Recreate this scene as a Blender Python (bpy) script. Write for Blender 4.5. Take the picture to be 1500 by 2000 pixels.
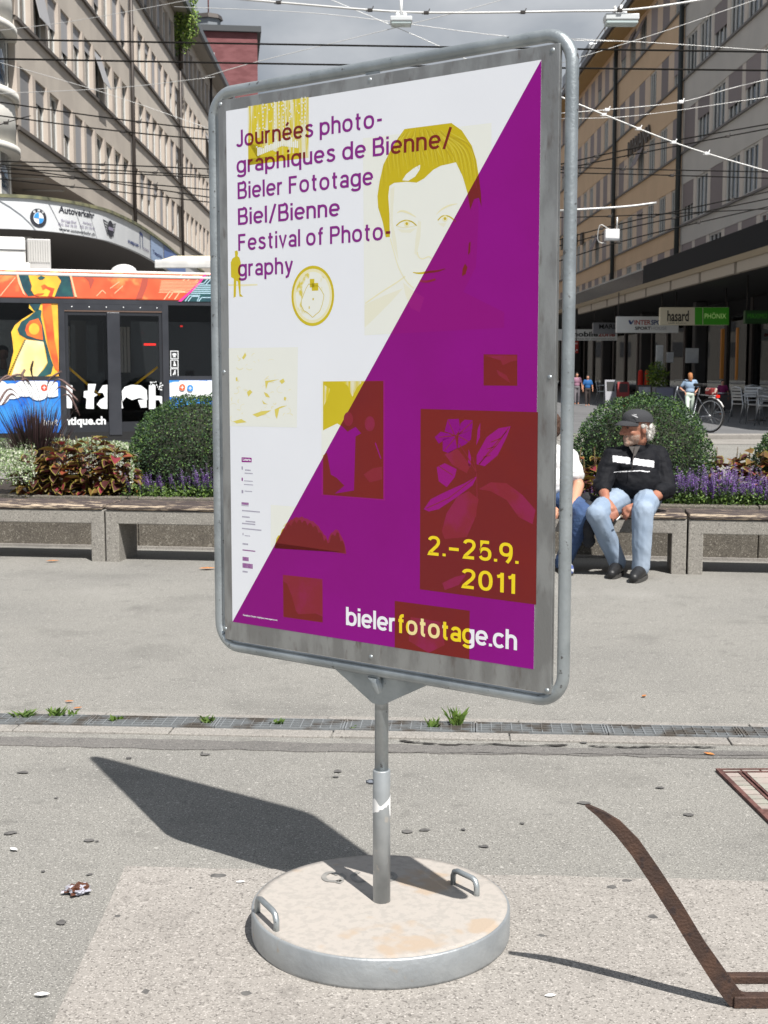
import bpy, bmesh, math, random
from mathutils import Vector, Matrix, geometry, noise as mnoise
random.seed(7)
for o in list(bpy.data.objects): bpy.data.objects.remove(o)
SC = bpy.context.scene
COL = SC.collection
# ------------------------------------------------------------------ camera
FPX, CH = 2558.0, 1.374                      # focal length in px of the 1500x2000 frame, camera height
PITCH = math.atan(278 / FPX)
cam_d = bpy.data.cameras.new('camera')
cam_d.sensor_fit = 'VERTICAL'; cam_d.sensor_height = 36; cam_d.sensor_width = 36
cam_d.lens = FPX / 2000 * 36
cam_d.clip_start = 0.05; cam_d.clip_end = 2000
cam = bpy.data.objects.new('camera', cam_d); COL.objects.link(cam)
cam.location = (0, 0, CH); cam.rotation_euler = (math.pi / 2 - PITCH, 0, 0)
cam_d.dof.use_dof = True; cam_d.dof.focus_distance = 3.1; cam_d.dof.aperture_fstop = 18
SC.camera = cam
# ------------------------------------------------------------------ sun, sky
SUN_EL = math.radians(56.8)
SHX, SHY = -0.462, 0.887                      # ground direction in which shadows fall
SUNV = Vector((-SHX * math.cos(SUN_EL), -SHY * math.cos(SUN_EL), math.sin(SUN_EL))).normalized()
sd = bpy.data.lights.new('sun', 'SUN'); sd.energy = 5.0; sd.angle = math.radians(0.53); sd.color = (1, 0.965, 0.915)
sun = bpy.data.objects.new('sun', sd); COL.objects.link(sun)
sun.rotation_euler = (-SUNV).to_track_quat('-Z', 'Y').to_euler(); sun.location = SUNV * 60
W = bpy.data.worlds.new('World'); SC.world = W; W.use_nodes = True
nt = W.node_tree; nt.nodes.clear()
def wn(t, **k):
    n = nt.nodes.new(t)
    for a, b in k.items(): setattr(n, a, b)
    return n
sky = wn('ShaderNodeTexSky', sky_type='NISHITA', sun_disc=False, sun_elevation=SUN_EL,
         sun_rotation=math.atan2(SUNV.x, SUNV.y), air_density=1.1, dust_density=0.6, ozone_density=1.2)
tc = wn('ShaderNodeTexCoord'); mp = wn('ShaderNodeMapping'); mp.inputs['Scale'].default_value = (1.3, 1.0, 2.6)
mp.inputs['Location'].default_value = (0.35, 0.1, 0.55)
nz = wn('ShaderNodeTexNoise'); nz.inputs['Scale'].default_value = 2.1; nz.inputs['Detail'].default_value = 7; nz.inputs['Roughness'].default_value = 0.52
rp = wn('ShaderNodeValToRGB'); rp.color_ramp.elements[0].position = 0.36; rp.color_ramp.elements[1].position = 0.47
nz2 = wn('ShaderNodeTexNoise'); nz2.inputs['Scale'].default_value = 3.4; nz2.inputs['Detail'].default_value = 6
rp2 = wn('ShaderNodeValToRGB'); rp2.color_ramp.elements[0].position = 0.36; rp2.color_ramp.elements[1].position = 0.66
rp2.color_ramp.elements[0].color = (2.5, 2.9, 3.45, 1); rp2.color_ramp.elements[1].color = (6.8, 7.0, 7.3, 1)
mx = wn('ShaderNodeMixRGB'); bg = wn('ShaderNodeBackground'); bg.inputs['Strength'].default_value = 0.066
ou = wn('ShaderNodeOutputWorld')
L = nt.links.new
L(tc.outputs['Generated'], mp.inputs['Vector']); L(mp.outputs['Vector'], nz.inputs['Vector']); L(mp.outputs['Vector'], nz2.inputs['Vector'])
L(nz.outputs['Fac'], rp.inputs['Fac']); L(nz2.outputs['Fac'], rp2.inputs['Fac'])
L(rp.outputs['Color'], mx.inputs['Fac']); L(sky.outputs['Color'], mx.inputs['Color1']); L(rp2.outputs['Color'], mx.inputs['Color2'])
L(mx.outputs['Color'], bg.inputs['Color']); L(bg.outputs['Background'], ou.inputs['Surface'])
SC.render.engine = 'CYCLES'
SC.view_settings.view_transform = 'Standard'; SC.view_settings.look = 'None'
SC.view_settings.exposure = 0.6; SC.view_settings.gamma = 1.0; SC.view_settings.use_curve_mapping = False
SC.cycles.max_bounces = 6; SC.cycles.transparent_max_bounces = 16
# ------------------------------------------------------------------ helpers: pixels -> world
def ray(px, py):
    xc, yc = (px - 750) / FPX, -(py - 1000) / FPX
    c, s = math.cos(PITCH), math.sin(PITCH)
    return Vector((xc, c + yc * s, -s + yc * c))
CAMP = Vector((0, 0, CH))
def at_z(px, py, z=0.0):
    d = ray(px, py); return CAMP + d * ((z - CH) / d.z)
def at_y(px, py, Y):
    d = ray(px, py); return CAMP + d * (Y / d.y)
def at_x(px, py, X):
    d = ray(px, py); return CAMP + d * (X / d.x)
def at_pl(px, py, P, n):
    d = ray(px, py); return CAMP + d * ((P - CAMP).dot(n) / d.dot(n))
def S(r, g=None, b=None):                    # sRGB 0-255 -> linear
    if g is None: g = b = r
    f = lambda v: (v / 255 / 12.92) if v / 255 <= 0.04045 else ((v / 255 + 0.055) / 1.055) ** 2.4
    return (f(r), f(g), f(b), 1)
def K(c, k): return (c[0] * k, c[1] * k, c[2] * k, 1)
# ------------------------------------------------------------------ materials
def mat(name, c, rough=0.6, metal=0.0, c2=None, ns=6.0, lo=0.35, hi=0.65, nd=4, bs=0, bstr=0.2, rand=0.0, spec=0.5,
        coat=0.0, c3=None, ns3=40, lo3=0.62, hi3=0.7, sc=(1, 1, 1), trans=0.0, emit=None, world=False, bdist=0.02, attr=None):
    m = bpy.data.materials.new(name); m.use_nodes = True
    n = m.node_tree.nodes; l = m.node_tree.links.new
    p = n['Principled BSDF']
    p.inputs['Base Color'].default_value = c; p.inputs['Roughness'].default_value = rough; p.inputs['Metallic'].default_value = metal
    p.inputs['Specular IOR Level'].default_value = spec; p.inputs['Coat Weight'].default_value = coat
    out = None; vec = None
    if c2 or c3 or bs:
        t = n.new('ShaderNodeTexCoord'); mp = n.new('ShaderNodeMapping'); mp.inputs['Scale'].default_value = sc
        if world:
            g = n.new('ShaderNodeNewGeometry'); l(g.outputs['Position'], mp.inputs['Vector'])
        else: l(t.outputs['Object'], mp.inputs['Vector'])
        vec = mp.outputs['Vector']
    def nfac(scale, a, b, det):
        z = n.new('ShaderNodeTexNoise'); z.inputs['Scale'].default_value = scale; z.inputs['Detail'].default_value = det
        l(vec, z.inputs['Vector'])
        r = n.new('ShaderNodeMapRange'); r.interpolation_type = 'SMOOTHSTEP'
        r.inputs['From Min'].default_value = a; r.inputs['From Max'].default_value = b
        l(z.outputs['Fac'], r.inputs['Value']); return r.outputs['Result']
    def mixc(f, A, B):
        q = n.new('ShaderNodeMixRGB')
        for i, v in (('Fac', f), ('Color1', A), ('Color2', B)):
            if hasattr(v, 'is_linked'): l(v, q.inputs[i])
            else: q.inputs[i].default_value = v
        return q.outputs['Color']
    if attr:
        a = n.new('ShaderNodeAttribute'); a.attribute_name = attr; out = a.outputs['Color']
    if c2: out = mixc(nfac(ns, lo, hi, nd), out if out is not None else c, c2)
    if c3: out = mixc(nfac(ns3, lo3, hi3, 3), out if out is not None else c, c3)
    if rand:
        oi = n.new('ShaderNodeObjectInfo'); h = n.new('ShaderNodeHueSaturation')
        r = n.new('ShaderNodeMapRange'); r.inputs['To Min'].default_value = 1 - rand; r.inputs['To Max'].default_value = 1 + rand
        l(oi.outputs['Random'], r.inputs['Value']); l(r.outputs['Result'], h.inputs['Value'])
        if out is not None: l(out, h.inputs['Color'])
        else: h.inputs['Color'].default_value = c
        out = h.outputs['Color']
    if out is not None: l(out, p.inputs['Base Color'])
    if bs:
        z = n.new('ShaderNodeTexNoise'); z.inputs['Scale'].default_value = bs; z.inputs['Detail'].default_value = 4; l(vec, z.inputs['Vector'])
        bu = n.new('ShaderNodeBump'); bu.inputs['Strength'].default_value = bstr; bu.inputs['Distance'].default_value = bdist
        l(z.outputs['Fac'], bu.inputs['Height']); l(bu.outputs['Normal'], p.inputs['Normal'])
    if trans:
        tr = n.new('ShaderNodeBsdfTranslucent'); ms = n.new('ShaderNodeMixShader'); ms.inputs['Fac'].default_value = trans
        if out is not None: l(out, tr.inputs['Color'])
        else: tr.inputs['Color'].default_value = c
        l(p.outputs['BSDF'], ms.inputs[1]); l(tr.outputs['BSDF'], ms.inputs[2]); l(ms.outputs['Shader'], n['Material Output'].inputs['Surface'])
    if emit:
        p.inputs['Emission Color'].default_value = emit[0]; p.inputs['Emission Strength'].default_value = emit[1]
    return m
def glassmat(name, tint=(0.35, 0.38, 0.4, 1), rough=0.02, ior=1.5, add=0.0):
    m = bpy.data.materials.new(name); m.use_nodes = True; n = m.node_tree.nodes; l = m.node_tree.links.new
    n.remove(n['Principled BSDF'])
    t = n.new('ShaderNodeBsdfTransparent'); t.inputs['Color'].default_value = tint
    g = n.new('ShaderNodeBsdfGlossy'); g.inputs['Roughness'].default_value = rough; g.inputs['Color'].default_value = (0.9, 0.93, 0.95, 1)
    f = n.new('ShaderNodeFresnel'); f.inputs['IOR'].default_value = ior
    a = n.new('ShaderNodeMath'); a.operation = 'ADD'; a.use_clamp = True; a.inputs[1].default_value = add; l(f.outputs['Fac'], a.inputs[0])
    s = n.new('ShaderNodeMixShader'); l(a.outputs[0], s.inputs['Fac']); l(t.outputs[0], s.inputs[1]); l(g.outputs[0], s.inputs[2])
    l(s.outputs[0], n['Material Output'].inputs['Surface'])
    return m
# ------------------------------------------------------------------ mesh builder
class MB:
    def __init__(s): s.v = []; s.f = []; s.m = []; s.sm = []
    def add(s, vs, fs, mi=0, smooth=False):
        b = len(s.v); s.v += [tuple(v) for v in vs]
        for f in fs: s.f.append([b + i for i in f]); s.m.append(mi); s.sm.append(smooth)
        return s
    def box(s, a, b, mi=0):
        x0, y0, z0 = a; x1, y1, z1 = b
        vs = [(x0, y0, z0), (x1, y0, z0), (x1, y1, z0), (x0, y1, z0), (x0, y0, z1), (x1, y0, z1), (x1, y1, z1), (x0, y1, z1)]
        return s.add(vs, [(3, 2, 1, 0), (4, 5, 6, 7), (0, 1, 5, 4), (1, 2, 6, 5), (2, 3, 7, 6), (3, 0, 4, 7)], mi)
    def bbox(s, a, b, bev=0.01, mi=0):       # box with chamfered vertical and horizontal edges
        bm = bmesh.new(); bmesh.ops.create_cube(bm, size=1)
        for v in bm.verts:
            v.co = Vector([a[i] + (v.co[i] + 0.5) * (b[i] - a[i]) for i in range(3)])
        bmesh.ops.bevel(bm, geom=list(bm.edges), offset=bev, segments=2, affect='EDGES', profile=0.5)
        s.bm(bm, mi); bm.free(); return s
    def bm(s, bm, mi=0, smooth=False, M=None):
        bm.verts.index_update()
        s.add([(M @ v.co) if M else v.co.copy() for v in bm.verts], [[v.index for v in f.verts] for f in bm.faces], mi, smooth)
    def quad(s, a, b, c, d, mi=0): return s.add([a, b, c, d], [(0, 1, 2, 3)], mi)
    def obox(s, P, U, V, N, mi=0):           # parallelepiped: corner P, edge vectors
        P, U, V, N = map(Vector, (P, U, V, N))
        vs = [P, P + U, P + U + V, P + V, P + N, P + U + N, P + U + V + N, P + V + N]
        return s.add(vs, [(3, 2, 1, 0), (4, 5, 6, 7), (0, 1, 5, 4), (1, 2, 6, 5), (2, 3, 7, 6), (3, 0, 4, 7)], mi)
    def prism(s, pts, N, mi=0):              # polygon (3d points) extruded by N
        pts = [Vector(p) for p in pts]; N = Vector(N); k = len(pts)
        tri = geometry.tessellate_polygon([pts])
        fs = [t for t in tri] + [tuple(i + k for i in reversed(t)) for t in tri]
        fs += [(i, (i + 1) % k, (i + 1) % k + k, i + k) for i in range(k)]
        return s.add(pts + [p + N for p in pts], fs, mi)
    def tube(s, pts, r, seg=10, mi=0, closed=False, caps=True, smooth=True):
        pts = [Vector(p) for p in pts]; n = len(pts)
        rr = r if isinstance(r, (list, tuple)) else [r] * n
        vs = []; T = []
        for i in range(n):
            a = pts[(i - 1) % n] if (closed or i > 0) else pts[i]
            b = pts[(i + 1) % n] if (closed or i < n - 1) else pts[i]
            T.append((b - a).normalized())
        up = Vector((0, 0, 1)) if abs(T[0].z) < 0.9 else Vector((1, 0, 0))
        x = T[0].cross(up).normalized()
        for i in range(n):
            x = (x - T[i] * x.dot(T[i])).normalized(); y = T[i].cross(x)
            for j in range(seg):
                a = 2 * math.pi * j / seg
                vs.append(pts[i] + (x * math.cos(a) + y * math.sin(a)) * rr[i])
        fs = []
        for i in range(n if closed else n - 1):
            i2 = (i + 1) % n
            for j in range(seg):
                j2 = (j + 1) % seg
                fs.append((i * seg + j, i * seg + j2, i2 * seg + j2, i2 * seg + j))
        s.add(vs, fs, mi, smooth)
        if caps and not closed:
            b = len(s.v) - len(vs)
            s.f.append([b + j for j in reversed(range(seg))]); s.m.append(mi); s.sm.append(False)
            s.f.append([b + (n - 1) * seg + j for j in range(seg)]); s.m.append(mi); s.sm.append(False)
        return s
    def lathe(s, prof, c=(0, 0, 0), seg=32, mi=0, smooth=True, cap=True):   # profile [(r, z)], axis z
        c = Vector(c); vs = []; fs = []
        for r, z in prof:
            for j in range(seg):
                a = 2 * math.pi * j / seg; vs.append(c + Vector((r * math.cos(a), r * math.sin(a), z)))
        for i in range(len(prof) - 1):
            for j in range(seg):
                j2 = (j + 1) % seg; fs.append((i * seg + j, i * seg + j2, (i + 1) * seg + j2, (i + 1) * seg + j))
        s.add(vs, fs, mi, smooth)
        if cap:
            b = len(s.v) - len(vs)
            s.f.append([b + j for j in reversed(range(seg))]); s.m.append(mi); s.sm.append(False)
            s.f.append([b + (len(prof) - 1) * seg + j for j in range(seg)]); s.m.append(mi); s.sm.append(False)
        return s
    def ball(s, c, r, mi=0, sub=2, M=None):
        bm = bmesh.new(); bmesh.ops.create_icosphere(bm, subdivisions=sub, radius=1)
        c = Vector(c); r = r if isinstance(r, (tuple, list)) else (r, r, r)
        for v in bm.verts: v.co = c + Vector((v.co.x * r[0], v.co.y * r[1], v.co.z * r[2]))
        s.bm(bm, mi, True, M); bm.free(); return s
    def mesh(s, name):
        me = bpy.data.meshes.new(name); me.from_pydata(s.v, [], s.f)
        me.polygons.foreach_set('material_index', s.m); me.polygons.foreach_set('use_smooth', s.sm); me.update()
        return me
    def build(s, name, mats, parent=None, loc=None, kind=None):
        me = s.mesh(name)
        for m in (mats if isinstance(mats, (list, tuple)) else [mats]): me.materials.append(m)
        return link(name, me, parent, loc, kind)
def link(name, me, parent=None, loc=None, kind=None):
    o = bpy.data.objects.new(name, me); COL.objects.link(o)
    if parent: o.parent = parent
    if loc: o.location = loc
    if kind: o['kind'] = kind
    return o
def thing(name, label, cat, loc=(0, 0, 0), rz=0.0, group=None):
    o = bpy.data.objects.new(name, None); COL.objects.link(o); o.empty_display_size = 0.1
    o.location = loc; o.rotation_euler = (0, 0, rz); return tag(o, label, cat, group)
def tag(o, label, cat, group=None):
    o['label'] = label; o['category'] = cat
    if group: o['group'] = group
    return o
def copy_tree(o, parent=None):
    c = o.copy(); COL.objects.link(c); c.parent = parent
    for ch in list(o.children): copy_tree(ch, c)
    return c
TMPS = bpy.data.scenes.new('scratch')                    # small scratch scene: evaluates one object at a time, removed at the end
def evaluated_mesh(o):
    TMPS.collection.objects.link(o); vl = TMPS.view_layers[0]; vl.update()
    me = bpy.data.meshes.new_from_object(o.evaluated_get(vl.depsgraph)); TMPS.collection.objects.unlink(o); return me
# ------------------------------------------------------------------ 2-D print helpers
def tris(poly):
    p3 = [Vector((p[0], p[1], 0)) for p in poly]
    return [[poly[i] for i in t] for t in geometry.tessellate_polygon([p3])]
def clip(poly, a, b, keep=1):                # keep the side of the line a->b (left if keep=1)
    out = []; n = len(poly)
    def sd(p): return ((b[0] - a[0]) * (p[1] - a[1]) - (b[1] - a[1]) * (p[0] - a[0])) * keep
    for i in range(n):
        p, q = poly[i], poly[(i + 1) % n]; dp, dq = sd(p), sd(q)
        if dp >= 0: out.append(p)
        if dp * dq < 0:
            t = dp / (dp - dq); out.append((p[0] + (q[0] - p[0]) * t, p[1] + (q[1] - p[1]) * t))
    return out if len(out) > 2 else None
def inter(polys, convex):                    # polys clipped to a convex polygon
    ar = sum(convex[i][0] * convex[(i + 1) % len(convex)][1] - convex[(i + 1) % len(convex)][0] * convex[i][1] for i in range(len(convex)))
    if abs(ar) < 1e-12: return []
    sg = 1 if ar > 0 else -1; res = []
    for p in polys:
        for i in range(len(convex)):
            p = clip(p, convex[i], convex[(i + 1) % len(convex)], sg)
            if not p: break
        if p: res.append(p)
    return res
def text_polys(s, bold=0.0, spacing=1.0):
    cu = bpy.data.curves.new('t', 'FONT'); cu.body = s; cu.size = 1; cu.offset = bold; cu.resolution_u = 3; cu.space_character = spacing
    o = bpy.data.objects.new('t', cu); me = evaluated_mesh(o)
    P = [[(me.vertices[i].co.x, me.vertices[i].co.y) for i in f.vertices] for f in me.polygons]
    bpy.data.objects.remove(o); bpy.data.curves.remove(cu); bpy.data.meshes.remove(me)
    R = []
    for p in P: R += tris(p) if len(p) > 3 else [p]
    return R
def fit_text(s, u0, u1, v, cap, bold=0.0, spacing=1.0):   # text stretched from u0 to u1, baseline v, capital height cap
    P = text_polys(s, bold, spacing); xs = [p[0] for t in P for p in t]; a, b = min(xs), max(xs)
    H = 0.729
    return [[(u0 + (x - a) / (b - a) * (u1 - u0), v + y / H * cap) for x, y in t] for t in P]
def layer(name, polys, fn, m, parent, thick=0):           # flat print: 2-D polys through fn(u, v) -> 3-D
    mb = MB()
    for p in polys: mb.add([fn(*q) for q in p], [tuple(range(len(p)))])
    return mb.build(name, m, parent)
def ellipse(cx, cy, rx, ry, n=28, a0=0): return [(cx + rx * math.cos(a0 + 2 * math.pi * i / n), cy + ry * math.sin(a0 + 2 * math.pi * i / n)) for i in range(n)]
def rect(x0, y0, x1, y1): return [(x0, y0), (x1, y0), (x1, y1), (x0, y1)]
def stroke(pts, w):                          # polyline -> quads of width w (or widths)
    out = []; n = len(pts); ww = w if isinstance(w, (list, tuple)) else [w] * n
    for i in range(n - 1):
        (x0, y0), (x1, y1) = pts[i], pts[i + 1]; d = math.hypot(x1 - x0, y1 - y0) or 1
        nx, ny = -(y1 - y0) / d, (x1 - x0) / d; a, b = ww[i] / 2, ww[i + 1] / 2
        out.append([(x0 + nx * a, y0 + ny * a), (x0 - nx * a, y0 - ny * a), (x1 - nx * b, y1 - ny * b), (x1 + nx * b, y1 + ny * b)])
    return out
def curve(pts, n=6):                         # Catmull-Rom through points (2-D or 3-D tuples)
    P = [Vector(p) for p in pts]; P = [P[0] * 2 - P[1]] + P + [P[-1] * 2 - P[-2]]; out = []
    for i in range(1, len(P) - 2):
        for k in range(n):
            t = k / n; a, b, c, d = P[i - 1], P[i], P[i + 1], P[i + 2]
            out.append(0.5 * ((2 * b) + (c - a) * t + (2 * a - 5 * b + 4 * c - d) * t * t + (3 * b - a - 3 * c + d) * t ** 3))
    out.append(P[-2]); return out

# ------------------------------------------------------------------ plain grotesque lettering (centre lines, capital height 1)
GW = 0.128
def _arc(cx, cy, rx, ry, a0, a1, n=12): return [(cx + rx * math.cos(math.radians(a0 + (a1 - a0) * i / n)), cy + ry * math.sin(math.radians(a0 + (a1 - a0) * i / n))) for i in range(n + 1)]
def _sup(cx, cy, rx, ry, a0, a1, n=16, e=0.86):
    o = []
    for i in range(n + 1):
        t = math.radians(a0 + (a1 - a0) * i / n); c, s_ = math.cos(t), math.sin(t)
        o.append((cx + rx * math.copysign(abs(c) ** e, c), cy + ry * math.copysign(abs(s_) ** e, s_)))
    return o
h_ = GW / 2; XH = 0.74; T_ = XH - h_; RY = XH / 2 - h_; CY = XH / 2
def glyph(c):
    o_ = _sup(.25, CY, .25, RY, 0, 360)[:-1]
    G = {
     'a': ([_sup(.205, .215, .205, .215 - h_, 0, 360)[:-1], [(.41, 0), (.41, .49)] + _sup(.215, .49, .195, T_ - .49, 15, 165, 9)], .41),
     'b': ([[(0, 0), (0, 1)], o_], .5), 'd': ([[(.5, 0), (.5, 1)], o_], .5), 'p': ([[(0, -.25), (0, XH)], o_], .5), 'q': ([[(.5, -.25), (.5, XH)], o_], .5),
     'g': ([[(.5, XH), (.5, -.03)] + _sup(.25, -.03, .25, .165, -15, -160, 10), o_], .5), 'o': ([o_], .5), 'c': ([_sup(.25, CY, .25, RY, 42, 318, 18)], .44),
     'e': ([[(.03, CY - .005), (.5, CY - .005)] , _sup(.25, CY, .25, RY, 0, 318, 20)], .49), 'f': ([[(.13, 0), (.13, .78)] + _sup(.28, .78, .15, 1 - h_ - .78, 170, 80, 7), [(0, .665), (.3, .665)]], .3),
     'h': ([[(0, 0), (0, 1)], _sup(.215, .44, .215, T_ - .44, 175, 0, 10) + [(.43, 0)]], .43), 'n': ([[(0, 0), (0, XH)], _sup(.215, .44, .215, T_ - .44, 175, 0, 10) + [(.43, 0)]], .43),
     'i': ([[(0, 0), (0, XH)], [(0, .855), (0, 1)]], 0), 'l': ([[(0, 0), (0, 1)]], 0), 'r': ([[(0, 0), (0, XH)], _sup(.2, .42, .2, T_ - .42, 175, 75, 7)], .24), 'm': ([[(0, 0), (0, XH)], _sup(.19, .44, .19, T_ - .44, 175, 0, 9) + [(.38, 0)], _sup(.57, .44, .19, T_ - .44, 175, 0, 9) + [(.76, 0)]], .76),
     's': ([[tuple(p) for p in curve([(.41, .585), (.33, .665), (.21, .68), (.08, .64), (.05, .54), (.13, .44), (.28, .375), (.40, .29), (.40, .16), (.30, .075), (.19, .06), (.08, .09), (.0, .17)], 3)]], .42),
     't': ([[(.13, .93), (.13, .2)] + _sup(.27, .2, .14, .2 - h_, 190, 275, 6), [(0, .665), (.31, .665)]], .31), 'u': ([[(.43, 0), (.43, XH)], [(0, XH)] + _sup(.215, .28, .215, .28 - h_, 180, 355, 10)], .43),
     'v': ([[(0, XH), (.215, .06), (.43, XH)]], .43), 'y': ([[(0, XH), (.22, .05)], [(.44, XH), (.205, .02), (.15, -.13), (.06, -.185), (-.01, -.18)]], .44), 'z': ([[(.02, T_), (.40, T_), (.02, h_), (.42, h_)]], .42),
     'B': ([[(0, 0), (0, 1)], [(.05, 1 - h_), (.28, 1 - h_)] + _sup(.29, .76, .19, .76 - .525 - .0, 80, -80, 8) + [(.05, .525)], [(.05, .520), (.3, .520)] + _sup(.31, .29, .21, .29 - h_, 80, -80, 8) + [(.05, h_)]], .52),
     'F': ([[(0, 0), (0, 1)], [(.05, 1 - h_), (.46, 1 - h_)], [(.05, .52), (.42, .52)]], .45), 'J': ([[(.33, 1), (.33, .26)] + _sup(.16, .24, .17, .24 - h_, 0, -165, 10)], .33),
     'P': ([[(0, 0), (0, 1)], [(.05, 1 - h_), (.28, 1 - h_)] + _sup(.29, .71, .22, .71 - .48, 80, -80, 9) + [(.05, .48)]], .51), '/': ([[(0, -.06), (.36, 1.05)]], .36), '-': ([[(0, .40), (.28, .40)]], .28), '\u2013': ([[(0, .42), (.5, .42)]], .5), '.': ([[(0, 0), (0, .14)]], 0),
     '0': ([_sup(.25, .5, .25, .5 - h_, 0, 360, 22)[:-1]], .5), '1': ([[(.22, 0), (.22, 1)], [(.22, .9), (.12, .82), (.0, .79)]], .22), '2': ([_sup(.25, .72, .24, 1 - h_ - .72, 165, -25, 12) + [(.40, .5), (.05, .14), (.02, h_), (.5, h_)]], .5),
     '5': ([[(.46, 1 - h_), (.09, 1 - h_), (.05, .50)] + _sup(.25, .33, .25, .33 - h_, 140, -155, 16)], .5), '9': ([_sup(.25, .66, .25, .34 - h_, 0, 360, 18)[:-1], _sup(.25, .62, .25, .56, 0, -60, 6) + [(.30, .0)]], .5),
    }
    if c == '\u00e9': a = glyph('e'); return (a[0] + [[(.2, .84), (.33, 1.02)]], a[1])
    return G[c]
def strip(pts, w, closed):
    n = len(pts); Lf = []; Rt = []
    for i in range(n):
        a = pts[(i - 1) % n] if (closed or i) else pts[i]; b = pts[(i + 1) % n] if (closed or i < n - 1) else pts[i]; p = pts[i]
        def nm(u, v):
            d = math.hypot(v[0] - u[0], v[1] - u[1]); return (-(v[1] - u[1]) / d, (v[0] - u[0]) / d) if d > 1e-9 else None
        n1, n2 = nm(a, p), nm(p, b); n1 = n1 or n2; n2 = n2 or n1
        mx_, my_ = n1[0] + n2[0], n1[1] + n2[1]; q = math.hypot(mx_, my_) or 1; mx_, my_ = mx_ / q, my_ / q
        k = min(1 / max(mx_ * n1[0] + my_ * n1[1], .3), 2.2) * w / 2
        Lf.append((p[0] + mx_ * k, p[1] + my_ * k)); Rt.append((p[0] - mx_ * k, p[1] - my_ * k))
    return [[Lf[i], Rt[i], Rt[(i + 1) % n], Lf[(i + 1) % n]] for i in range(n if closed else n - 1)]
def grotesk(s, u0, u1, v, cap, wt=1.12, track=0.12):      # three sub-layers so that crossing strokes never share a plane
    lay = [[], [], []]; x = 0
    for ch in s:
        if ch == ' ': x += .30; continue
        st, wd = glyph(ch)
        for k, q in enumerate(st):
            closed = len(q) > 12 and math.hypot(q[0][0] - q[-1][0], q[0][1] - q[-1][1]) < .19
            for poly in strip(q, GW * wt, closed): lay[min(k, 2)].append([(a + x, b) for a, b in poly])
        x += wd + GW + track * (1 if ch not in '.' else .8)
    xs = [p[0] for l_ in lay for q in l_ for p in q]; a, b = min(xs), max(xs)
    return [[[(u0 + (p[0] - a) / (b - a) * (u1 - u0), v + p[1] * cap) for p in q] for q in l_] for l_ in lay]
# ================================================================== ground
def ground_mat(name, base, dark, light, s1, s2, stain, bst=0.25):
    m = mat(name, base, rough=0.9, c2=stain, ns=0.9, lo=0.35, hi=0.75, nd=5, bs=s1, bstr=bst, bdist=0.006, world=True, spec=0.25)
    n = m.node_tree.nodes; l = m.node_tree.links.new; p = n['Principled BSDF']
    src = p.inputs['Base Color'].links[0].from_socket
    g = n.new('ShaderNodeNewGeometry')
    for sc, col, lo, hi, f in ((s1, dark, 0.54, 0.66, 0.95), (s2, light, 0.57, 0.68, 1.0), (s1 * 0.33, dark, 0.62, 0.74, 0.4), (2.6, dark, 0.55, 0.8, 0.30), (0.7, light, 0.55, 0.75, 0.16), (1.3, dark, 0.56, 0.66, 0.16), (5, dark, 0.62, 0.72, 0.25), (11, dark, 0.58, 0.72, 0.25), (24, dark, 0.62, 0.70, 0.28), (s1 * .4, light, 0.60, 0.72, 0.55)):
        z = n.new('ShaderNodeTexNoise'); z.inputs['Scale'].default_value = sc; z.inputs['Detail'].default_value = 3; l(g.outputs['Position'], z.inputs['Vector'])
        r = n.new('ShaderNodeMapRange'); r.interpolation_type = 'SMOOTHSTEP'; r.inputs['From Min'].default_value = lo; r.inputs['From Max'].default_value = hi
        r.inputs['To Max'].default_value = f; l(z.outputs['Fac'], r.inputs['Value'])
        q = n.new('ShaderNodeMixRGB'); l(r.outputs['Result'], q.inputs['Fac']); l(src, q.inputs['Color1']); q.inputs['Color2'].default_value = col
        src = q.outputs['Color']
    l(src, p.inputs['Base Color']); return m
M_ASPH = ground_mat('asphalt', (0.222, 0.215, 0.197, 1), (0.10, 0.097, 0.091, 1), (0.46, 0.445, 0.415, 1), 150, 210, (0.185, 0.18, 0.167, 1))
M_AGGR = ground_mat('washed concrete', (0.29, 0.27, 0.248, 1), (0.13, 0.12, 0.11, 1), (0.46, 0.43, 0.40, 1), 150, 190, (0.255, 0.24, 0.22, 1), 0.35)
M_PATCH = ground_mat('asphalt repair', (0.15, 0.142, 0.134, 1), (0.08, 0.078, 0.076, 1), (0.26, 0.25, 0.235, 1), 150, 210, (0.12, 0.115, 0.11, 1))
M_KERB = ground_mat('kerb stone', (0.27, 0.255, 0.235, 1), (0.14, 0.13, 0.12, 1), (0.38, 0.36, 0.33, 1), 130, 160, (0.22, 0.205, 0.19, 1))
M_CRACK = mat('crack dirt', (0.03, 0.027, 0.024, 1), rough=1)
M_GALV = mat('galvanised steel', (0.42, 0.455, 0.47, 1), rough=0.42, metal=0.75, c2=(0.30, 0.33, 0.345, 1), ns=9, lo=0.4, hi=0.65, c3=(0.15, 0.15, 0.15, 1), ns3=60, lo3=0.66, hi3=0.74, bs=120, bstr=0.1)
M_RUST = mat('rust brown steel', (0.05, 0.029, 0.022, 1), rough=0.7, metal=0.2, c2=(0.082, 0.043, 0.028, 1), ns=14, lo=0.4, hi=0.7, c3=(0.035, 0.022, 0.02, 1), ns3=45, lo3=0.55, hi3=0.7, bs=160, bstr=0.25)
R3 = lambda p, z: (p.x, p.y, z)
mb = MB()
g0 = [-300, -60, -25, -8, 0, 8, 25, 60, 300]; gy = [-40, 0, 2, 5, 8, 15, 40, 100, 500]
for i in range(8):
    for j in range(8): mb.quad((g0[i], gy[j], 0), (g0[i + 1], gy[j], 0), (g0[i + 1], gy[j + 1], 0), (g0[i], gy[j + 1], 0))
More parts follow.
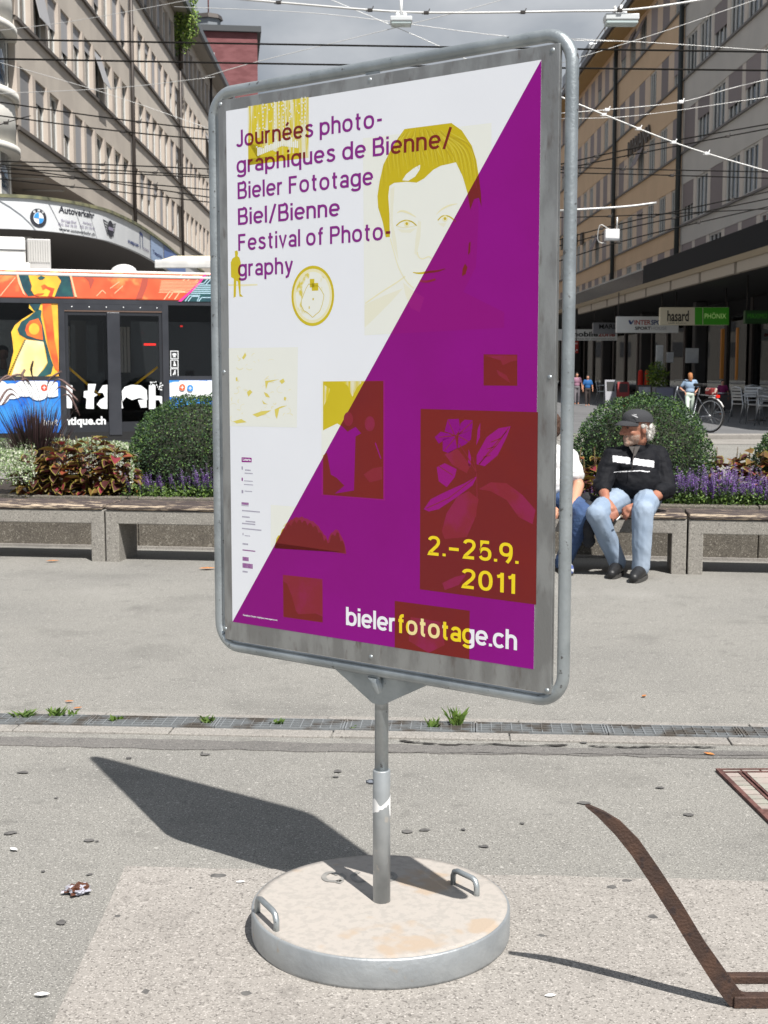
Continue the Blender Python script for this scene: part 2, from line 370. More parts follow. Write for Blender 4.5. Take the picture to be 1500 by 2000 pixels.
mb.build('ground', M_ASPH, kind='structure')
# lighter slab of washed concrete in the foreground
def slab(name, pts, z, m, thick=0.003, kind='structure'):
    mb = MB(); mb.prism([(p.x, p.y, z - thick) for p in pts], (0, 0, thick)); return mb.build(name, m, kind=kind)
edge = [(40, 2150), (95, 2020), (150, 1900), (200, 1795), (245, 1694)]
top = [(245 + i * 90, 1694 + (i % 3 - 1) * 1.2 + i * 2.1) for i in range(15)]
slab('concrete_pavement', [at_z(x, y) for x, y in edge] + [at_z(x, y) for x, y in top[1:]] + [at_z(1620, 2150)], 0.004, M_AGGR, 0.0035)
# darker repaired asphalt strip beside the drain
a = [(x, 1440 + x * 0.0195 + random.uniform(-1.5, 1.5)) for x in range(-60, 1600, 40)]
b = [(x, 1458 + x * 0.0165 + random.uniform(-2, 2)) for x in range(1580, -61, -40)]
slab('asphalt_strip', [at_z(x, y) for x, y in a + b], 0.0035, M_PATCH)
# ---- drain channel
DL, DR = at_z(-80, 1407), at_z(1580, 1437.5)
dx = (DR - DL).normalized(); dy = Vector((-dx.y, dx.x, 0)); dlen = (DR - DL).length
drain = thing('drain_channel', 'long drain channel with steel grating between two kerb strips across the asphalt', 'drain', (DL.x, DL.y, 0), math.atan2(dx.y, dx.x))
w_near = (at_z(750, 1424) - at_z(750, 1447)).length
mb = MB(); mb.box((0, -0.075, 0.0), (dlen, 0.075, 0.0035)); mb.build('channel_bed', mat('channel dark', (0.03, 0.03, 0.032, 1), 0.9), drain)
for side, (y0, y1) in enumerate(((0.072, 0.135), (-0.15, -0.068))):
    x = -0.3 if side else 0
    while x < dlen:
        ln = random.uniform(0.5, 0.95); x1 = min(x + ln, dlen)
        if x1 - max(x, 0) > 0.05:
            mb = MB(); mb.bbox((max(x, 0) + 0.002, y0 + random.uniform(-.003, .003), -0.05), (x1 - 0.003, y1, 0.006 + random.uniform(0, .004)), 0.004); mb.build('kerb_strip', M_KERB, drain)
        x = x1
gm = MB(); GL = 0.5
for i in range(5): gm.box((0.004, -0.064 + i * 0.031, 0.004), (GL - 0.004, -0.060 + i * 0.031, 0.014))
for i in range(13): gm.box((0.02 + i * 0.0385, -0.066, 0.0045), (0.024 + i * 0.0385, 0.066, 0.0135))
for s in (0.002, GL - 0.008): gm.box((s, -0.068, 0.0035), (s + 0.006, 0.068, 0.0145))
gme = gm.mesh('grate'); gme.materials.append(mat('grate steel', (0.25, 0.265, 0.275, 1), 0.6, 0.4, c2=(.13, .115, .10, 1), ns=9, lo=.45, hi=.65, world=True))
for i in range(int(dlen / GL) + 1): link('grate', gme, drain, (i * GL + 0.03, 0.003, 0))
# ---- cracks (irregular slits in the asphalt)
def crack(pts, w, name='crack'):
    P = [at_z(x, y) for x, y in pts]; mb = MB(); up = []; dn = []
    Q = []
    for i in range(len(P) - 1):
        for k in range(8): Q.append(P[i].lerp(P[i + 1], k / 8) + Vector((0, random.uniform(-.006, .006), 0)))
    Q.append(P[-1])
    for i, p in enumerate(Q):
        ww = w * random.uniform(.2, 1) * (0.3 if i in (0, len(Q) - 1) else 1)
        up.append((p.x, p.y + ww, 0.0052)); dn.append((p.x, p.y - ww, 0.0052))
    for i in range(len(Q) - 1): mb.quad(dn[i], dn[i + 1], up[i + 1], up[i])
    o = mb.build(name, M_CRACK, kind='structure'); return o
crack([(778, 1449), (830, 1453), (880, 1457), (950, 1455), (1020, 1459), (1110, 1457)], 0.012)
crack([(1150, 1459), (1230, 1462), (1300, 1460), (1400, 1462)], 0.010)
crack([(0, 1424), (60, 1419), (130, 1425), (250, 1429), (410, 1433), (600, 1436)], 0.005)
crack([(700, 1470), (900, 1472), (1080, 1474), (1300, 1476), (1500, 1478)], 0.003)
for x in (905, 965, 1010, 1085, 1165, 1255, 1330): crack([(x, 1440), (x + 8, 1447), (x + 14, 1455)], 0.003)
# ---- gum spots, leaves, wrapper
M_GUM = mat('trodden gum', (0.075, 0.072, 0.07, 1), 0.95, c2=(0.12, 0.115, 0.11, 1), ns=30)
gum = [(85, 1704), (175, 1710), (120, 1804), (230, 1792), (425, 1713), (372, 1737), (20, 1629), (190, 1645), (1142, 1570), (1275, 1731), (1290, 1540), (1345, 1593), (1225, 1723), (1195, 1735),
       (1275, 1793), (1057, 1830), (1498, 1742), (480, 1943), (285, 1940), (830, 1623), (795, 1626), (655, 1519), (905, 1622), (1140, 1452), (400, 1475), (395, 1471), (252, 1482), (173, 1643), (660, 1508), (1020, 1610), (945, 1655), (110, 1560), (45, 1510)]
for i, (x, y) in enumerate(gum):
    p = at_z(x, y); mb = MB(); r = random.uniform(.005, .015)
    k = 16; e_ = random.uniform(.8, 1.7); ph_ = random.uniform(0, 9); rr_ = [r * (1 + .45 * mnoise.noise(Vector((math.cos(t * 6.283 / k) * 1.6 + ph_, math.sin(t * 6.283 / k) * 1.6, ph_)))) for t in range(k)]; ring = [(p.x + rr_[t] * e_ * math.cos(t * 6.283 / k), p.y + rr_[t] * math.sin(t * 6.283 / k)) for t in range(k)]
    mb.add([(q[0], q[1], 0.0042) for q in ring] + [(p.x + (q[0] - p.x) * .6, p.y + (q[1] - p.y) * .6, 0.0047) for q in ring],
           [tuple(range(k, 2 * k))] + [(t, (t + 1) % k, (t + 1) % k + k, t + k) for t in range(k)])
    tag(mb.build('gum_spot', M_GUM), 'small dark trodden gum spot stuck on the pavement', 'gum spot', 'gum spots on the pavement')
M_LEAFO = mat('dry leaf', S(205, 140, 75), 0.8, c2=S(160, 95, 45), ns=60)
def ground_leaf(px, py, sz, label, m=M_LEAFO, z=0.006, name='fallen_leaf', rot=None):
    p = at_z(px, py); mb = MB(); a = rot if rot is not None else random.uniform(0, 6)
    prof = [(-1, 0), (-.5, .38), (0, .5), (.5, .35), (1, 0), (.5, -.35), (0, -.5), (-.5, -.38)]
    vs = [(0, 0, .12)] + [(x, y, .3 * abs(y) + .12 * x * x) for x, y in prof]
    vs = [(p.x + sz * (x * math.cos(a) - y * math.sin(a)), p.y + sz * (x * math.sin(a) + y * math.cos(a)), z + sz * zz) for x, y, zz in vs]
    mb.add(vs, [(0, i + 1, (i + 1) % 8 + 1) for i in range(8)]); tag(mb.build(name, m), label, 'leaf')
ground_leaf(1385, 1476, .022, 'orange dry leaf on asphalt just right of the drain crack')
ground_leaf(152, 1386, .020, 'small orange leaf on asphalt above the left end of the drain', rot=.6)
ground_leaf(135, 1373, .020, 'thin orange leaf scrap farther above the left end of the drain', rot=.1)
ground_leaf(1258, 1362, .018, 'orange leaf on asphalt right of the poster frame corner', rot=1)
ground_leaf(405, 1113, .06, 'yellow orange leaf on asphalt below the left bench', rot=.2)
ground_leaf(103, 1098, .05, 'pale orange leaf in front of the far left bench', rot=.3)
ground_leaf(1283, 1084, .05, 'yellow leaf under the bench behind the seated person', S and mat('yellow leaf', S(235, 190, 60), .8))
M_PAPER = mat('paper scrap', (0.75, 0.75, 0.74, 1), 0.8)
ground_leaf(82, 1948, .018, 'long white paper scrap at bottom left on the asphalt', M_PAPER, name='paper_scrap', rot=.1)
ground_leaf(27, 1663, .016, 'small white scrap near the left picture edge', M_PAPER, name='paper_scrap', rot=-.6)
ground_leaf(470, 1727, .013, 'pale paper scrap behind left of the round concrete base', M_PAPER, name='paper_scrap', rot=.2)
ground_leaf(1075, 1950, .014, 'pale scrap on washed concrete before the thin blade shadow', M_PAPER, name='paper_scrap', rot=.2)
p = at_z(152, 1746); wr = thing('crumpled_wrapper', 'crumpled brown and silver wrapper lying on the asphalt', 'litter', (p.x, p.y, 0))
bm = bmesh.new(); bmesh.ops.create_icosphere(bm, subdivisions=3, radius=1)
for v in bm.verts:
    k = .55 + .75 * mnoise.noise(v.co * 2.3 + Vector((3, 1, 2))); v.co = Vector((v.co.x * .036 * (k + .4), v.co.y * .026 * (k + .4), .013 + v.co.z * .02 * k))
    v.co.z = max(v.co.z, 0.001)
mb = MB(); mb.bm(bm); bm.free()
mb.build('wrapper_film', mat('wrapper', S(95, 60, 45), 0.3, 0.3, c2=S(190, 190, 200), ns=55, lo=.47, hi=.53), wr)
# ---- weeds along the drain
M_WEED = mat('weed green', S(98, 124, 48), 0.6, c2=S(70, 98, 40), ns=30, trans=.3)
def weed(px, py, n, h, spread, label):
    h *= .75; n = int(n * 1.6)
    p = at_z(px, py); mb = MB()
    for i in range(n):
        a = random.uniform(0, 6.28); d = Vector((math.cos(a) * spread * random.uniform(.3, 1), math.sin(a) * spread * .4, h * random.uniform(.4, 1)))
        b = Vector((random.uniform(-spread, spread) * .5, random.uniform(-.02, .02), 0)); w = random.uniform(.002, .006)
        t = Vector((w, 0, 0)); m1 = b + d * .55 + Vector((0, 0, h * .12)); e = b + d
        mb.add([b - t * .4, b + t * .4, m1 + t, m1 - t, e], [(0, 1, 2, 3), (3, 2, 4)])
    o = mb.build('weed', M_WEED, loc=(p.x, p.y, 0.004)); tag(o, label, 'weed', 'weeds growing in the drain')
for a in ((45, 1404, 26, .05, .07, 'low green weed at the left end of the drain'), (110, 1402, 22, .06, .05, 'yellowish weed tuft second from the left end of the drain'),
          (140, 1401, 10, .04, .03, 'tiny weed with pale head beside the yellowish tuft'), (228, 1412, 14, .04, .03, 'small weed clump alone on the left half of the drain'), (405, 1416, 20, .05, .05, 'weed clump in the drain left of the sign pole'),
          (540, 1418, 16, .035, .05, 'low weed just left of the sign pole'), (690, 1427, 5, .02, .02, 'tiny weed in the drain right behind the pole'), (845, 1424, 16, .06, .04, 'weed right of the pole beside the taller one'),
          (890, 1420, 26, .11, .05, 'tallest weed standing in the drain right of the pole')): weed(*a)
# ---- rusty inspection hatch at the right edge
A, B_, C_ = at_z(1402, 1507), at_z(1500, 1604), at_z(1500, 1506.5)
ux = (C_ - A).normalized(); uy = (B_ - A); uy = uy - ux * 0; uyn = uy.normalized()
hatch = thing('inspection_hatch', 'rusty square inspection cover with pale paving inlays at right edge', 'hatch', (A.x, A.y, 0))
def hp(a, b, z=0.0): v = ux * a + uyn * b; return Vector((v.x, v.y, z))
HW, HL = 0.75, 0.75
M_PAVER = mat('hatch paving', (0.27, 0.27, 0.23, 1), 0.85, c2=(0.31, 0.26, 0.235, 1), ns=9, bs=90, bstr=.2, rand=.12)
M_HRUST = mat('hatch rust', S(105, 72, 66), 0.85, 0.0, c2=S(75, 48, 44), ns=25)
mb = MB(); mb.prism([hp(-.004, -.004, .0005), hp(HW, -.004, .0005), hp(HW, HL, .0005), hp(-.004, HL, .0005)], (0, 0, .0035)); mb.build('cover_frame', M_HRUST, hatch)
def bar(a0, b0, a1, b1, w, z, name='rib', m=M_HRUST):
    mb = MB(); d = (hp(a1, b1) - hp(a0, b0)).normalized(); q = Vector((-d.y, d.x, 0)) * w / 2; P0, P1 = hp(a0, b0, .003), hp(a1, b1, .003)
    mb.prism([P0 - q, P1 - q, P1 + q, P0 + q], (0, 0, z - .003)); mb.build(name, m, hatch)
bar(0, 0, 0, HL, .016, .012); bar(0, .0, HW, .0, .008, .010); bar(.062, .028, .062, HL, .008, .011); bar(.078, .028, .078, HL, .007, .011)
bar(.0, .030, HW, .030, .007, .0095)
def tile(a0, a1, b0, b1):
    mb = MB(); mb.prism([hp(a0, b0, .003), hp(a1, b0, .003), hp(a1, b1, .003), hp(a0, b1, .003)], (0, 0, .0048)); mb.build('paving_inlay', M_PAVER, hatch)
for i in range(8): tile(.012, .057, .040 + i * .046, .079 + i * .046)
for i in range(7): tile(.014 + i * .066, .072 + i * .066, .007, .025)
for i in range(7): tile(.088, .5, .038 + i * .058, .091 + i * .058)
# ---- rusty curved steel tusk with a bar on the ground
bz = at_z(1440, 1968); BY = bz.y
tusk = thing('rusty_steel_blade', 'curved rust brown steel blade rising from a flat bar at lower right', 'bike stand', (bz.x, BY, 0))
def tp(px, py): q = at_y(px, py, BY); return (q.x - bz.x, max(q.z, .006))
LE = [(1143, 1574), (1165, 1592), (1200, 1628), (1232, 1668), (1268, 1722), (1310, 1788), (1352, 1858), (1395, 1925), (1423, 1962), (1432, 1971)]
RE = [(1152, 1573), (1180, 1585), (1212, 1604), (1248, 1640), (1290, 1700), (1334, 1768), (1376, 1838), (1420, 1900), (1446, 1936), (1460, 1944)]
Lp = [tp(*q) for q in LE]; Rp = [tp(*q) for q in RE]
mb = MB(); T = .016
for i in range(len(Lp) - 1):
    (a, b), (c, d), (e, f), (g, h) = Lp[i], Rp[i], Rp[i + 1], Lp[i + 1]
    mb.add([(a, -T / 2, b), (c, -T / 2, d), (e, -T / 2, f), (g, -T / 2, h), (a, T / 2, b), (c, T / 2, d), (e, T / 2, f), (g, T / 2, h)], [(3, 2, 1, 0), (4, 5, 6, 7), (1, 2, 6, 5), (3, 0, 4, 7)] + ([(0, 1, 5, 4)] if i == 0 else []))
mb.build('blade', M_RUST, tusk)
mb = MB(); mb.bbox((Lp[-1][0] - .002, -.014, .004), (.62, .014, .030), .002); mb.build('ground_bar', M_RUST, tusk)
mb = MB(); mb.bbox((Rp[-2][0] + .004, .10, .004), (.62, .125, .022), .002); mb.build('ground_bar', M_RUST, tusk)
mb = MB(); mb.bbox((.5, .015, .004), (.53, .099, .02), .002); mb.build('cross_bar', M_RUST, tusk)

# ================================================================== poster stand
BA = 0.6467; BC = Vector((-0.0329, 3.052, CH - 0.0053))          # poster centre and yaw
PW, PH = 0.895, 1.28
bu = Vector((math.cos(BA), -math.sin(BA), 0)); bn = Vector((-math.sin(BA), -math.cos(BA), 0))
pole = BC - bn * 0.045; DH = 0.076
stand = thing('poster_stand', 'galvanised poster stand with purple and white festival poster on round concrete base', 'poster stand', (pole.x, pole.y, 0), -BA)
# local frame: x along the board, y away from the viewer, z up
YP = -0.045                                                      # poster face in local y
def PL(px, py, n=0.0):                                           # pixel -> poster plane coords (u, v), v = height
    q = at_pl(px, py, BC + bn * n, bn) - BC; return (q.dot(bu), q.z)
PZ = BC.z
def PF(off): return lambda u, v: (u, YP - off, v + PZ)
M_WHITE = mat('poster paper', (0.745, 0.765, 0.81, 1), 0.42, c2=(0.725, 0.745, 0.79, 1), ns=3, spec=.4)
M_PURP = mat('purple ink', S(136, 10, 128), 0.45, c2=S(130, 10, 118), ns=2.2, spec=.18)
M_OLIVE = mat('yellow ink', S(190, 170, 14), 0.38, c2=S(198, 180, 28), ns=4, spec=.4)
M_OLIVET = mat('yellow ink screen', S(206, 188, 40), 0.38, c2=S(216, 214, 190), ns=8, lo=.42, hi=.62, sc=(14, 1, 1.1), spec=.4)
M_OLIVES = mat('yellow ink sketch', S(222, 224, 216), 0.38, c2=S(206, 190, 60), ns=26, lo=.56, hi=.66, spec=.4)
M_CREAM = mat('pale yellow tint', S(222, 224, 217), 0.38, spec=.4)
M_CREAM2 = mat('pale yellow shade', S(222, 217, 180), 0.38, spec=.4)
M_RED = mat('overprint red', S(116, 26, 20), 0.38, c2=S(110, 24, 26), ns=6, spec=.35)
M_RED2 = mat('overprint mid', S(134, 26, 70), 0.38, c2=S(128, 30, 45), ns=14, lo=.4, hi=.6, spec=.35)
M_PURP2 = mat('overprint light', S(142, 22, 118), 0.45, spec=.18)
M_YTEXT = mat('yellow lettering', S(232, 206, 25), 0.38, spec=.4)
M_WTEXT = mat('white lettering', (0.8, 0.8, 0.84, 1), 0.4)
M_PTEXT = mat('purple lettering', S(126, 18, 126), 0.38)
M_GTEXT = mat('grey lettering', S(150, 145, 165), 0.4)
M_ALU = mat('brushed aluminium', (0.40, 0.405, 0.40, 1), 0.45, 0.85, c2=(0.30, 0.30, 0.295, 1), ns=7, lo=.4, hi=.6, c3=(0.22, 0.20, 0.19, 1), ns3=16, lo3=.56, hi3=.8, sc=(3, 1, 1), bs=90, bstr=.08)
# board plate
l0 = PL(433, 700, -.002)[0]; l1 = PL(1086, 700, -.002)[0]; t0 = PL(722, 147, -.002)[1]; b0 = PL(724, 1296, -.002)[1]
mb = MB(); mb.bbox((l0, YP + .0003, b0 + PZ), (l1, YP + .011, t0 + PZ), .0015); mb.build('board_plate', M_ALU, stand)
# frame tube
fl = PL(424.5, 700, -.016)[0] - .001; fr = PL(1109.5, 700, -.016)[0]; ft = PL(722, 131, -.016)[1]; fb = PL(724, 1308, -.016)[1]; RC = .062; TR = .0138; YT = YP + .016
pts = []
for cx, cz, a0 in ((fr - RC, ft - RC, 0), (fl + RC, ft - RC, 90), (fl + RC, fb + RC, 180), (fr - RC, fb + RC, 270)):
    for k in range(9): a = math.radians(a0 + k * 11.25); pts.append((cx + RC * math.cos(a), YT, cz + RC * math.sin(a) + PZ))
mb = MB(); mb.tube(pts, TR, 16, closed=True); mb.build('tube_frame', M_GALV, stand)
for (x, y) in ((430, 204), (722, 156), (1079, 98), (437, 727), (1073, 737), (440, 1228), (724, 1283), (1068, 1349)):
    u, v = PL(x, y); mb = MB(); mb.ball((u, YP + .002, v + PZ), (.0062, .0045, .0062), sub=2); mb.tube([(u, YP + .004, v + PZ), (u, YP + .001, v + PZ)], .0095, 14)
    mb.build('rivet', M_GALV, stand)
for s in (-1, 1):                                               # little straps between board and tube
    mb = MB(); mb.box((-.02, YP + .0112, (ft if s > 0 else fb) + PZ - .018), (.02, YP + .0132, (ft if s > 0 else fb) + PZ + .004)); mb.build('strap', M_GALV, stand)
# ---- poster sheet and print
sheet = MB().prism([(u, YP + .0001, v + PZ) for u, v in rect(-PW / 2, -PH / 2, PW / 2, PH / 2)], (0, -.0002, 0)).build('poster_sheet', M_WHITE, stand)
NEXT = [0]
PRINT = {}
def pr(name, polys, m, lv):
    d = PRINT.setdefault(name, (MB(), []))
    if m not in d[1]: d[1].append(m)
    f = PF(.00014 + .00004 * lv)
    for p in polys: d[0].add([f(*q) for q in p], [tuple(range(len(p)))], d[1].index(m))
def pxp(pts): return [PL(x, y) for x, y in pts]
dA, dB = (-PW / 2, -PH / 2), (PW / 2, PH / 2)                    # the diagonal
def both(name, polys, mo, mr, lv):                               # yellow on white, red on purple
    pr(name, [q for q in (clip(p, dA, dB, 1) for p in polys) if q], mo, lv)
    pr(name, [q for q in (clip(p, dA, dB, -1) for p in polys) if q], mr, lv)
pr('purple_field', [[dA, (PW / 2, -PH / 2), dB]], M_PURP, 0)
film = pxp([(484, 208), (602.8, 189.5), (603, 308), (485, 322.7)])
pr('film_picture', [film], M_OLIVET, 1)
u0, u1, v0, v1 = film[0][0], film[1][0], film[3][1], film[0][1]
pr('film_picture', [rect(u0, v0, u0 + .04, v0 + .062), rect(u0, v0, u1 - .03, v0 + .015), [(u0, v0 + .055), (u0 + .10, v0 + .02), (u0 + .04, v0)]], M_OLIVE, 2)
dots = []
for i in range(70):
    a, b = random.uniform(u0 + .005, u1 - .005), v1 - random.uniform(0, .11); dots.append(rect(a, b, a + random.uniform(.002, .005), b + .003))
for k in (.048, .085, .1, .113, .172, .182): dots += [rect(u0 + k, v0 + .055 + i * .009, u0 + k + .003, v0 + .06 + i * .009) for i in range(10)]
for i in range(22): a, b = u0 + .03 + i * .006, v0 + .047 - abs(i - 13) * .0012; dots.append(rect(a, b - .012, a + .005, b + random.uniform(0, .012)))
pr('film_picture', dots, M_CREAM, 3)
# portrait
def c2(p): return (690 + p[0] / 3.391, 50 + p[1] / 3.391)
pr('portrait', [q for q in (clip(p, dA, dB, -1) for p in tris(pxp([(760, 330), (930, 300), (935, 420), (930, 520), (905, 570), (985, 610), (985, 640), (712, 655)]))) if q], mat('overprint tint', S(135, 11, 117), .45, spec=.18), 1)
pface = pxp([(709, 262), (940, 222), (990, 560), (990, 625), (712, 662)])
pr('portrait', [q for q in (clip(p, dA, dB, 1) for p in tris(pxp([(709, 270), (960, 240), (960, 640), (712, 655)]))) if q], M_CREAM, 1)
hair = pxp([c2(p) for p in [(340, 685), (650, 645), (720, 695), (785, 795), (815, 890), (832, 1000), (846, 1110), (850, 1200), (832, 1140), (800, 1150), (775, 1220), (757, 1110), (725, 1000), (680, 905), (640, 915), (580, 928), (530, 955), (470, 1012), (420, 1040), (350, 1034), (270, 1042), (240, 1062), (232, 1130), (240, 1250), (243, 1400), (215, 1402), (195, 1300), (165, 1205), (160, 1130), (175, 1030), (200, 920), (250, 820), (300, 740)]])
HT = tris(hair); both('portrait', HT, M_OLIVE, M_RED, 2)
pr('portrait', tris(pxp([c2(p) for p in [(325, 1025), (350, 985), (400, 945), (445, 920), (440, 955), (410, 1000), (365, 1028)]])), M_CREAM, 3)
def fstroke(pts, w, mo, mr, lv=3): both('portrait', [q for q in stroke(pxp([c2(p) for p in pts]), w)], mo, mr, lv)
def cv(pts, n=5): return [tuple(p) for p in curve(pts, n)]
fstroke(cv([(290, 1240), (320, 1228), (365, 1240), (415, 1268)]), [.0015 + .003 * math.sin(i / 15 * 3.1) for i in range(16)], M_CREAM2, M_PURP2)
fstroke(cv([(550, 1250), (590, 1215), (640, 1190), (690, 1180)]), [.001 + .003 * math.sin(i / 15 * 3.1) for i in range(16)], M_CREAM2, M_PURP2)
fstroke(cv([(285, 1325), (315, 1300), (350, 1290), (390, 1300), (420, 1325)]), .0028, M_OLIVE, M_RED2)
fstroke(cv([(290, 1328), (340, 1338), (410, 1326)]), .0016, M_CREAM2, M_RED2)
fstroke(cv([(560, 1290), (590, 1262), (630, 1262), (665, 1285), (680, 1300)]), .0028, M_OLIVE, M_RED2)
for (x, y) in ((355, 1312), (608, 1278)):
    both('portrait', tris(pxp([c2(p) for p in ellipse(x, y, 19, 21, 14)])), M_CREAM2, M_RED2, 4); both('portrait', tris(pxp([c2(p) for p in ellipse(x, y, 9, 10, 10)])), M_OLIVE, M_RED, 5)
fstroke(cv([(425, 1500), (432, 1530), (460, 1545), (500, 1530), (520, 1545)]), .0025, M_CREAM2, M_PURP2)
fstroke(cv([(395, 1635), (440, 1640), (500, 1632), (560, 1625), (610, 1610)]), [.0015 + .0035 * math.sin(i / 20 * 3.14) for i in range(21)], M_OLIVE, M_RED)
fstroke(cv([(440, 1690), (490, 1695), (545, 1680)]), .005, M_CREAM2, M_RED2)
fstroke(cv([(245, 1410), (270, 1500), (300, 1600), (350, 1690), (400, 1740)]), .0022, M_CREAM2, M_PURP2)
fstroke(cv([(80, 1840), (180, 1770), (290, 1700), (345, 1660)]), .003, M_CREAM2, M_PURP2)
both('portrait', tris(pxp([c2(p) for p in [(765, 1440), (778, 1430), (775, 1500), (760, 1520)]])) + tris(pxp([c2(p) for p in [(740, 1575), (757, 1600), (745, 1645), (720, 1660), (725, 1610)]])), M_OLIVE, M_RED, 3)
# hair strands, soft facial tones
M_OL1, M_OL2, M_CR1 = mat('yellow ink light', S(200, 184, 48), .4), mat('yellow ink deep', S(178, 156, 6), .4), mat('pale yellow midtone', S(220, 219, 200), .4)
rs = random.Random(5)
for k in range(46):
    t = k / 45; x0 = 300 + 330 * t + rs.uniform(-15, 15); x2 = 190 + 640 * t; y2 = 1060 - 420 * math.sin(math.pi * t) * .35 + rs.uniform(-60, 30)
    q = cv([(x0, 700 + rs.uniform(-20, 25)), ((x0 + x2) / 2 + (-55 if t < .5 else 55) * abs(2 * t - 1), 800 + rs.uniform(-20, 40)), (x2, y2)], 5)
    st = [w for s_ in stroke(pxp([c2(p) for p in q]), [.0012, .002, .0026, .003, .003, .0028, .0024, .002, .0016, .0012, .0008]) for h_t in HT for w in inter([s_], h_t)]
    both('portrait', st, (M_OL1, M_OL2)[k % 2], (M_RED2, M_RED)[k % 2], 3.2 + .01 * k)
for q in ([(245, 1080), (275, 1060), (265, 1200), (262, 1300), (285, 1420), (300, 1560), (262, 1450), (245, 1300)], [(430, 1290), (450, 1300), (445, 1400), (425, 1500), (440, 1535), (405, 1510), (412, 1420)], [(290, 1345), (350, 1352), (420, 1340), (380, 1372), (320, 1370)], [(330, 1700), (400, 1760), (470, 1800), (440, 1900), (380, 1870), (345, 1780)], [(560, 1310), (620, 1305), (600, 1335)], [(75, 1850), (200, 1790), (330, 1740), (250, 1830), (120, 1960), (75, 2000)]):
    both('portrait', tris(pxp([c2(p) for p in q])), M_CR1, M_PURP2, 1.5)
# standing figure
c1 = lambda p: (400 + p[0] / 4.054, 150 + p[1] / 4.054)
fig = pxp([c1(p) for p in [(238, 1380), (258, 1375), (264, 1395), (260, 1420), (275, 1432), (285, 1470), (280, 1590), (283, 1600), (284, 1720), (305, 1742), (275, 1740), (262, 1620), (250, 1615), (246, 1740), (228, 1750), (230, 1600), (208, 1585), (206, 1470), (218, 1440), (240, 1425)]])
FT = tris(fig); pr('figure_print', FT, M_OLIVE, 1)
pr('figure_print', tris(pxp([c1(p) for p in [(183, 1640), (230, 1644), (415, 1640), (418, 1652), (300, 1658), (190, 1655)]])) , M_CREAM2, 0)
# plate
pc = PL(610.5, 578); rx = (PL(652, 578)[0] - PL(568.5, 578)[0]) / 2; ry = (PL(610, 519)[1] - PL(610, 637)[1]) / 2
def ring(cx, cy, rx, ry, k, n=40): 
    a, b = ellipse(cx, cy, rx, ry, n), ellipse(cx, cy, rx * k, ry * k, n); return [[a[i], a[(i + 1) % n], b[(i + 1) % n], b[i]] for i in range(n)]
pr('plate_print', [ellipse(*pc, rx, ry, 40)], M_CREAM2, 1); pr('plate_print', ring(*pc, rx, ry, .90), M_OLIVE, 2)
pr('plate_print', [ellipse(*pc, rx * .8, ry * .8, 36)], M_OLIVES, 2)
blob_ = [(pc[0] + rx * .5 * math.cos(t * .314) * (1 + .12 * math.sin(t * 1.3)), pc[1] - .01 + ry * .52 * math.sin(t * .314) * (1 + .1 * math.cos(t * 2.1))) for t in range(20)]
pr('plate_print', tris(blob_), M_CREAM, 3); pr('plate_print', stroke(blob_ + blob_[:1], .0016), M_OLIVE, 4)
pr('plate_print', [rect(pc[0] - .002, pc[1] + .012, pc[0] + .018, pc[1] + .03), rect(pc[0] - .008, pc[1] + .02, pc[0] + .006, pc[1] + .04), rect(pc[0], pc[1] - .01, pc[0] + .004, pc[1] - .005), rect(pc[0] - .012, pc[1] - .03, pc[0] - .009, pc[1] - .024)], M_OLIVE, 4)
# still life of flowers (faint)
pr('still_life_print', [pxp([(447, 680), (582, 678), (580, 835), (449, 832)])], M_CREAM, 1)
c3_ = lambda p: (400 + p[0] / 3.226, 620 + p[1] / 3.226)
sk = []
for i in range(46):
    x, y = random.uniform(180, 545), random.uniform(230, 640); r = random.uniform(5, 26)
    if y < 400 and random.random() < .4: continue
    a0 = random.uniform(0, 6); sk += stroke(pxp([c3_((x + r * math.cos(a0 + t * .5) * 1.1, y + r * math.sin(a0 + t * .5))) for t in range(random.randint(3, 8))]), random.choice([.001, .0016, .0024]))
pr('still_life_print', sk, M_CREAM2, 2)
hi = []
for q in ([(300, 612), (360, 590), (420, 585), (380, 610), (330, 628)], [(372, 470), (395, 480), (412, 505), (385, 500)], [(440, 580), (480, 560), (520, 555), (470, 575), (455, 640), (445, 620)], [(235, 255), (255, 220), (262, 240), (245, 265)], [(180, 655), (230, 640), (265, 660), (200, 668)], [(265, 470), (285, 455), (300, 470), (275, 500)], [(470, 400), (495, 385), (505, 405), (485, 420)], [(500, 500), (515, 505), (510, 525), (498, 520)], [(360, 520), (380, 540), (400, 548), (370, 545)], [(380, 400), (470, 390), (400, 410), (385, 455)], [(195, 380), (205, 375), (208, 400), (197, 402)]):
    hi += tris(pxp([c3_(p) for p in q]))
pr('still_life_print', hi, mat('yellow ink half', S(212, 198, 95), .38), 3)
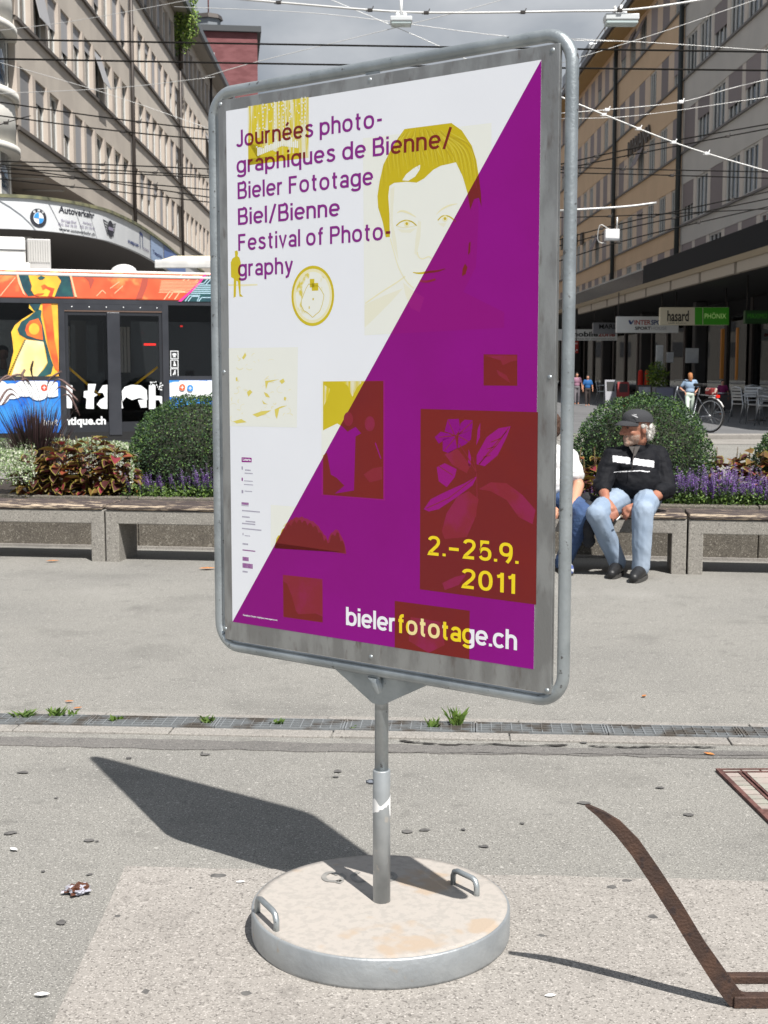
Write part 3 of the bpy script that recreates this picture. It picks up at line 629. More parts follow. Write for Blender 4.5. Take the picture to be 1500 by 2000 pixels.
# couple photo
cp = pxp([(628, 744), (752, 743), (752, 978), (628, 967)]); both('couple_print', [cp], M_CREAM, M_PURP2, 1)
both('couple_print', [pxp([(631, 745), (749, 744), (749, 975), (631, 966)])], M_OLIVE, M_RED, 2)
both('couple_print', tris(pxp([c3_(p) for p in [(745, 712), (790, 690), (835, 668), (870, 690), (900, 720), (950, 690), (985, 730), (950, 750), (940, 1090), (820, 1110), (880, 1060), (830, 1010), (795, 990), (770, 850), (745, 870)]])), M_CREAM, M_PURP, 3)
both('couple_print', tris(pxp([c3_(p) for p in [(745, 420), (790, 450), (770, 520), (748, 560)]])) + tris(pxp([c3_(p) for p in [(860, 405), (1000, 400), (960, 440), (930, 500), (900, 430)]])), M_OLIVET, M_RED2, 3)
pr('couple_print', tris(pxp([c3_(p) for p in ellipse(1040, 670, 32, 48, 14)])) + tris(pxp([c3_(p) for p in ellipse(905, 640, 30, 45, 14)])) + tris(pxp([c3_(p) for p in [(1000, 990), (1060, 950), (1120, 940), (1118, 1020), (1040, 1040)]])), M_RED2, 4)
pr('couple_print', stroke(pxp([c3_(p) for p in [(1075, 790), (1110, 890)]]), .003), M_PURP2, 4)
# tree photo, small squares
both('tree_print', [pxp([(529, 986), (680, 997), (679, 1083), (529, 1068)])], M_CREAM, M_PURP, 1)
crown = []
for i in range(40): 
    t = i / 39; x = 440 + t * 450; y = 1430 + t * 55
    env = math.sin(min(t / .78, 1) * math.pi) ** .6 * 185 if t < .78 else 0
    e2 = math.sin((t - .72) / .28 * math.pi) ** .6 * 130 if t > .72 else 0
    crown.append((x, y - max(env, e2, 8) - random.uniform(0, 14)))
both('tree_print', tris(pxp([c3_(p) for p in crown + [(892, 1490), (440, 1425)]])), M_OLIVES, M_RED2, 2)
both('tree_print', tris(pxp([c3_(p) for p in [(x, y + 16) if i % 3 else (x, y + 42) for i, (x, y) in enumerate(crown)] + [(885, 1482), (445, 1420)]])), M_OLIVE, M_RED, 3)
pr('stage_print', [pxp([(552.5, 1122.5), (630, 1131), (630.5, 1216), (553.5, 1205)])], M_RED2, 1)
pr('stage_print', tris(pxp([c3_(p) for p in [(494, 1660), (520, 1680), (550, 1760), (575, 1850), (590, 1870), (700, 1865), (743, 1885), (743, 1920), (497, 1885)]])), M_RED, 2)
pr('landscape_print', [pxp([(944.5, 692), (1010.5, 692.5), (1010.5, 753.5), (944.5, 753)])], M_RED, 1)
c4 = lambda p: (740 + p[0] / 2.564, 620 + p[1] / 2.564)
pr('landscape_print', tris(pxp([c4(p) for p in [(526, 190), (690, 190), (692, 215), (660, 222), (620, 240), (610, 215), (560, 200)]])) + tris(pxp([c4(p) for p in [(590, 262), (640, 290), (660, 330), (600, 290)]])), M_RED2, 2)
FR = pxp([(821.5, 798.5), (1050.5, 805), (1047, 1181), (820, 1151)])
pr('flower_print', [FR], M_RED, 1)
for q, m in (([(345, 510), (400, 508), (408, 560), (385, 590), (330, 570)], M_PURP), ([(410, 530), (430, 512), (470, 515), (468, 560), (400, 585)], M_PURP), ([(400, 588), (465, 562), (462, 610), (435, 635), (395, 655)], M_PURP), ([(320, 610), (380, 592), (392, 655), (350, 680), (320, 668)], M_PURP),
             ([(280, 600), (310, 572), (380, 588), (325, 615), (300, 632)], M_PURP), ([(490, 690), (540, 600), (600, 555), (660, 545), (640, 600), (595, 690), (530, 745), (490, 735)], M_PURP2), ([(330, 685), (390, 655), (400, 665), (460, 740), (440, 780), (370, 740)], M_RED2),
             ([(290, 750), (330, 730), (390, 760), (380, 800), (340, 850), (300, 820)], M_PURP2), ([(225, 960), (260, 910), (330, 875), (430, 830), (492, 795), (470, 840), (390, 900), (300, 960), (250, 972)], M_PURP2), ([(500, 860), (560, 825), (640, 830), (720, 890), (785, 965), (770, 1035), (700, 1000), (640, 915), (560, 870)], M_RED2),
             ([(395, 895), (450, 870), (500, 910), (480, 1010), (440, 1100), (330, 1110), (315, 1070), (340, 980)], M_RED2), ([(495, 560), (508, 528), (506, 600), (488, 640)], M_PURP2), ([(450, 660), (462, 700), (458, 750), (447, 740)], M_PURP2), ([(318, 1330), (380, 1300), (440, 1285), (400, 1340), (330, 1365)], M_RED2)):
    pr('flower_print', tris(pxp([c4(p) for p in q])), m, 2)
for q in ([(345, 512), (380, 590)], [(470, 520), (395, 590)], [(300, 600), (380, 592)], [(330, 665), (385, 600)], [(455, 625), (395, 592)], [(240, 955), (350, 905), (480, 805)], [(520, 855), (640, 880), (765, 1010)], [(420, 890), (400, 1000), (350, 1095)], [(300, 745), (370, 790)], [(500, 735), (590, 640), (650, 552)], [(520, 700), (560, 690)], [(540, 660), (585, 645)], [(560, 625), (610, 605)], [(400, 630), (440, 690), (490, 780)], [(470, 700), (490, 780), (492, 900), (485, 1000)], [(350, 580), (385, 595), (420, 570)], [(385, 595), (390, 640)], [(500, 740), (560, 660), (640, 570)]):
    pr('flower_print', stroke(pxp([c4(p) for p in q]), .0022), M_RED2, 3)
UR = pxp([(771, 1173.5), (917.5, 1193), (917.5, 1293), (771, 1269)])
UR = [(UR[0][0], UR[0][1]), (UR[1][0], UR[0][1]), (UR[1][0], -PH / 2), (UR[0][0], -PH / 2)]
pr('address_panel', [UR], M_RED, 1); pr('address_panel', tris(pxp([c4(p) for p in [(160, 1500), (310, 1525), (330, 1640), (250, 1680), (150, 1620)]])), M_RED2, 2)
# lettering
def line(name, s, pl, prt, cap, m, lv=6, bold=.012, over=None, mo=M_RED):
    u0, v = PL(*pl); u1 = PL(*prt)[0]; P = fit_text(s, u0, u1, v, cap, bold); pr(name, P, m, lv)
    for ov in over or []: pr(name, inter(P, ov), mo, lv + 1)
    return P
caph = PL(471, 254)[1] - PL(471, 287)[1]
ovA = [film] + HT + FT
vL = [PL(463, 287.5)[1], PL(464.6, 490)[1]]; stepv = (vL[1] - vL[0]) / 4
for i, (s, x0, x1, y1) in enumerate((('Journées photo-', 463, 746, 250), ('graphiques de Bienne/', 463, 883, 260), ('Bieler Fototage', 464.6, 729, 362), ('Biel/Bienne', 464.6, 664, 421), ('Festival of Photo-', 464.6, 762.6, 460), ('graphy', 463.6, 572.7, 530))):
    v = vL[0] + stepv * i; u0 = PL(x0, 400)[0]; u1 = PL(x1, y1)[0]
    for k, P in enumerate(grotesk(s, u0, u1, v, caph)):
        pr('title_lettering', P, M_PTEXT, 6 + k * .3)
        for ov in ovA: pr('title_lettering', inter(P, ov), M_RED, 7 + k * .3)
cd = PL(843, 1047)[1] - PL(843, 1084)[1]
for s, a, bb, y in (('2.–25.9.', 834.8, 1013, 1083), ('2011', 900.7, 1006, 1147.5)):
    u0, v = PL(a, y)
    for k, P in enumerate(grotesk(s, u0, PL(bb, y + 15)[0], v, cd, 1.25, .16)): pr('date_lettering', P, M_YTEXT, 6 + k * .3)
cb = PL(677, 1185)[1] - PL(677, 1220.4)[1]; u0, v = PL(676, 1220.4); M_CTEXT = mat('cream lettering', S(232, 215, 150), .4)
mid = pxp([(797, 1190), (866, 1200), (866, 1280), (797, 1270)])
for k, P in enumerate(grotesk('bielerfototage.ch', u0, PL(1009.8, 1273)[0], v, cb, 1.3, .10)):
    pr('address_lettering', P, M_WTEXT, 6 + k * .3); pr('address_lettering', inter(P, UR), M_YTEXT, 7 + k * .3); pr('address_lettering', inter(P, mid), M_CTEXT, 8 + k * .3)
u0, v = PL(475, 1202.5); pr('credit_lettering', fit_text('Gestaltung Design graphique www.supero.com', u0, PL(542, 1212)[0], v, .0045, .02), M_WTEXT, 6)
# sponsors' column
a = pxp([(472, 893), (491.5, 894), (491.5, 903), (472, 902.5)]); pr('sponsor_lettering', [a], M_PURP, 3); pr('sponsor_lettering', fit_text('Loterie', a[0][0] + .004, a[1][0] - .003, a[3][1] + .004, .007, .03), M_WTEXT, 4)
for (x0, x1, y, w, m) in ((472, 475, 914, .008, M_GTEXT), (479, 490, 918, .003, M_GTEXT), (478, 494, 924, .0025, M_GTEXT), (472, 475, 936, .008, M_PTEXT), (477, 494, 939, .002, M_GTEXT), (477, 495, 946, .002, M_GTEXT), (472, 476, 960, .008, M_GTEXT), (478, 493, 959, .002, M_GTEXT), (472, 486, 983, .006, M_PTEXT), (472, 486, 987, .002, M_GTEXT), (473, 508, 997, .003, M_GTEXT), (473, 488, 1009, .003, M_GTEXT),
                           (480, 499, 1018, .003, M_GTEXT), (473, 499, 1022, .003, M_GTEXT), (473, 511, 1032, .003, M_GTEXT), (474, 476, 1043, .006, M_GTEXT), (478, 489, 1046, .002, M_GTEXT), (474, 485, 1062, .004, M_GTEXT), (474, 499, 1074, .003, M_PTEXT), (474, 486, 1091, .010, M_PTEXT), (474, 494, 1104, .012, M_PTEXT), (474, 484, 1116, .004, M_GTEXT)):
    (ua, va), (ub, vb) = PL(x0, y), PL(x1, y); n = max(1, int((ub - ua) / .004)); pr('sponsor_lettering', [rect(ua + (ub - ua) * i / n, va - w / 2, ua + (ub - ua) * (i + .8) / n, va + w / 2) for i in range(n)], m, 3)
for k_, (m_, l_) in PRINT.items(): m_.build(k_, l_, sheet, kind='stuff')
# ---- pole, gusset, base
zfb = fb + PZ
g1, g2 = PL(626, 1304), PL(838, 1347)
mb = MB(); yb = .002
mb.prism([(g1[0], YT + .012, zfb - .004), (g2[0], YT + .012, zfb - .004), (.015, YT + .012, zfb - .085), (-.015, YT + .012, zfb - .085)], (0, .006, 0)); mb.build('gusset_plate', M_GALV, stand)
zs = at_y(727, 1503, pole.y).z
mb = MB(); mb.tube([(0, 0, zs - .05), (0, 0, zfb - .06), (0, YT + .0, zfb - .012)], [.0165, .0165, .0165], 20); mb.tube([(0, 0, zfb - .1), (0, 0, zfb - .01)], .0165, 20); mb.build('pole', M_GALV, stand)
mb = MB(); mb.lathe([(.0195, DH - .005), (.0215, DH - .005), (.0215, zs - .002), (.0205, zs), (.0172, zs)], seg=24); slv = mb.build('sleeve', mat('sleeve steel', (.40, .425, .44, 1), .45, .55, c2=(.33, .355, .37, 1), ns=20, c3=(.5, .48, .44, 1), ns3=30, lo3=.62, hi3=.72), stand)
zb = at_y(705, 1527, pole.y).z; rot = -BA
bd = Vector((-math.cos(BA), 0, 0)); mb = MB(); d = Vector((math.cos(math.pi + BA), math.sin(math.pi + BA), 0))
mb.tube([d * .02 + Vector((0, 0, zb)), d * .032 + Vector((0, 0, zb))], .0065, 6, smooth=False); mb.tube([d * .03 + Vector((0, 0, zb)), d * .038 + Vector((0, 0, zb))], .004, 10); mb.build('clamp_bolt', mat('dark steel', (.09, .1, .12, 1), .45, .6), stand)
# torn white sticker wrapped round the sleeve
zt, zl = at_y(727, 1549, pole.y).z, at_y(727, 1588, pole.y).z; mb = MB(); n = 16; vs = []
th0 = -math.pi / 2 + BA * 1.0
for i in range(n + 1):
    t = i / n; a = th0 - 1.45 + 2.9 * t
    hi_ = zl + (zt - zl) * ((.62 + .2 * math.sin(t * 9)) * (t < .45) + (t >= .45) * (.45 + 1.0 * (t - .45))) ; lo_ = zl + (zt - zl) * (t * .62 + random.uniform(-.05, .05)) if t < .85 else zl - .004
    if t < .3: lo_ = zl + .002 * i
    for z in (lo_, max(hi_, lo_ + .004)): vs.append((.0219 * math.cos(a), .0219 * math.sin(a), z))
mb.add(vs, [(2 * i, 2 * i + 2, 2 * i + 3, 2 * i + 1) for i in range(n)], 0, True); mb.build('torn_sticker', M_PAPER, slv)
RB = .316; M_CONC = mat('base concrete', (.375, .345, .315, 1), .9, c2=(.335, .312, .286, 1), ns=55, lo=.45, hi=.62, c3=(.37, .30, .235, 1), ns3=6.5, lo3=.59, hi3=.68, bs=140, bstr=.25, bdist=.004, spec=.2)
ce = (-.003, .0)
mb = MB(); mb.lathe([(RB - .012, .0), (RB - .002, .004), (RB, .012), (RB, DH - .004), (RB - .003, DH), (RB - .006, DH)], (ce[0], ce[1], 0), 72); ringo = mb.build('base_ring', mat('ring steel', (.40, .42, .43, 1), .5, .55, c2=(.31, .33, .345, 1), ns=7, c3=(.40, .34, .27, 1), ns3=14, lo3=.60, hi3=.70, bs=60, bstr=.1), stand)
mb = MB()
prof = [(RB - .0065, DH - .012), (RB - .0065, DH + .0015)] + [(RB * (1 - k / 14), DH + .0016 + .003 * math.sin(k / 14 * 1.57)) for k in range(1, 14)]
mb.lathe(prof, (ce[0], ce[1], 0), 72); base = mb.build('base_concrete', M_CONC, stand)
def ltop(px, py): q = at_z(px, py, DH + .004) - Vector((pole.x, pole.y, 0)); return Vector((q.dot(bu), -q.dot(bn), 0))
for (x0, y0, x1, y1) in ((503, 1768, 540, 1816), (885, 1714, 931, 1748)):
    A_, B2 = ltop(x0, y0 + 12), ltop(x1, y1); z = DH; h = .042
    mb = MB(); P = [A_ + Vector((0, 0, z - .01)), A_ + Vector((0, 0, z + h * .6)), A_.lerp(B2, .06) + Vector((0, 0, z + h * .9)), A_.lerp(B2, .18) + Vector((0, 0, z + h)), A_.lerp(B2, .82) + Vector((0, 0, z + h)), A_.lerp(B2, .94) + Vector((0, 0, z + h * .9)), B2 + Vector((0, 0, z + h * .6)), B2 + Vector((0, 0, z - .01))]
    mb.tube(P, .0072, 10); mb.build('lifting_handle', M_GALV, stand)
# faded stencilled number on the concrete
def topf(u, v): return (u, v, DH + .0052)
gr = []
for q in ([(660, 1709), (645, 1704), (633, 1711), (638, 1720), (660, 1722)], [(660, 1722), (672, 1714), (664, 1707)], [(700, 1703), (688, 1712), (698, 1722), (712, 1721)], [(740, 1706), (762, 1705), (772, 1712), (762, 1720), (740, 1721)], [(668, 1720), (660, 1726)]):
    gr += strip([tuple(p)[:2] for p in curve([tuple(ltop(*p)[:2]) for p in q], 5)], .013, False)
layer('faded_number', gr, topf, mat('faded stencil', (.19, .185, .175, 1), .9, c2=(.25, .24, .225, 1), ns=40), base)['kind'] = 'stuff'
# ================================================================== benches and planter
J0, J1 = at_z(206, 1097), at_z(1341, 1122)
bex = (J1 - J0).normalized(); bey = Vector((-bex.y, bex.x, 0)); BL = (J1 - J0).length / 2; BROT = math.atan2(bex.y, bex.x)
def BP(x, y, z=0.0): return J0 + bex * x + bey * y + Vector((0, 0, z))
M_BCON = ground_mat('bench concrete', (0.26, 0.245, 0.22, 1), (0.13, 0.12, 0.11, 1), (0.40, 0.38, 0.34, 1), 120, 150, (0.20, 0.19, 0.17, 1), .4)
M_WALL = ground_mat('planter concrete', (0.135, 0.12, 0.10, 1), (0.07, 0.062, 0.054, 1), (0.30, 0.28, 0.24, 1), 90, 120, (0.105, 0.095, 0.08, 1), .5)
M_WOOD = mat('weathered bench wood', (0.075, 0.057, 0.052, 1), 0.7, c2=(0.045, 0.033, 0.031, 1), ns=7, c3=(0.40, 0.31, 0.22, 1), ns3=9, lo3=.60, hi3=.66, sc=(1, 9, 14), bs=30, bstr=.3, rand=.15)
M_WOODF = mat('worn bench edge wood', (0.08, 0.06, 0.054, 1), 0.7, c2=(0.05, 0.036, 0.033, 1), ns=6, c3=(0.46, 0.37, 0.27, 1), ns3=7, lo3=.50, hi3=.58, sc=(1, 5, 16), bs=30, bstr=.3, rand=.12)
ZS, BD = .408, .40
def make_bench(k, label):
    o = BP(k * BL, 0); t = thing('bench', label, 'bench', o, BROT, 'concrete benches along the planter')
    g = .006; mb = MB()
    mb.bbox((g, 0, .275), (BL - g, .075, .372), .006); mb.build('front_beam', M_BCON, t)
    mb = MB(); mb.bbox((g, BD - .07, .275), (BL - g, BD, .371), .006); mb.build('rear_beam', M_BCON, t)
    for x in (g, BL - g - .098):
        mb = MB(); mb.bbox((x, 0.0005, -.01), (x + .098, BD - .001, .3735), .006); mb.build('leg', M_BCON, t)
    for i in range(4):
        y0 = -.012 + i * .104; mb = MB()
        mb.bbox((g + random.uniform(0, .006), y0, .375), (BL - g - random.uniform(0, .006), y0 + .098, ZS + random.uniform(-.002, .002)), .008 if i else .012); mb.build('plank', M_WOODF if i == 0 else M_WOOD, t)
    return t
make_bench(-1, 'worn wood topped concrete bench at the left picture edge before white flowers')
make_bench(0, 'worn wood topped concrete bench below coleus and purple flowers left of the poster')
make_bench(1, 'concrete bench with dark wood top that the two people sit on')
make_bench(2, 'empty wood topped concrete bench at the right picture edge before purple flowers')
WY = .72                                                         # planter wall set back behind the benches
wall = thing('planter_wall', 'low aggregate concrete planter wall behind the benches', 'planter wall', BP(0, WY), BROT)
for i in range(-2, 5):
    mb = MB(); mb.bbox((i * 1.55 + .003, 0, -.02), ((i + 1) * 1.55 - .003, .12, .395 + (i % 2) * .002), .008); mb.build('wall_slab', M_WALL, wall)
    mb = MB(); mb.bbox((i * 1.55 + .003, 2.4, -.02), ((i + 1) * 1.55 - .003, 2.52, .30), .008); mb.build('wall_slab', M_WALL, wall)
    mb = MB(); mb.box((i * 1.55, -.03, -.01), ((i + 1) * 1.55, -.001, .02)); mb.build('footing', M_KERB, wall)
for x in (-3.1, 7.75 - .12): mb = MB(); mb.bbox((x, .125, -.02), (x + .12, 2.395, .36), .008); mb.build('wall_slab', M_WALL, wall)
M_SOIL = mat('soil', (0.035, 0.026, 0.02, 1), 1, c2=(0.02, 0.015, 0.012, 1), ns=12, bs=25, bstr=.6)
mb = MB()
for i in range(36):
    for j in range(8):
        P = [BP(-2.95 + (i + a) * .29, WY + .125 + (j + b) * .28, .33 + .03 * mnoise.noise(Vector(((i + a) * .5, (j + b) * .5, 0)))) for a, b in ((0, 0), (1, 0), (1, 1), (0, 1))]; mb.quad(*P)
mb.build('planting_bed', M_SOIL, kind='structure')
# ---- leaf clouds
def leaf_quad(mb, c, d, up, ln, w, mi):
    d = d.normalized(); s = d.cross(up)
    if s.length < 1e-4: s = d.cross(Vector((1, 0, 0.3)))
    s.normalize(); s *= w / 2; e = d * ln
    nrm = s.cross(e).normalized() * ln * .12
    mb.add([c, c + e * .45 + s + nrm, c + e, c + e * .45 - s + nrm], [(0, 1, 2, 3)], mi)
def rdir():
    while True:
        v = Vector((random.uniform(-1, 1), random.uniform(-1, 1), random.uniform(-1, 1)))
        if .05 < v.length < 1: return v.normalized()
LG = [mat('box leaf mid', S(64, 94, 46), .6, rand=0, trans=.15), mat('box leaf dark', S(38, 62, 38), .6, trans=.15), mat('box leaf light', S(96, 122, 56), .6, trans=.2)]
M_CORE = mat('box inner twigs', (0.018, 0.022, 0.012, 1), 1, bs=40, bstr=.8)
M_BARK = mat('bark', (0.06, 0.045, 0.035, 1), .9, bs=30, bstr=.5)
def box_ball(c, R, rz, label, n=21000):
    t = thing('boxwood_ball', label, 'boxwood', (c.x, c.y, .33), 0, 'clipped boxwood balls in the planter'); cz = c.z - .33
    mb = MB()
    for i in range(n):
        v = rdir(); bump = 1 + .07 * mnoise.noise(v * 2.6 + c) + .05 * mnoise.noise(v * 7 + c)
        r = bump * (1 - .16 * random.random() ** 2.2); p = Vector((v.x * R * r, v.y * R * r, cz + v.z * rz * r))
        if p.z < 0.01: continue
        d = (v * .8 + rdir()).normalized(); mb_i = random.choices((0, 1, 2), (5, 5, 1 + 2.5 * max(0, mnoise.noise(v * 5))))[0]
        leaf_quad(mb, p, d, rdir(), random.uniform(.014, .028), random.uniform(.009, .016), mb_i)
    mb.build('foliage', LG, t)
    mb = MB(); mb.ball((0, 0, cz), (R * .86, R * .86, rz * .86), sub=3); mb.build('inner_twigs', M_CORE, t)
    mb = MB(); mb.tube([(0, 0, -.02), (0.01, 0, cz)], [.03, .02], 8); mb.build('trunk', M_BARK, t)
def ball_at(pxc, pyt, halfw, D, label):
    R = halfw * D / FPX * 1.0; top = at_y(pxc, pyt, D); rz = R * .93; c = Vector((top.x, D, top.z - rz)); box_ball(c, R, rz, label)
ball_at(1256, 772, 136, 10.35, 'big clipped boxwood ball right behind the seated man in black')
ball_at(388, 770, 136, 10.75, 'clipped boxwood ball partly hidden by the left side of the poster')
ball_at(1608, 800, 132, 10.2, 'boxwood ball cut off by the right picture edge')
# ---- coleus
def behind_wall(px, py, D, m):                     # keep a plant inside the planter: at least m behind the wall face
    c = at_y(px, py, D); q = (Vector((c.x, c.y, 0)) - J0).dot(bey)
    return D if q > WY + m else D + (WY + m - q) / bey.y
def leaf_mesh(name, mats, ln, w):
    n = 9; out = []; inn = []
    for s in (1, -1):
        for i in range(n + 1):
            t = i / n; ww = w / 2 * math.sin(math.pi * t ** .75) ** .8 * (1 + (.10 if i % 2 else -.05))
            if s < 0 and i in (0, n): continue
            out.append((s, t, ww))
    R_ = [(t, ww) for s, t, ww in out if s > 0]; L_ = [(t, -ww) for s, t, ww in out if s < 0][::-1]
    O = R_ + L_; I = [(.05 + t * .88, ww * .80) for t, ww in O]
    z = lambda t, ww: .55 * abs(ww) - .35 * ln * t * t + .02 * math.sin(t * 9) * ln
    V = [(t * ln, ww, z(t, ww)) for t, ww in O] + [(t * ln, ww, z(t, ww) - .001) for t, ww in I] + [(t * ln, 0, z(t, 0) - .001) for t in [.05 + .88 * i / n for i in range(n + 1)]]
    k = len(O); mb = MB()
    for i in range(k): mb.add([], []) ; mb.f.append([i, (i + 1) % k, (i + 1) % k + k, i + k]); mb.m.append(1); mb.sm.append(True)
    mb.v = [tuple(v) for v in V]
    for i in range(n):
        a, b = k + i, k + i + 1; m0, m1 = 2 * k + i, 2 * k + i + 1
        mb.f.append([a, b, m1, m0]); mb.m.append(0); mb.sm.append(True)
        la = k + (k - i) % k if i else k; lb = k + (k - i - 1) if i < n - 1 else k + n
        mb.f.append([m0, m1, lb, la]); mb.m.append(0); mb.sm.append(True)
    me = mb.mesh(name)
    for m in mats: me.materials.append(m)
    return me
CM = {'maroon': mat('coleus maroon', S(88, 42, 44), .5, c2=S(62, 34, 34), ns=40, trans=.2), 'orange': mat('coleus orange', S(150, 84, 56), .5, c2=S(140, 66, 52), ns=40, trans=.25), 'olive': mat('coleus olive', S(126, 96, 48), .5, c2=S(96, 70, 44), ns=40, trans=.2), 'rose': mat('coleus rose', S(150, 50, 66), .5, c2=S(100, 40, 48), ns=40, trans=.2)}
M_CEDGE = mat('coleus leaf edge', S(128, 118, 52), .5, trans=.25)
CL = [leaf_mesh('leaf', [CM[k], M_CEDGE], 1, w) for k, w in (('maroon', .8), ('maroon', .7), ('maroon', .95), ('maroon', .85), ('olive', .75), ('olive', .85), ('orange', .85), ('rose', .8))]
M_SPIKE = mat('coleus flower spike', S(122, 92, 78), .7, c2=S(112, 104, 60), ns=60)
def spike_mesh(h, mats):
    mb = MB(); mb.tube([(0, 0, 0), (.004, 0, h * .5), (.01, .004, h)], [.003, .004, .001], 6)
    for i in range(48):
        z = h * (.2 + .8 * i / 48); a = i * 2.4; r = .013 * (1.2 - i / 48)
        leaf_quad(mb, Vector((.006 * z / h, 0, z)), Vector((math.cos(a), math.sin(a), .6)), Vector((0, 0, 1)), r + .006, .008, 0)
    me = mb.mesh('flower_spike'); me.materials.append(mats); return me
SPK = [spike_mesh(.16, M_SPIKE), spike_mesh(.12, M_SPIKE), spike_mesh(.2, M_SPIKE)]
def coleus(px, py, D, label, h=.36, r=.19, n=62, spikes=4, group='coleus plants in the planter', sz=(.075, .125)):
    D = behind_wall(px, py, D, .25); c = at_y(px, py, D); t = thing('coleus_plant', label, 'coleus', (c.x, c.y, .33), 0, group)
    mb = MB()
    for i in range(5): a = i * 1.3; mb.tube([(0, 0, 0), (math.cos(a) * r * .4, math.sin(a) * r * .4, h * .75)], [.006, .004], 6)
    mb.build('stems', mat('coleus stem', S(110, 70, 50), .6) if 'coleus stem' not in bpy.data.materials else bpy.data.materials['coleus stem'], t, kind='stuff')
    for i in range(n):
        a = i * 2.399 + random.uniform(-.3, .3); u = (i + .5) / n; ph = math.acos(1 - u * 1.05)
        p = Vector((math.cos(a) * math.sin(ph) * r * .75, math.sin(a) * math.sin(ph) * r * .75, max(.03, h * (.15 + .8 * max(0, math.cos(ph))) + random.uniform(-.03, .03))))
        o = link('leaf', random.choice(CL), t, p); s = random.uniform(*sz); o.scale = (s, s, s)
        o.rotation_euler = (random.uniform(-.4, .4), random.uniform(-.5, .45) - .35 * (1 - u), a)
    for i in range(spikes):
        a = random.uniform(0, 6); o = link('flower_spike', random.choice(SPK), t, (math.cos(a) * r * .5, math.sin(a) * r * .5, h * .72)); o.rotation_euler = (random.uniform(-.15, .15), random.uniform(-.15, .15), a)
for a in ((75, 925, 10.05, 'leftmost maroon coleus plant beside the white flowers'), (120, 900, 10.35, 'maroon and yellow edged coleus plant at the back of the left clump', .46), (130, 940, 10.0, 'coleus plant low at the front of the left clump', .3),
          (175, 890, 10.4, 'tall coleus plant in the middle of the left clump', .5, .2), (185, 940, 10.0, 'coleus plant with orange leaves front centre of the left clump', .3), (225, 905, 10.25, 'coleus plant right in the left clump beside the boxwood', .43), (240, 945, 10.02, 'coleus plant lowest right in the left clump by the purple flowers', .24, .14),
          (1148, 905, 10.0, 'dark red coleus plant between the white shirt and the man in black', .36), (1120, 935, 9.75, 'coleus plant half hidden behind the person in white', .26),
          (1420, 925, 10.2, 'golden coleus plant left in the right hand clump', .34), (1475, 915, 10.1, 'coleus plant right of the golden one by the picture edge', .40), (1530, 935, 9.9, 'coleus plant cut by the right picture edge', .30)): coleus(*a)
# ---- purple angelonia
M_PFL = [mat('purple floret', S(150, 102, 194), .6, trans=.3), mat('light purple floret', S(192, 152, 226), .6, trans=.3)]
M_PLF = [mat('flower leaf', S(78, 104, 48), .55, trans=.2), mat('flower leaf dark', S(52, 78, 40), .55, trans=.2)]
def angelonia_mesh(h, r, ns):
    mb = MB()
    for i in range(ns):
        a = random.uniform(0, 6.28); rr = r * math.sqrt(random.random()); b = Vector((math.cos(a) * rr * .5, math.sin(a) * rr * .5, 0)); t = Vector((math.cos(a) * rr, math.sin(a) * rr, h * random.uniform(.7, 1.05)))
        mb.tube([b, b.lerp(t, .5) + Vector((0, 0, .02)), t], [.003, .0025, .001], 4, 2)
        for k in range(20):
            u = random.uniform(.05, .6); p = b.lerp(t, u); leaf_quad(mb, p, rdir() + Vector((0, 0, .5)), rdir(), random.uniform(.025, .05), .011, random.choice((2, 3)))
        for k in range(26):
            u = .5 + .5 * (k / 26); p = b.lerp(t, u); a2 = k * 2.4; leaf_quad(mb, p, Vector((math.cos(a2), math.sin(a2), .25)), Vector((0, 0, 1)), random.uniform(.011, .02) * (1.25 - u * .6), .016, random.choice((0, 0, 1)))
    me = mb.mesh('angelonia')
    for m in M_PFL + M_PLF: me.materials.append(m)
    return me
ANG = [angelonia_mesh(h, .16, 20) for h in (.27, .31, .24, .29)]
def angelonia(px, D, label, s=1.0, group='purple angelonia plants'):
    D = behind_wall(px, 980, D, .2); c = at_y(px, 980, D); o = link('purple_flower_plant', random.choice(ANG), None, (c.x, D, .33)); o.rotation_euler.z = random.uniform(0, 6); o.scale = (s, s, s); tag(o, label, 'flower plant', group)
lab = ['purple flower plant just right of the left coleus clump', 'short purple flower plant second from the left coleus', 'purple flower plant under the left boxwood ball', 'purple flower plant next to the poster frame on the left', 'purple flower plant half hidden by the left frame tube']
for i, (x, D, s) in enumerate(((262, 10.0, .8), (292, 9.95, .85), (335, 10.25, .85), (372, 10.05, .95), (408, 10.0, 1.05))): angelonia(x, D, lab[i], s)
for i, (x, D, s) in enumerate(((1140, 9.9, .8), (1163, 9.75, .75))): angelonia(x, D, ('purple flowers between the white shirt and the man', 'small purple flower plant by the left arm of the man')[i], s, 'purple flowers between the two people')
for x, D, s_, lb_ in ((1322, 9.45, 1.0, 'purple flower plant right at the elbow of the man in black'), (1352, 9.5, 1.12, 'tall purple flower plant just past the end of the boxwood ball'), (1338, 9.95, 1.0, 'purple flower plant hidden behind the ones next to the man'),
                     (1384, 9.42, 1.05, 'purple flower plant above the joint of the two right benches'), (1416, 9.48, 1.15, 'dense purple flower plant below the golden coleus'), (1390, 9.9, 1.1, 'purple flower plant behind the bench joint'), (1450, 9.4, 1.0, 'purple flower plant between the golden coleus and the picture edge'),
                     (1482, 9.4, 1.1, 'purple flower plant close to the right picture edge'), (1445, 9.85, 1.1, 'rear purple flower plant in front of the right coleus'), (1512, 9.45, 1.05, 'purple flower plant cut by the right picture edge')): angelonia(x, D, lb_, s_, 'purple flower row behind the right bench')
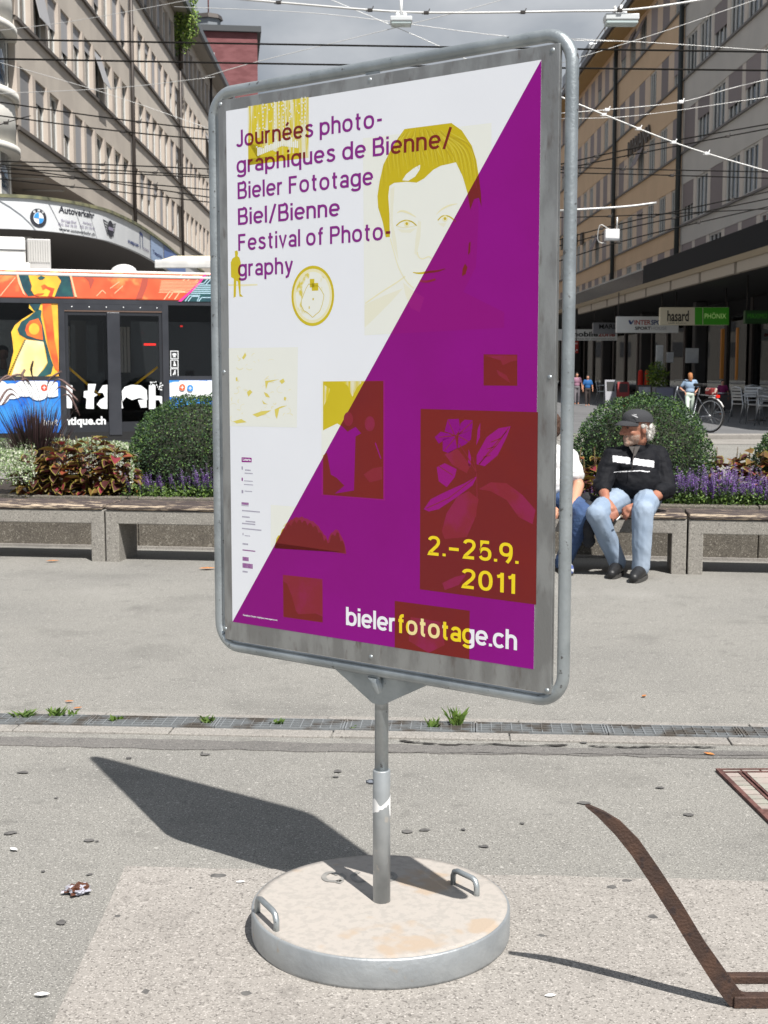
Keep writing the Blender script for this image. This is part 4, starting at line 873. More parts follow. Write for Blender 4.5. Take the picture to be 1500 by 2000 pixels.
# ---- white ground cover, low greenery
M_WL = [mat('white bract', (.62, .64, .52, 1), .6, trans=.3), mat('pale green leaf', S(150, 172, 120), .6, trans=.3), mat('euphorbia leaf', S(104, 130, 84), .6, trans=.2)]
mb = MB()
for i in range(24000):
    px = random.uniform(-60, 262); D = random.uniform(9.75, 11.3); c = at_y(px, 960, D); u = (D - 9.75) / 1.55
    if 70 < px < 255 and D < 10.85: continue
    if (Vector((c.x, D, 0)) - J0).dot(bey) < WY - .12: continue
    e = .10 + .31 * math.sin(min(1, u * 1.15 + .12) * math.pi / 2) * (1 - .18 * ((px - 120) / 180) ** 2)
    e *= 1 + .2 * mnoise.noise(Vector((c.x * 4, D * 4, 0))); z = .36 + e * (1 - random.random() ** 3 * .5)
    leaf_quad(mb, Vector((c.x, D, z)), rdir() + Vector((0, -.2, .5)), rdir(), random.uniform(.014, .026), .014, random.choices((0, 1, 2), (5, 4, 2))[0])
o = mb.build('white_flower_cover', M_WL, kind='stuff'); tag(o, 'pale white flowering ground cover filling the left of the planter', 'ground cover')
mb = MB()
for i in range(9000):
    px = random.choice((random.uniform(215, 430), random.uniform(1300, 1540), random.uniform(430, 1120))); c = at_y(px, 960, 9.9); q_ = (c - J0).dot(bex); c = BP(q_, WY + .02 + random.random() * .5); D = c.y
    z = .34 + random.random() ** 1.6 * .14; leaf_quad(mb, Vector((c.x, D, z)), rdir() + Vector((0, 0, .6)), rdir(), random.uniform(.015, .035), .014, random.choice((0, 1)))
o = mb.build('low_foliage', [M_PLF[0], mat('low leaf', S(104, 130, 58), .5, trans=.2)], kind='stuff'); tag(o, 'low green foliage along the planter edge', 'foliage')
# ---- fountain grass
gc = at_y(72, 905, 10.9); fg = thing('fountain_grass', 'dark purple fountain grass with drooping plumes at left', 'grass', (gc.x, 10.9, .33))
mb = MB()
for i in range(760):
    a = random.uniform(0, 6.28); lean = random.random() ** 1.2 * .34; h = random.uniform(.42, .80); b = Vector((math.cos(a) * .07 * random.random(), math.sin(a) * .07 * random.random(), 0)); w = random.uniform(.0025, .006)
    e = b + Vector((math.cos(a) * lean, math.sin(a) * lean, h)); m1 = b.lerp(e, .5) + Vector((0, 0, h * .12)); s = Vector((-math.sin(a), math.cos(a), 0)) * w
    if random.random() < .5: s = Vector((w, 0, 0))
    mb.add([b - s, b + s, m1 + s, m1 - s, e], [(0, 1, 2, 3), (3, 2, 4)], random.choice((0, 0, 1)))
mb.build('blades', [mat('purple grass blade', S(58, 40, 42), .5), mat('grass blade dark', S(38, 30, 30), .5)], fg, kind='stuff')
M_PLUME = mat('grass plume', S(92, 72, 70), .8, c2=S(118, 96, 90), ns=60)
for (x0, y0, x1, y1, x2, y2) in ((60, 800, 20, 735, -14, 760), (70, 800, 45, 735, 5, 742), (66, 790, 44, 740, 48, 722), (80, 790, 62, 730, 64, 706), (90, 800, 118, 755, 152, 782), (85, 800, 110, 742, 146, 762), (60, 810, 20, 760, -10, 800), (90, 790, 95, 745, 118, 726), (80, 800, 55, 745, 42, 742), (95, 810, 130, 770, 155, 810), (50, 810, 25, 770, 5, 790)):
    A = at_y(75, 895, 10.9); P = [A, at_y(x0, y0, 10.9), at_y(x1, y1, 10.85 + random.uniform(-.15, .15)), at_y(x2, y2, 10.8 + random.uniform(-.15, .15))]
    P = [p - Vector((gc.x, 10.9, .33)) for p in curve(P, 6)]; n = len(P); mb = MB(); mb.tube(P, [.0018 if i < n * .55 else .0075 * math.sin(max(.1, (i - n * .55) / (n * .45)) * math.pi * .93) + .002 for i in range(n)], 6)
    for k in range(160):
        q = random.uniform(n * .58, n - 1.01); i = int(q); p = P[i].lerp(P[i + 1], q - i); leaf_quad(mb, p, rdir() + (P[i + 1] - P[i]).normalized(), rdir(), .022, .0022, 0)
    mb.build('plume', M_PLUME, fg)
# ================================================================== bus
ZR = 2.98
B0 = at_pl(0, 527, Vector((0, 21.0, 0)), Vector((0, 1, 0))); B1 = at_pl(410, 537, Vector((0, 22.1, 0)), Vector((0, 1, 0)))
be = Vector((B1.x - B0.x, B1.y - B0.y, 0)).normalized(); bnn = Vector((be.y, -be.x, 0)); BO = Vector((B0.x, B0.y, 0)); BUSR = math.atan2(be.y, be.x)
bus = thing('city_bus', 'city bus wrapped in an orange and blue picture advert behind the planter', 'bus', BO, BUSR)
def UB(px, py, off=0.0):
    q = at_pl(px, py, BO + bnn * off, bnn) - BO; return (q.dot(be), q.z)
def FB(off): return lambda u, v: (u, -off, v)
def ub(pts): return [UB(x, y) for x, y in pts]
s0, s1 = UB(-420, 700)[0], UB(600, 700)[0]; ZB = .30
zband0 = UB(100, 583)[1]; zband1 = UB(100, 536)[1]; zw0 = UB(60, 741)[1]; zlow = .32
M_BDARK = mat('bus dark trim', S(52, 54, 60), .4, c2=S(44, 46, 52), ns=3)
M_BBLACK = mat('bus black rubber', (0.012, 0.012, 0.013, 1), .5)
M_ORANGE = mat('bus orange print', S(232, 108, 72), .3, c2=S(226, 90, 60), ns=1.4, lo=.35, hi=.6, c3=S(240, 150, 90), ns3=3, lo3=.55, hi3=.7)
M_BGLASS = glassmat('bus glass', (.62, .64, .65, 1), .01, 1.28, 0)
M_DGLASS = glassmat('door glass', (.88, .9, .9, 1), .01, 1.28, 0)
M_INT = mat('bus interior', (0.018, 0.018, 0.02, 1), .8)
M_BWHITE = mat('bus roof white', (.72, .71, .69, 1), .45, c2=(.62, .61, .59, 1), ns=4)
M_PRW = mat('print white', (.78, .80, .82, 1), .3); M_PRB = mat('print blue', S(60, 140, 215), .3, c2=S(30, 90, 190), ns=2.2); M_PRT = mat('print teal', S(38, 66, 78), .3, c2=S(46, 92, 92), ns=4)
M_PRY = mat('print yellow', S(238, 196, 70), .3, c2=S(240, 172, 66), ns=3); M_PRR = mat('print red', S(222, 78, 52), .3, c2=S(232, 120, 56), ns=3); M_PRC = mat('print cream', S(226, 226, 206), .3, c2=S(236, 214, 140), ns=1.6)
M_PRPK = mat('print pink', S(238, 60, 150), .3); M_PRLT = mat('print pale line', S(244, 190, 150), .3); M_PRBL = mat('print light blue line', S(170, 200, 215), .3)
D2 = 2.5
# shell: roof, floor, far side with window openings, near side panels
mb = MB(); mb.bbox((s0, 0.02, ZR - .10), (s1, D2, ZR), .03); mb.build('roof', M_BWHITE, bus)
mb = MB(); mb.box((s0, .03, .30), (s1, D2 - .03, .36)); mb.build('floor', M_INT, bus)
mb = MB(); mb.bbox((s0, 0, zband0), (s1, .06, ZR - .02), .02); band = mb.build('roof_band', M_ORANGE, bus)
mb = MB(); mb.tube([(s0, .02, zband1), (s1, .02, zband1)], .035, 10); mb.build('roof_rail', M_BWHITE, bus)
mb = MB(); mb.box((s0, .004, zband0 - .075), (s1, .07, zband0 - .002)); mb.build('window_header', M_BDARK, bus)
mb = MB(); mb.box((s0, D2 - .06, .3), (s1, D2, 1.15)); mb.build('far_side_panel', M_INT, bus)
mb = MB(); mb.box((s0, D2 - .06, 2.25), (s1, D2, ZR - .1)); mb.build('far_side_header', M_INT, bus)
for i in range(9): x = s0 + (s1 - s0) * i / 8; mb = MB(); mb.box((x - .06, D2 - .06, 1.15), (x + .06, D2, 2.25)); mb.build('far_pillar', M_INT, bus)
for x in (s0, s1): mb = MB(); mb.box((x - .03, .0, .3), (x + .03, D2, ZR - .1)); mb.build('end_wall', M_BDARK, bus)
mb = MB(); mb.box((s0, D2 - .05, 1.15), (s1, D2 - .045, 2.25)); mb.build('far_window', M_BGLASS, bus)
xL, xP0, xD0, xD1, xP1 = (UB(x, 700)[0] for x in (116, 128, 128, 318, 330))
ztop = zband0 - .075
for a, b in ((xL, xD0), (xD1, xP1), (UB(-170, 700)[0], UB(-158, 700)[0])): mb = MB(); mb.box((a, .0, ZB), (b, .07, ztop)); mb.build('side_pillar', M_BDARK, bus)
# windows and lower panels
def window(a, b): mb = MB(); mb.box((a, .022, zw0 + .05), (b, .030, ztop)); return mb.build('side_window', M_BGLASS, bus)
w1 = window(UB(-158, 700)[0], xL); w2 = window(xP1, s1); w0 = window(s0, UB(-170, 700)[0])
mb = MB(); mb.box((s0, .002, zw0 - .02), (xL, .07, zw0 + .05)); mb.build('window_sill', M_BDARK, bus)
mb = MB(); mb.box((xP1, .002, zw0 - .02), (s1, .07, zw0 + .05)); mb.build('window_sill', M_BDARK, bus)
mb = MB(); mb.box((s0, .0, .36), (xL, .06, zw0 - .02)); lp = mb.build('lower_panel', M_PRB, bus)
mb = MB(); mb.box((xP1, .0, .36), (s1, .06, zw0 - .02)); rpn = mb.build('lower_panel', M_PRB, bus)
mb = MB(); mb.box((s0, .01, .22), (s1, .05, .36)); mb.build('skirt', M_BBLACK, bus)
# ---- doors: two leaves
xm0, xm1 = UB(209, 700)[0], UB(237, 700)[0]
mb = MB(); mb.box((xD0, .006, ztop - .10), (xD1, .06, ztop - .001)); hd = mb.build('door_header', M_BDARK, bus)
for i in range(6): x = xD0 + .12 + i * (xD1 - xD0 - .2) / 5; mb = MB(); mb.ball((x, .004, ztop - .05), (.012, .006, .012), sub=1); mb.build('screw', M_PRW, hd)
mb = MB(); mb.box((xD0, .004, ztop - .125), (xD1, .04, ztop - .104)); mb.build('door_rail', mat('bronze rail', S(120, 100, 90), .4, .5), bus)
zdt = ztop - .13
zgl = UB(180, 800)[1]
M_DOOR = mat('door dark', S(40, 42, 47), .35)
for a, b, hing in ((xD0, xm0 + .10, 1), (xm1 - .10, xD1, -1)):
    t = bpy.data.objects.new('door', None); COL.objects.link(t); t.parent = bus
    mb = MB(); mb.box((a + .005, .016, ZB), (a + .055, .06, zdt)); mb.build('door_stile', M_DOOR, t); mb = MB(); mb.box((b - .055, .016, ZB), (b - .005, .06, zdt)); mb.build('door_stile', M_DOOR, t)
    mb = MB(); mb.box((a + .055, .016, zdt - .05), (b - .055, .058, zdt)); mb.build('door_rail', M_DOOR, t); mb = MB(); mb.box((a + .055, .017, ZB), (b - .055, .055, .52)); mb.build('kick_panel', M_DOOR, t)
    mb = MB(); mb.box((a + .055, .030, .52), (b - .055, .036, zdt - .05)); mb.build('door_glass', M_DGLASS, t)
mb = MB(); mb.bbox((xm0 + .01, -.004, ZB), (xm1 - .01, .03, zdt), .01); mb.build('door_seal', M_BDARK, bus)
M_YEL = mat('yellow handrail', S(250, 186, 8), .35)
for p, q in (((133, 716), (196, 772)), ((309, 717), (258, 757))):
    (u0, v0), (u1, v1) = UB(*p), UB(*q); mb = MB(); mb.tube([(u0, .07, v0), (u1, .07, v1)], .019, 10); mb.build('handrail', M_YEL, bus)
# interior: seats; added ribs stand in for the building opposite seen in the glass
for x in (UB(150, 700)[0], UB(262, 700)[0]):
    wd = .12 if x < UB(200, 700)[0] else .36
    mb = MB()
    for i in range(6): mb.box((x - wd / 2 + i * wd / 6, 1.6, UB(200, 728)[1]), (x - wd / 2 + (i + .78) * wd / 6, 1.64, UB(200, 632)[1]))
    mb.build('facade_standin', mat('facade stand-in', S(190, 184, 172), .6), bus, kind='stuff')
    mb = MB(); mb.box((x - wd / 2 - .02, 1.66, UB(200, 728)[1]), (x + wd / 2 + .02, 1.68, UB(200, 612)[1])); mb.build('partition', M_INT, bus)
M_SEAT = mat('bus seat', (0.05, 0.045, 0.05, 1), .9, c2=(.09, .03, .03, 1), ns=8)
for x in (s0 + .8, s0 + 1.7, UB(40, 700)[0], UB(360, 700)[0], UB(420, 700)[0], UB(500, 700)[0]):
    t = bpy.data.objects.new('passenger_seat', None); COL.objects.link(t); t.parent = bus; t.location = (x, .5, .36)
    mb = MB(); mb.bbox((-.2, 0, .38), (.22, .42, .48), .03); mb.build('seat', M_SEAT, t); mb = MB(); mb.bbox((.18, 0, .42), (.27, .42, 1.0), .03); mb.build('backrest', M_SEAT, t); mb = MB(); mb.box((-.02, .18, 0), (.04, .24, .38)); mb.build('leg', M_BDARK, t)
for (x, y, w, h, d) in ((361, 636, .02, .025, .3), (308, 671, .1, .035, .8)):
    u, v = UB(x, y); mb = MB(); mb.box((u - w, d, v - h / 2), (u + w, d + .02, v + h / 2)); mb.build('red_lamp', mat('red lamp', (.5, .01, .01, 1), .4, emit=((1, .03, .02, 1), 1.2)), bus)
# wheels behind the planter
for x in (s0 + 1.6, s1 - 1.2):
    t = bpy.data.objects.new('wheel', None); COL.objects.link(t); t.parent = bus; t.location = (x, .06, .48)
    for nm, r, w, m in (('tyre', .48, .26, M_BBLACK), ('rim', .29, .27, M_ALU)):
        mb = MB(); mb.tube([(0, -.015 if nm == 'rim' else 0, 0), (0, w, 0)], r, 24); mb.build(nm, m, t)
# roof units
def unit(x0, x1, y0, y1, m, name, yy=.6, rib=False, bev=.03):
    u0 = UB(x0, 520, -yy)[0]; u1 = UB(x1, 520, -yy)[0]; z0 = ZR - .005; z1 = at_pl(x0, y0, BO - bnn * yy, bnn).z
    mb = MB(); mb.bbox((u0, yy, z0), (u1, yy + .9, z1), bev); return mb.build(name, m, bus), u0, u1, z0, z1
u_, a_, b_, c_, d_ = unit(-200, 51, 455, 525, M_BWHITE, 'roof_cooler', .5); mb = MB(); mb.bbox((a_, .47, c_ - .0), (b_ + .06, .55, c_ + .13), .02); mb.build('cooler_edge', M_BWHITE, u_)
mb = MB(); mb.box((a_, .485, d_ - .22), (b_, .4985, d_ - .205)); mb.build('panel_joint', M_BDARK, u_)
u_, a_, b_, c_, d_ = unit(54, 100, 466, 525, mat('resistor grey', (.42, .41, .40, 1), .5, .2), 'resistor_box', .7, bev=.012)
for i in range(9): x = a_ + .02 + i * (b_ - a_ - .04) / 8.6; mb = MB(); mb.box((x, .68, c_ + .16), (x + .022, .6985, d_ - .03)); mb.build('cooling_fin', mat('fin', (.50, .49, .47, 1), .5, .2) if 'fin' not in bpy.data.materials else bpy.data.materials['fin'], u_)
u0 = UB(230, 520)[0]; u1 = UB(283, 520)[0]; mb = MB(); mb.ball(((u0 + u1) / 2, .9, ZR + .02), ((u1 - u0) / 2 * 1.02, .4, .15), sub=3); mb.build('roof_vent', M_BWHITE, bus)
# ---- printed wrap
def bp(name, polys, m, parent, off):
    mb = MB(); f = FB(off)
    for p in polys: mb.add([f(*q) for q in p], [tuple(range(len(p)))])
    return mb.build(name, m, parent, kind='stuff')
def b6(p): return (p[0] / 6.0, 480 + p[1] / 6.0)
def b7(p): return (200 + p[0] / 6.818, 480 + p[1] / 6.818)
def tb(pts, f=b6): return tris(ub([f(p) for p in pts]))
E1 = .004
bp('printed_hair', tb([(190, 330), (240, 322), (330, 325), (345, 400), (370, 480), (360, 520), (400, 585), (330, 590), (270, 510), (230, 420)]) + tb([(640, 335), (810, 335), (830, 430), (865, 598), (640, 596), (690, 470), (715, 400)]), M_PRT, band, E1)
bp('printed_face', tb([(325, 325), (650, 328), (690, 380), (715, 420), (690, 470), (640, 596), (440, 592), (400, 575), (365, 520), (372, 470), (350, 400)]), M_PRY, band, E1 + .003)
bp('printed_shadow', tb([(480, 470), (520, 450), (560, 480), (640, 500), (610, 596), (560, 592), (590, 530), (540, 500), (500, 520)]) + tb([(400, 575), (440, 560), (520, 555), (500, 575), (440, 592)]), M_PRR, band, E1 + .006)
bp('printed_eye', tb([(440, 375), (480, 350), (530, 372), (500, 395), (465, 398)]) + tb([(315, 378), (335, 365), (345, 385), (325, 400)]) + tris(ub([b6(p) for p in [(430, 345), (470, 330), (540, 345), (475, 340)]])), M_PRT, band, E1 + .009)
bp('printed_strand', tb([(190, 330), (215, 340), (260, 480), (300, 585), (270, 560), (215, 440)]) + tb([(810, 335), (835, 336), (890, 560), (905, 600), (875, 600), (840, 440)]), M_PRLT, band, E1 + .006)
bp('printed_second_face', tb([(960, 345), (1080, 370), (1105, 400), (1060, 510), (1040, 420), (1000, 380)]) + tb([(1280, 345), (1340, 342), (1320, 372), (1285, 368)]) + tb([(540, 400), (615, 400), (600, 520), (530, 700), (440, 710), (500, 560)], b7), mat('print brown', S(176, 84, 70), .3), band, E1)
ls = []
for i in range(9): y = 470 + i * 19; x0 = 760 + 6 * (i % 2) - i * 4; ls += stroke(ub([b7((x0 + 20, y)), b7((1440, y))]), .010)
for q in ([(820, 715), (905, 600), (1060, 600)], [(880, 700), (945, 615), (1100, 612)], [(960, 715), (1030, 615)], [(980, 440), (1060, 380)], [(1130, 470), (1200, 400), (1290, 400)], [(1240, 480), (1310, 400)], [(1070, 470), (1140, 400)]): ls += stroke(ub([b7(p) for p in q]), .016)
bp('printed_lines', ls, M_PRLT, band, E1)
bp('printed_corner', tb([(1370, 395), (1480, 385), (1480, 745), (1020, 740), (1130, 640), (1270, 520)], b7), M_PRT, band, E1 + .003)
bp('printed_pink_edge', tris(ub([b7(p) for p in [(1350, 385), (1385, 385), (1290, 515), (1150, 650), (1050, 742), (1005, 742), (1120, 640), (1260, 510)]])), M_PRPK, band, E1 + .006)
ls = []
for i in range(5): ls += stroke(ub([b7((1250 - i * 18, 525 + i * 27)), b7((1470, 525 + i * 27))]), .016)
for q in ([(1280, 505), (1350, 500), (1440, 400)], [(1370, 525), (1440, 450)], [(1100, 740), (1160, 660), (1300, 660)], [(1140, 740), (1190, 675), (1290, 675), (1260, 740)], [(1280, 740), (1320, 690), (1460, 690)]): ls += stroke(ub([b7(p) for p in q]), .014)
bp('printed_lines', ls, M_PRBL, band, E1 + .006)
bp('printed_ray', sum((stroke(ub([b6(p) for p in q]), .012) for q in ([(0, 590), (180, 370)], [(1130, 590), (1200, 520), (1240, 560)], [(1290, 500), (1400, 420)], [(1340, 560), (1440, 470)])), []), M_PRLT, band, E1)
# body print on the first window
bp('printed_torso', tb([(345, 675), (690, 675), (690, 1545), (85, 1545), (120, 1400), (160, 1240), (150, 1130), (132, 1010), (175, 930), (260, 860), (400, 775), (340, 730)]), M_PRY, w1, -.021)
bp('printed_belly', tb([(290, 1100), (510, 1120), (530, 1250), (555, 1370), (500, 1450), (430, 1545), (130, 1545), (200, 1320)]), M_PRC, w1, -.018)
bp('printed_top', tb([(400, 780), (440, 740), (490, 760), (480, 830), (500, 920), (540, 1120), (600, 1330), (625, 1400), (600, 1500), (470, 1545), (430, 1540), (520, 1440), (560, 1370), (530, 1200), (510, 1122), (320, 1090), (230, 1040), (205, 980), (250, 890), (330, 840)]) + tb([(340, 675), (480, 675), (450, 760), (400, 760)]), M_PRT, w1, -.015)
bp('printed_arm', tb([(500, 675), (600, 675), (620, 850), (640, 1100), (680, 1300), (690, 1480), (640, 1430), (560, 1150), (530, 950), (500, 800)]) + tb([(310, 930), (350, 880), (450, 850), (490, 930), (505, 1105), (430, 1090), (320, 1050), (295, 990)]), M_PRR, w1, -.012)
bp('printed_bust', tb(ellipse(400, 975, 62, 68, 20)), M_PRY, w1, -.009)
def stitch(i):
    a = UB(*b6((280 - i * 10.5, 1100 + i * 23))); b = UB(*b6((302 - i * 10.5, 1110 + i * 23))); return rect(a[0], b[1], b[0], a[1])
bp('printed_stitch', [stitch(i) for i in range(18)], M_BBLACK, w1, -.009)
# lower panels: blue cloud scene
def cloudy(px0, px1, par):
    u0, u1 = UB(px0, 800)[0], UB(px1, 800)[0]; P = []
    for i in range(9):
        c = (u0 + (u1 - u0) * (i + .5) / 9, zw0 - .12 + random.uniform(-.05, .06)); P.append(tris(ellipse(c[0], c[1] - .06, (u1 - u0) / 9 * .9, random.uniform(.1, .2), 18)))
    for k, p in enumerate(P):
        q = [x for x in (clip(clip(clip(t, (u0, 0), (u0, 9), -1) or [(0, 0)] * 3, (u1, 0), (u1, 9), 1) or [(0, 0)] * 3, (0, zw0 - .025), (9, zw0 - .025), -1) for t in p) if x]
        if q: bp('printed_cloud', q, M_PRW, par, .003 + .002 * k)
cloudy(-120, 114, lp); cloudy(332, 560, rpn)
for (x, y, m) in ((86, 757, M_PRR), (355.5, 756.5, M_PRR), (371, 758, M_PRB)):
    par = lp if x < 200 else rpn; u, v = UB(x, y); bp('printed_badge', [ellipse(u, v, .052, .055, 20)], m, par, .024); bp('printed_badge', [ellipse(u, v, .03, .008, 12), rect(u - .006, v - .03, u + .006, v + .03)], M_PRW, par, .027)
bp('printed_lettering', fit_text('boutique.ch'[:4], *(UB(85, 830)[0], UB(113, 830)[0]), UB(100, 831)[1], .13, .02), M_PRW, lp, .024)
# big torn letters and address on the doors
dpar = [o for o in bus.children if o.name.startswith('door_seal')][0]
def torn(s, x0, x1, y, cap, par, wt=2.4, off=-.022):
    bp('printed_lettering', [q for k in grotesk(s, UB(x0, y)[0], UB(x1, y)[0], UB((x0 + x1) / 2, y)[1], cap, wt, .02) for q in [r for r in k]], M_PRW, par, off)
def tb2(pts): return tb([((p[0] / 3.488) * 6, ((380 + p[1] / 3.488) - 480) * 6) for p in pts])
for q in ([(445, 1295), (495, 1300), (490, 1455), (445, 1455)], [(600, 1290), (655, 1290), (640, 1350), (665, 1365), (640, 1380), (640, 1460), (585, 1458), (590, 1390), (570, 1380), (572, 1340), (600, 1335)], [(668, 1350), (700, 1300), (732, 1295), (732, 1460), (690, 1458), (660, 1430), (680, 1400), (715, 1380), (700, 1350)],
          [(830, 1340), (850, 1310), (900, 1295), (960, 1300), (1000, 1330), (1005, 1400), (950, 1385), (900, 1400), (860, 1380), (835, 1410)], [(830, 1400), (840, 1455), (822, 1460), (822, 1400)], [(940, 1400), (1000, 1395), (1000, 1450), (960, 1452)], [(1015, 1300), (1060, 1300), (1060, 1370), (1105, 1375), (1105, 1450), (1085, 1400), (1060, 1400), (1060, 1460), (1015, 1462)]):
    bp('printed_lettering', tb2(q), M_PRW, dpar, -.010)
bp('printed_lettering', fit_text('ntique.ch', UB(127, 828)[0], UB(207, 828)[0], UB(160, 829)[1], .13, .035), M_PRW, dpar, -.010)
sp = []
for i in range(40): x, y = random.uniform(1020, 1105), random.uniform(1270, 1330); sp.append(rect(*(UB(x / 3.488, 380 + y / 3.488)), *(UB(x / 3.488 + random.uniform(1, 3), 380 + y / 3.488 + random.uniform(1, 3)))))
bp('printed_specks', sp, M_PRW, dpar, -.009)
# three pictogram stickers on the right window
for k, y in enumerate((693, 710.5, 727.5)):
    (u0, v0), (u1, v1) = UB(333, y - 8), UB(349, y + 8); bp('pictogram', [rect(u0, v1, u1, v0)], M_PRW, w2, -.020); bp('pictogram', [rect(u0 + .012, v1 + .012, u1 - .012, v0 - .012)], M_BBLACK, w2, -.018)
    cu_, cv_ = (u0 + u1) / 2, (v0 + v1) / 2
    sh = ([ellipse(cu_, cv_ + .006, .035, .022, 14), rect(cu_ - .02, cv_ - .04, cu_ + .02, cv_ - .02)], [ellipse(cu_, cv_ + .03, .012, .012, 10), [(cu_ - .02, cv_ - .035), (cu_ + .03, cv_ - .035), (cu_ + .012, cv_ + .018), (cu_ - .008, cv_ + .018)]], [ellipse(cu_ + .01, cv_ + .03, .012, .012, 10), [(cu_ - .03, cv_ - .04), (cu_ - .005, cv_ - .04), (cu_ + .02, cv_ + .015), (cu_, cv_ + .02)], rect(cu_ + .012, cv_ - .04, cu_ + .02, cv_ + .01)])[k]
    bp('pictogram', sh, M_PRW, w2, -.016)
# ================================================================== street, pavement
M_PAVE = mat('pavement slabs', (0.135, 0.135, 0.138, 1), .9, c2=(0.115, 0.115, 0.118, 1), ns=1.2, bs=40, bstr=.15)
mb = MB(); mb.bbox((3.2, 26.2, -.1), (40, 140, .11), .02); mb.build('pavement', M_PAVE, kind='structure')
mb = MB(); mb.bbox((3.0, 25.9, -.1), (40, 26.19, .105), .02); mb.build('kerb', M_KERB, kind='structure')
mb = MB(); mb.bbox((-60, 28.5, -.1), (-6.5, 140, .11), .02); mb.build('pavement', M_PAVE, kind='structure')
mb = MB(); mb.box((3.4, 24.2, .004), (40, 25.85, .008)); mb.build('gutter_strip', M_KERB, kind='structure')
SD = -0.0137                                                     # the street runs a little to the left
# ================================================================== left building
XL = -10.9
lb = thing('office_building', 'beige office block with rows of finned windows on the left of the street', 'building', (XL - .575, 42, 0), -SD)
M_STONE = mat('beige render', (0.54, 0.485, 0.42, 1), .85, c2=(0.47, 0.42, 0.365, 1), ns=.5, bs=12, bstr=.1); M_STONE2 = mat('beige render far', (0.58, 0.525, 0.455, 1), .85, c2=(0.53, 0.48, 0.42, 1), ns=.4)
M_FIN = mat('fin stone', (0.50, 0.435, 0.375, 1), .8, c2=(0.44, 0.38, 0.33, 1), ns=1.2); M_LEDGE = mat('dark ledge', (0.11, 0.095, 0.085, 1), .8)
M_BLIND = mat('grey blind', (0.30, 0.30, 0.31, 1), .7, rand=.25); M_GLB = glassmat('building glass', (.55, .58, .6, 1), .03, 1.5, .05); M_DARKIN = mat('dark room', (0.025, 0.025, 0.028, 1), .9)
M_WFR = mat('window frame white', (.62, .61, .58, 1), .5); M_METAL = mat('dark pipe', (0.07, 0.06, 0.055, 1), .5, .4)
XF = 0.0; LEN1, LEN2 = 20.0, 46.0
ROWZ = [8.98 + 3.32 * i for i in range(4)]; WH = 1.92; ZE = 21.6
# local: x = out of the facade toward the street (+), y along the street
mb = MB(); mb.box((-14, 0, 8.1), (-.21, LEN1, ZE - .1)); mb.build('core_wall', M_DARKIN, lb); mb = MB(); mb.box((-14, LEN1, 0), (-.21, LEN1 + LEN2, ZE - .1)); mb.build('core_wall', M_DARKIN, lb)
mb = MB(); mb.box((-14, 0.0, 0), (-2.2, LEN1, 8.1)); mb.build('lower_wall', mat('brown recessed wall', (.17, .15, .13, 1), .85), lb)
for sec, (y0, y1, ms) in enumerate(((0, LEN1, M_STONE), (LEN1 + .02, LEN1 + LEN2, M_STONE2))):
    for i, z in enumerate(ROWZ):
        zt = (ROWZ[i + 1] if i < 3 else ZE)
        mb = MB(); mb.box((-.205, y0, z + WH), (0, y1, zt - .02)); mb.build('spandrel', ms, lb)
        mb = MB(); mb.box((-.205, y0, z - .14), (.10, y1, z - .02)); mb.build('sill_ledge', M_LEDGE, lb)
    mb = MB(); mb.box((-.205, y0, 8.1 if sec == 0 else 5.2), (0, y1, ROWZ[0] - .14)); mb.build('spandrel', ms, lb)
mb = MB(); mb.box((-2.2, 0, 7.95), (.02, LEN1, 8.1)); mb.build('soffit', M_STONE, lb)
mb = MB(); mb.box((-.8, 0, ZE), (.75, LEN1 + LEN2, ZE + .28)); mb.build('eaves', mat('eaves', (.30, .27, .23, 1), .7), lb)
mb = MB(); mb.box((.55, 0, ZE + .05), (.95, LEN1 + LEN2, ZE + .42)); mb.build('gutter', mat('gutter zinc', (.16, .17, .18, 1), .5, .5), lb)
mb = MB(); mb.prism([(-.8, 0, ZE + .28), (.55, 0, ZE + .28), (-6, 0, ZE + 3.2), (-14, 0, ZE + 3.2), (-14, 0, ZE + .28)], (0, LEN1 + LEN2, 0)); mb.build('roof', mat('dark roof', (.08, .075, .075, 1), .7), lb)
fm = MB(); fm.box((-.20, -.19, 0), (.05, .19, WH)); fme = fm.mesh('fin'); fme.materials.append(M_FIN)
PITCHW = 2.0
def win_parts(mb_w, x=-.16):
    g = MB(); g.box((x - .01, 0, 0), (x, mb_w, WH)); g = g.mesh('pane'); g.materials.append(M_GLB)
    f = MB()
    for a, b, c, d in ((0, .06, 0, WH), (mb_w - .06, mb_w, 0, WH), (mb_w * .48, mb_w * .54, 0, WH), (.06, mb_w - .06, 0, .07), (.06, mb_w - .06, WH - .07, WH)): f.box((x + .001, a, c), (x + .05 + .001 * (c > 0), b, d))
    f = f.mesh('window_frame'); f.materials.append(M_WFR)
    s = MB(); s.box((x + .06, .02, .0), (x + .08, mb_w - .02, 1)); s = s.mesh('blind'); s.materials.append(M_BLIND)
    return g, f, s
WG, WF, WS = win_parts(PITCHW - .40)
def left_window(y, z):
    o = link('window', WF, lb, (0, y, z)); link('pane', WG, o)
    r = random.random()
    if r < .62: h = random.choice((.45, .7, 1.0, 1.4, 1.85)); b = link('blind', WS, o, (0, 0, WH - h)); b.scale = (1, 1, h)
    if .62 < r < .69:
        s = link('open_sash', WS, o, (.06, 0, WH - .05)); s.rotation_euler = (0, math.radians(-12 if r > .66 else -18), 0); s.scale = (1, 1, -1.35)
n1 = 10; n2 = 22
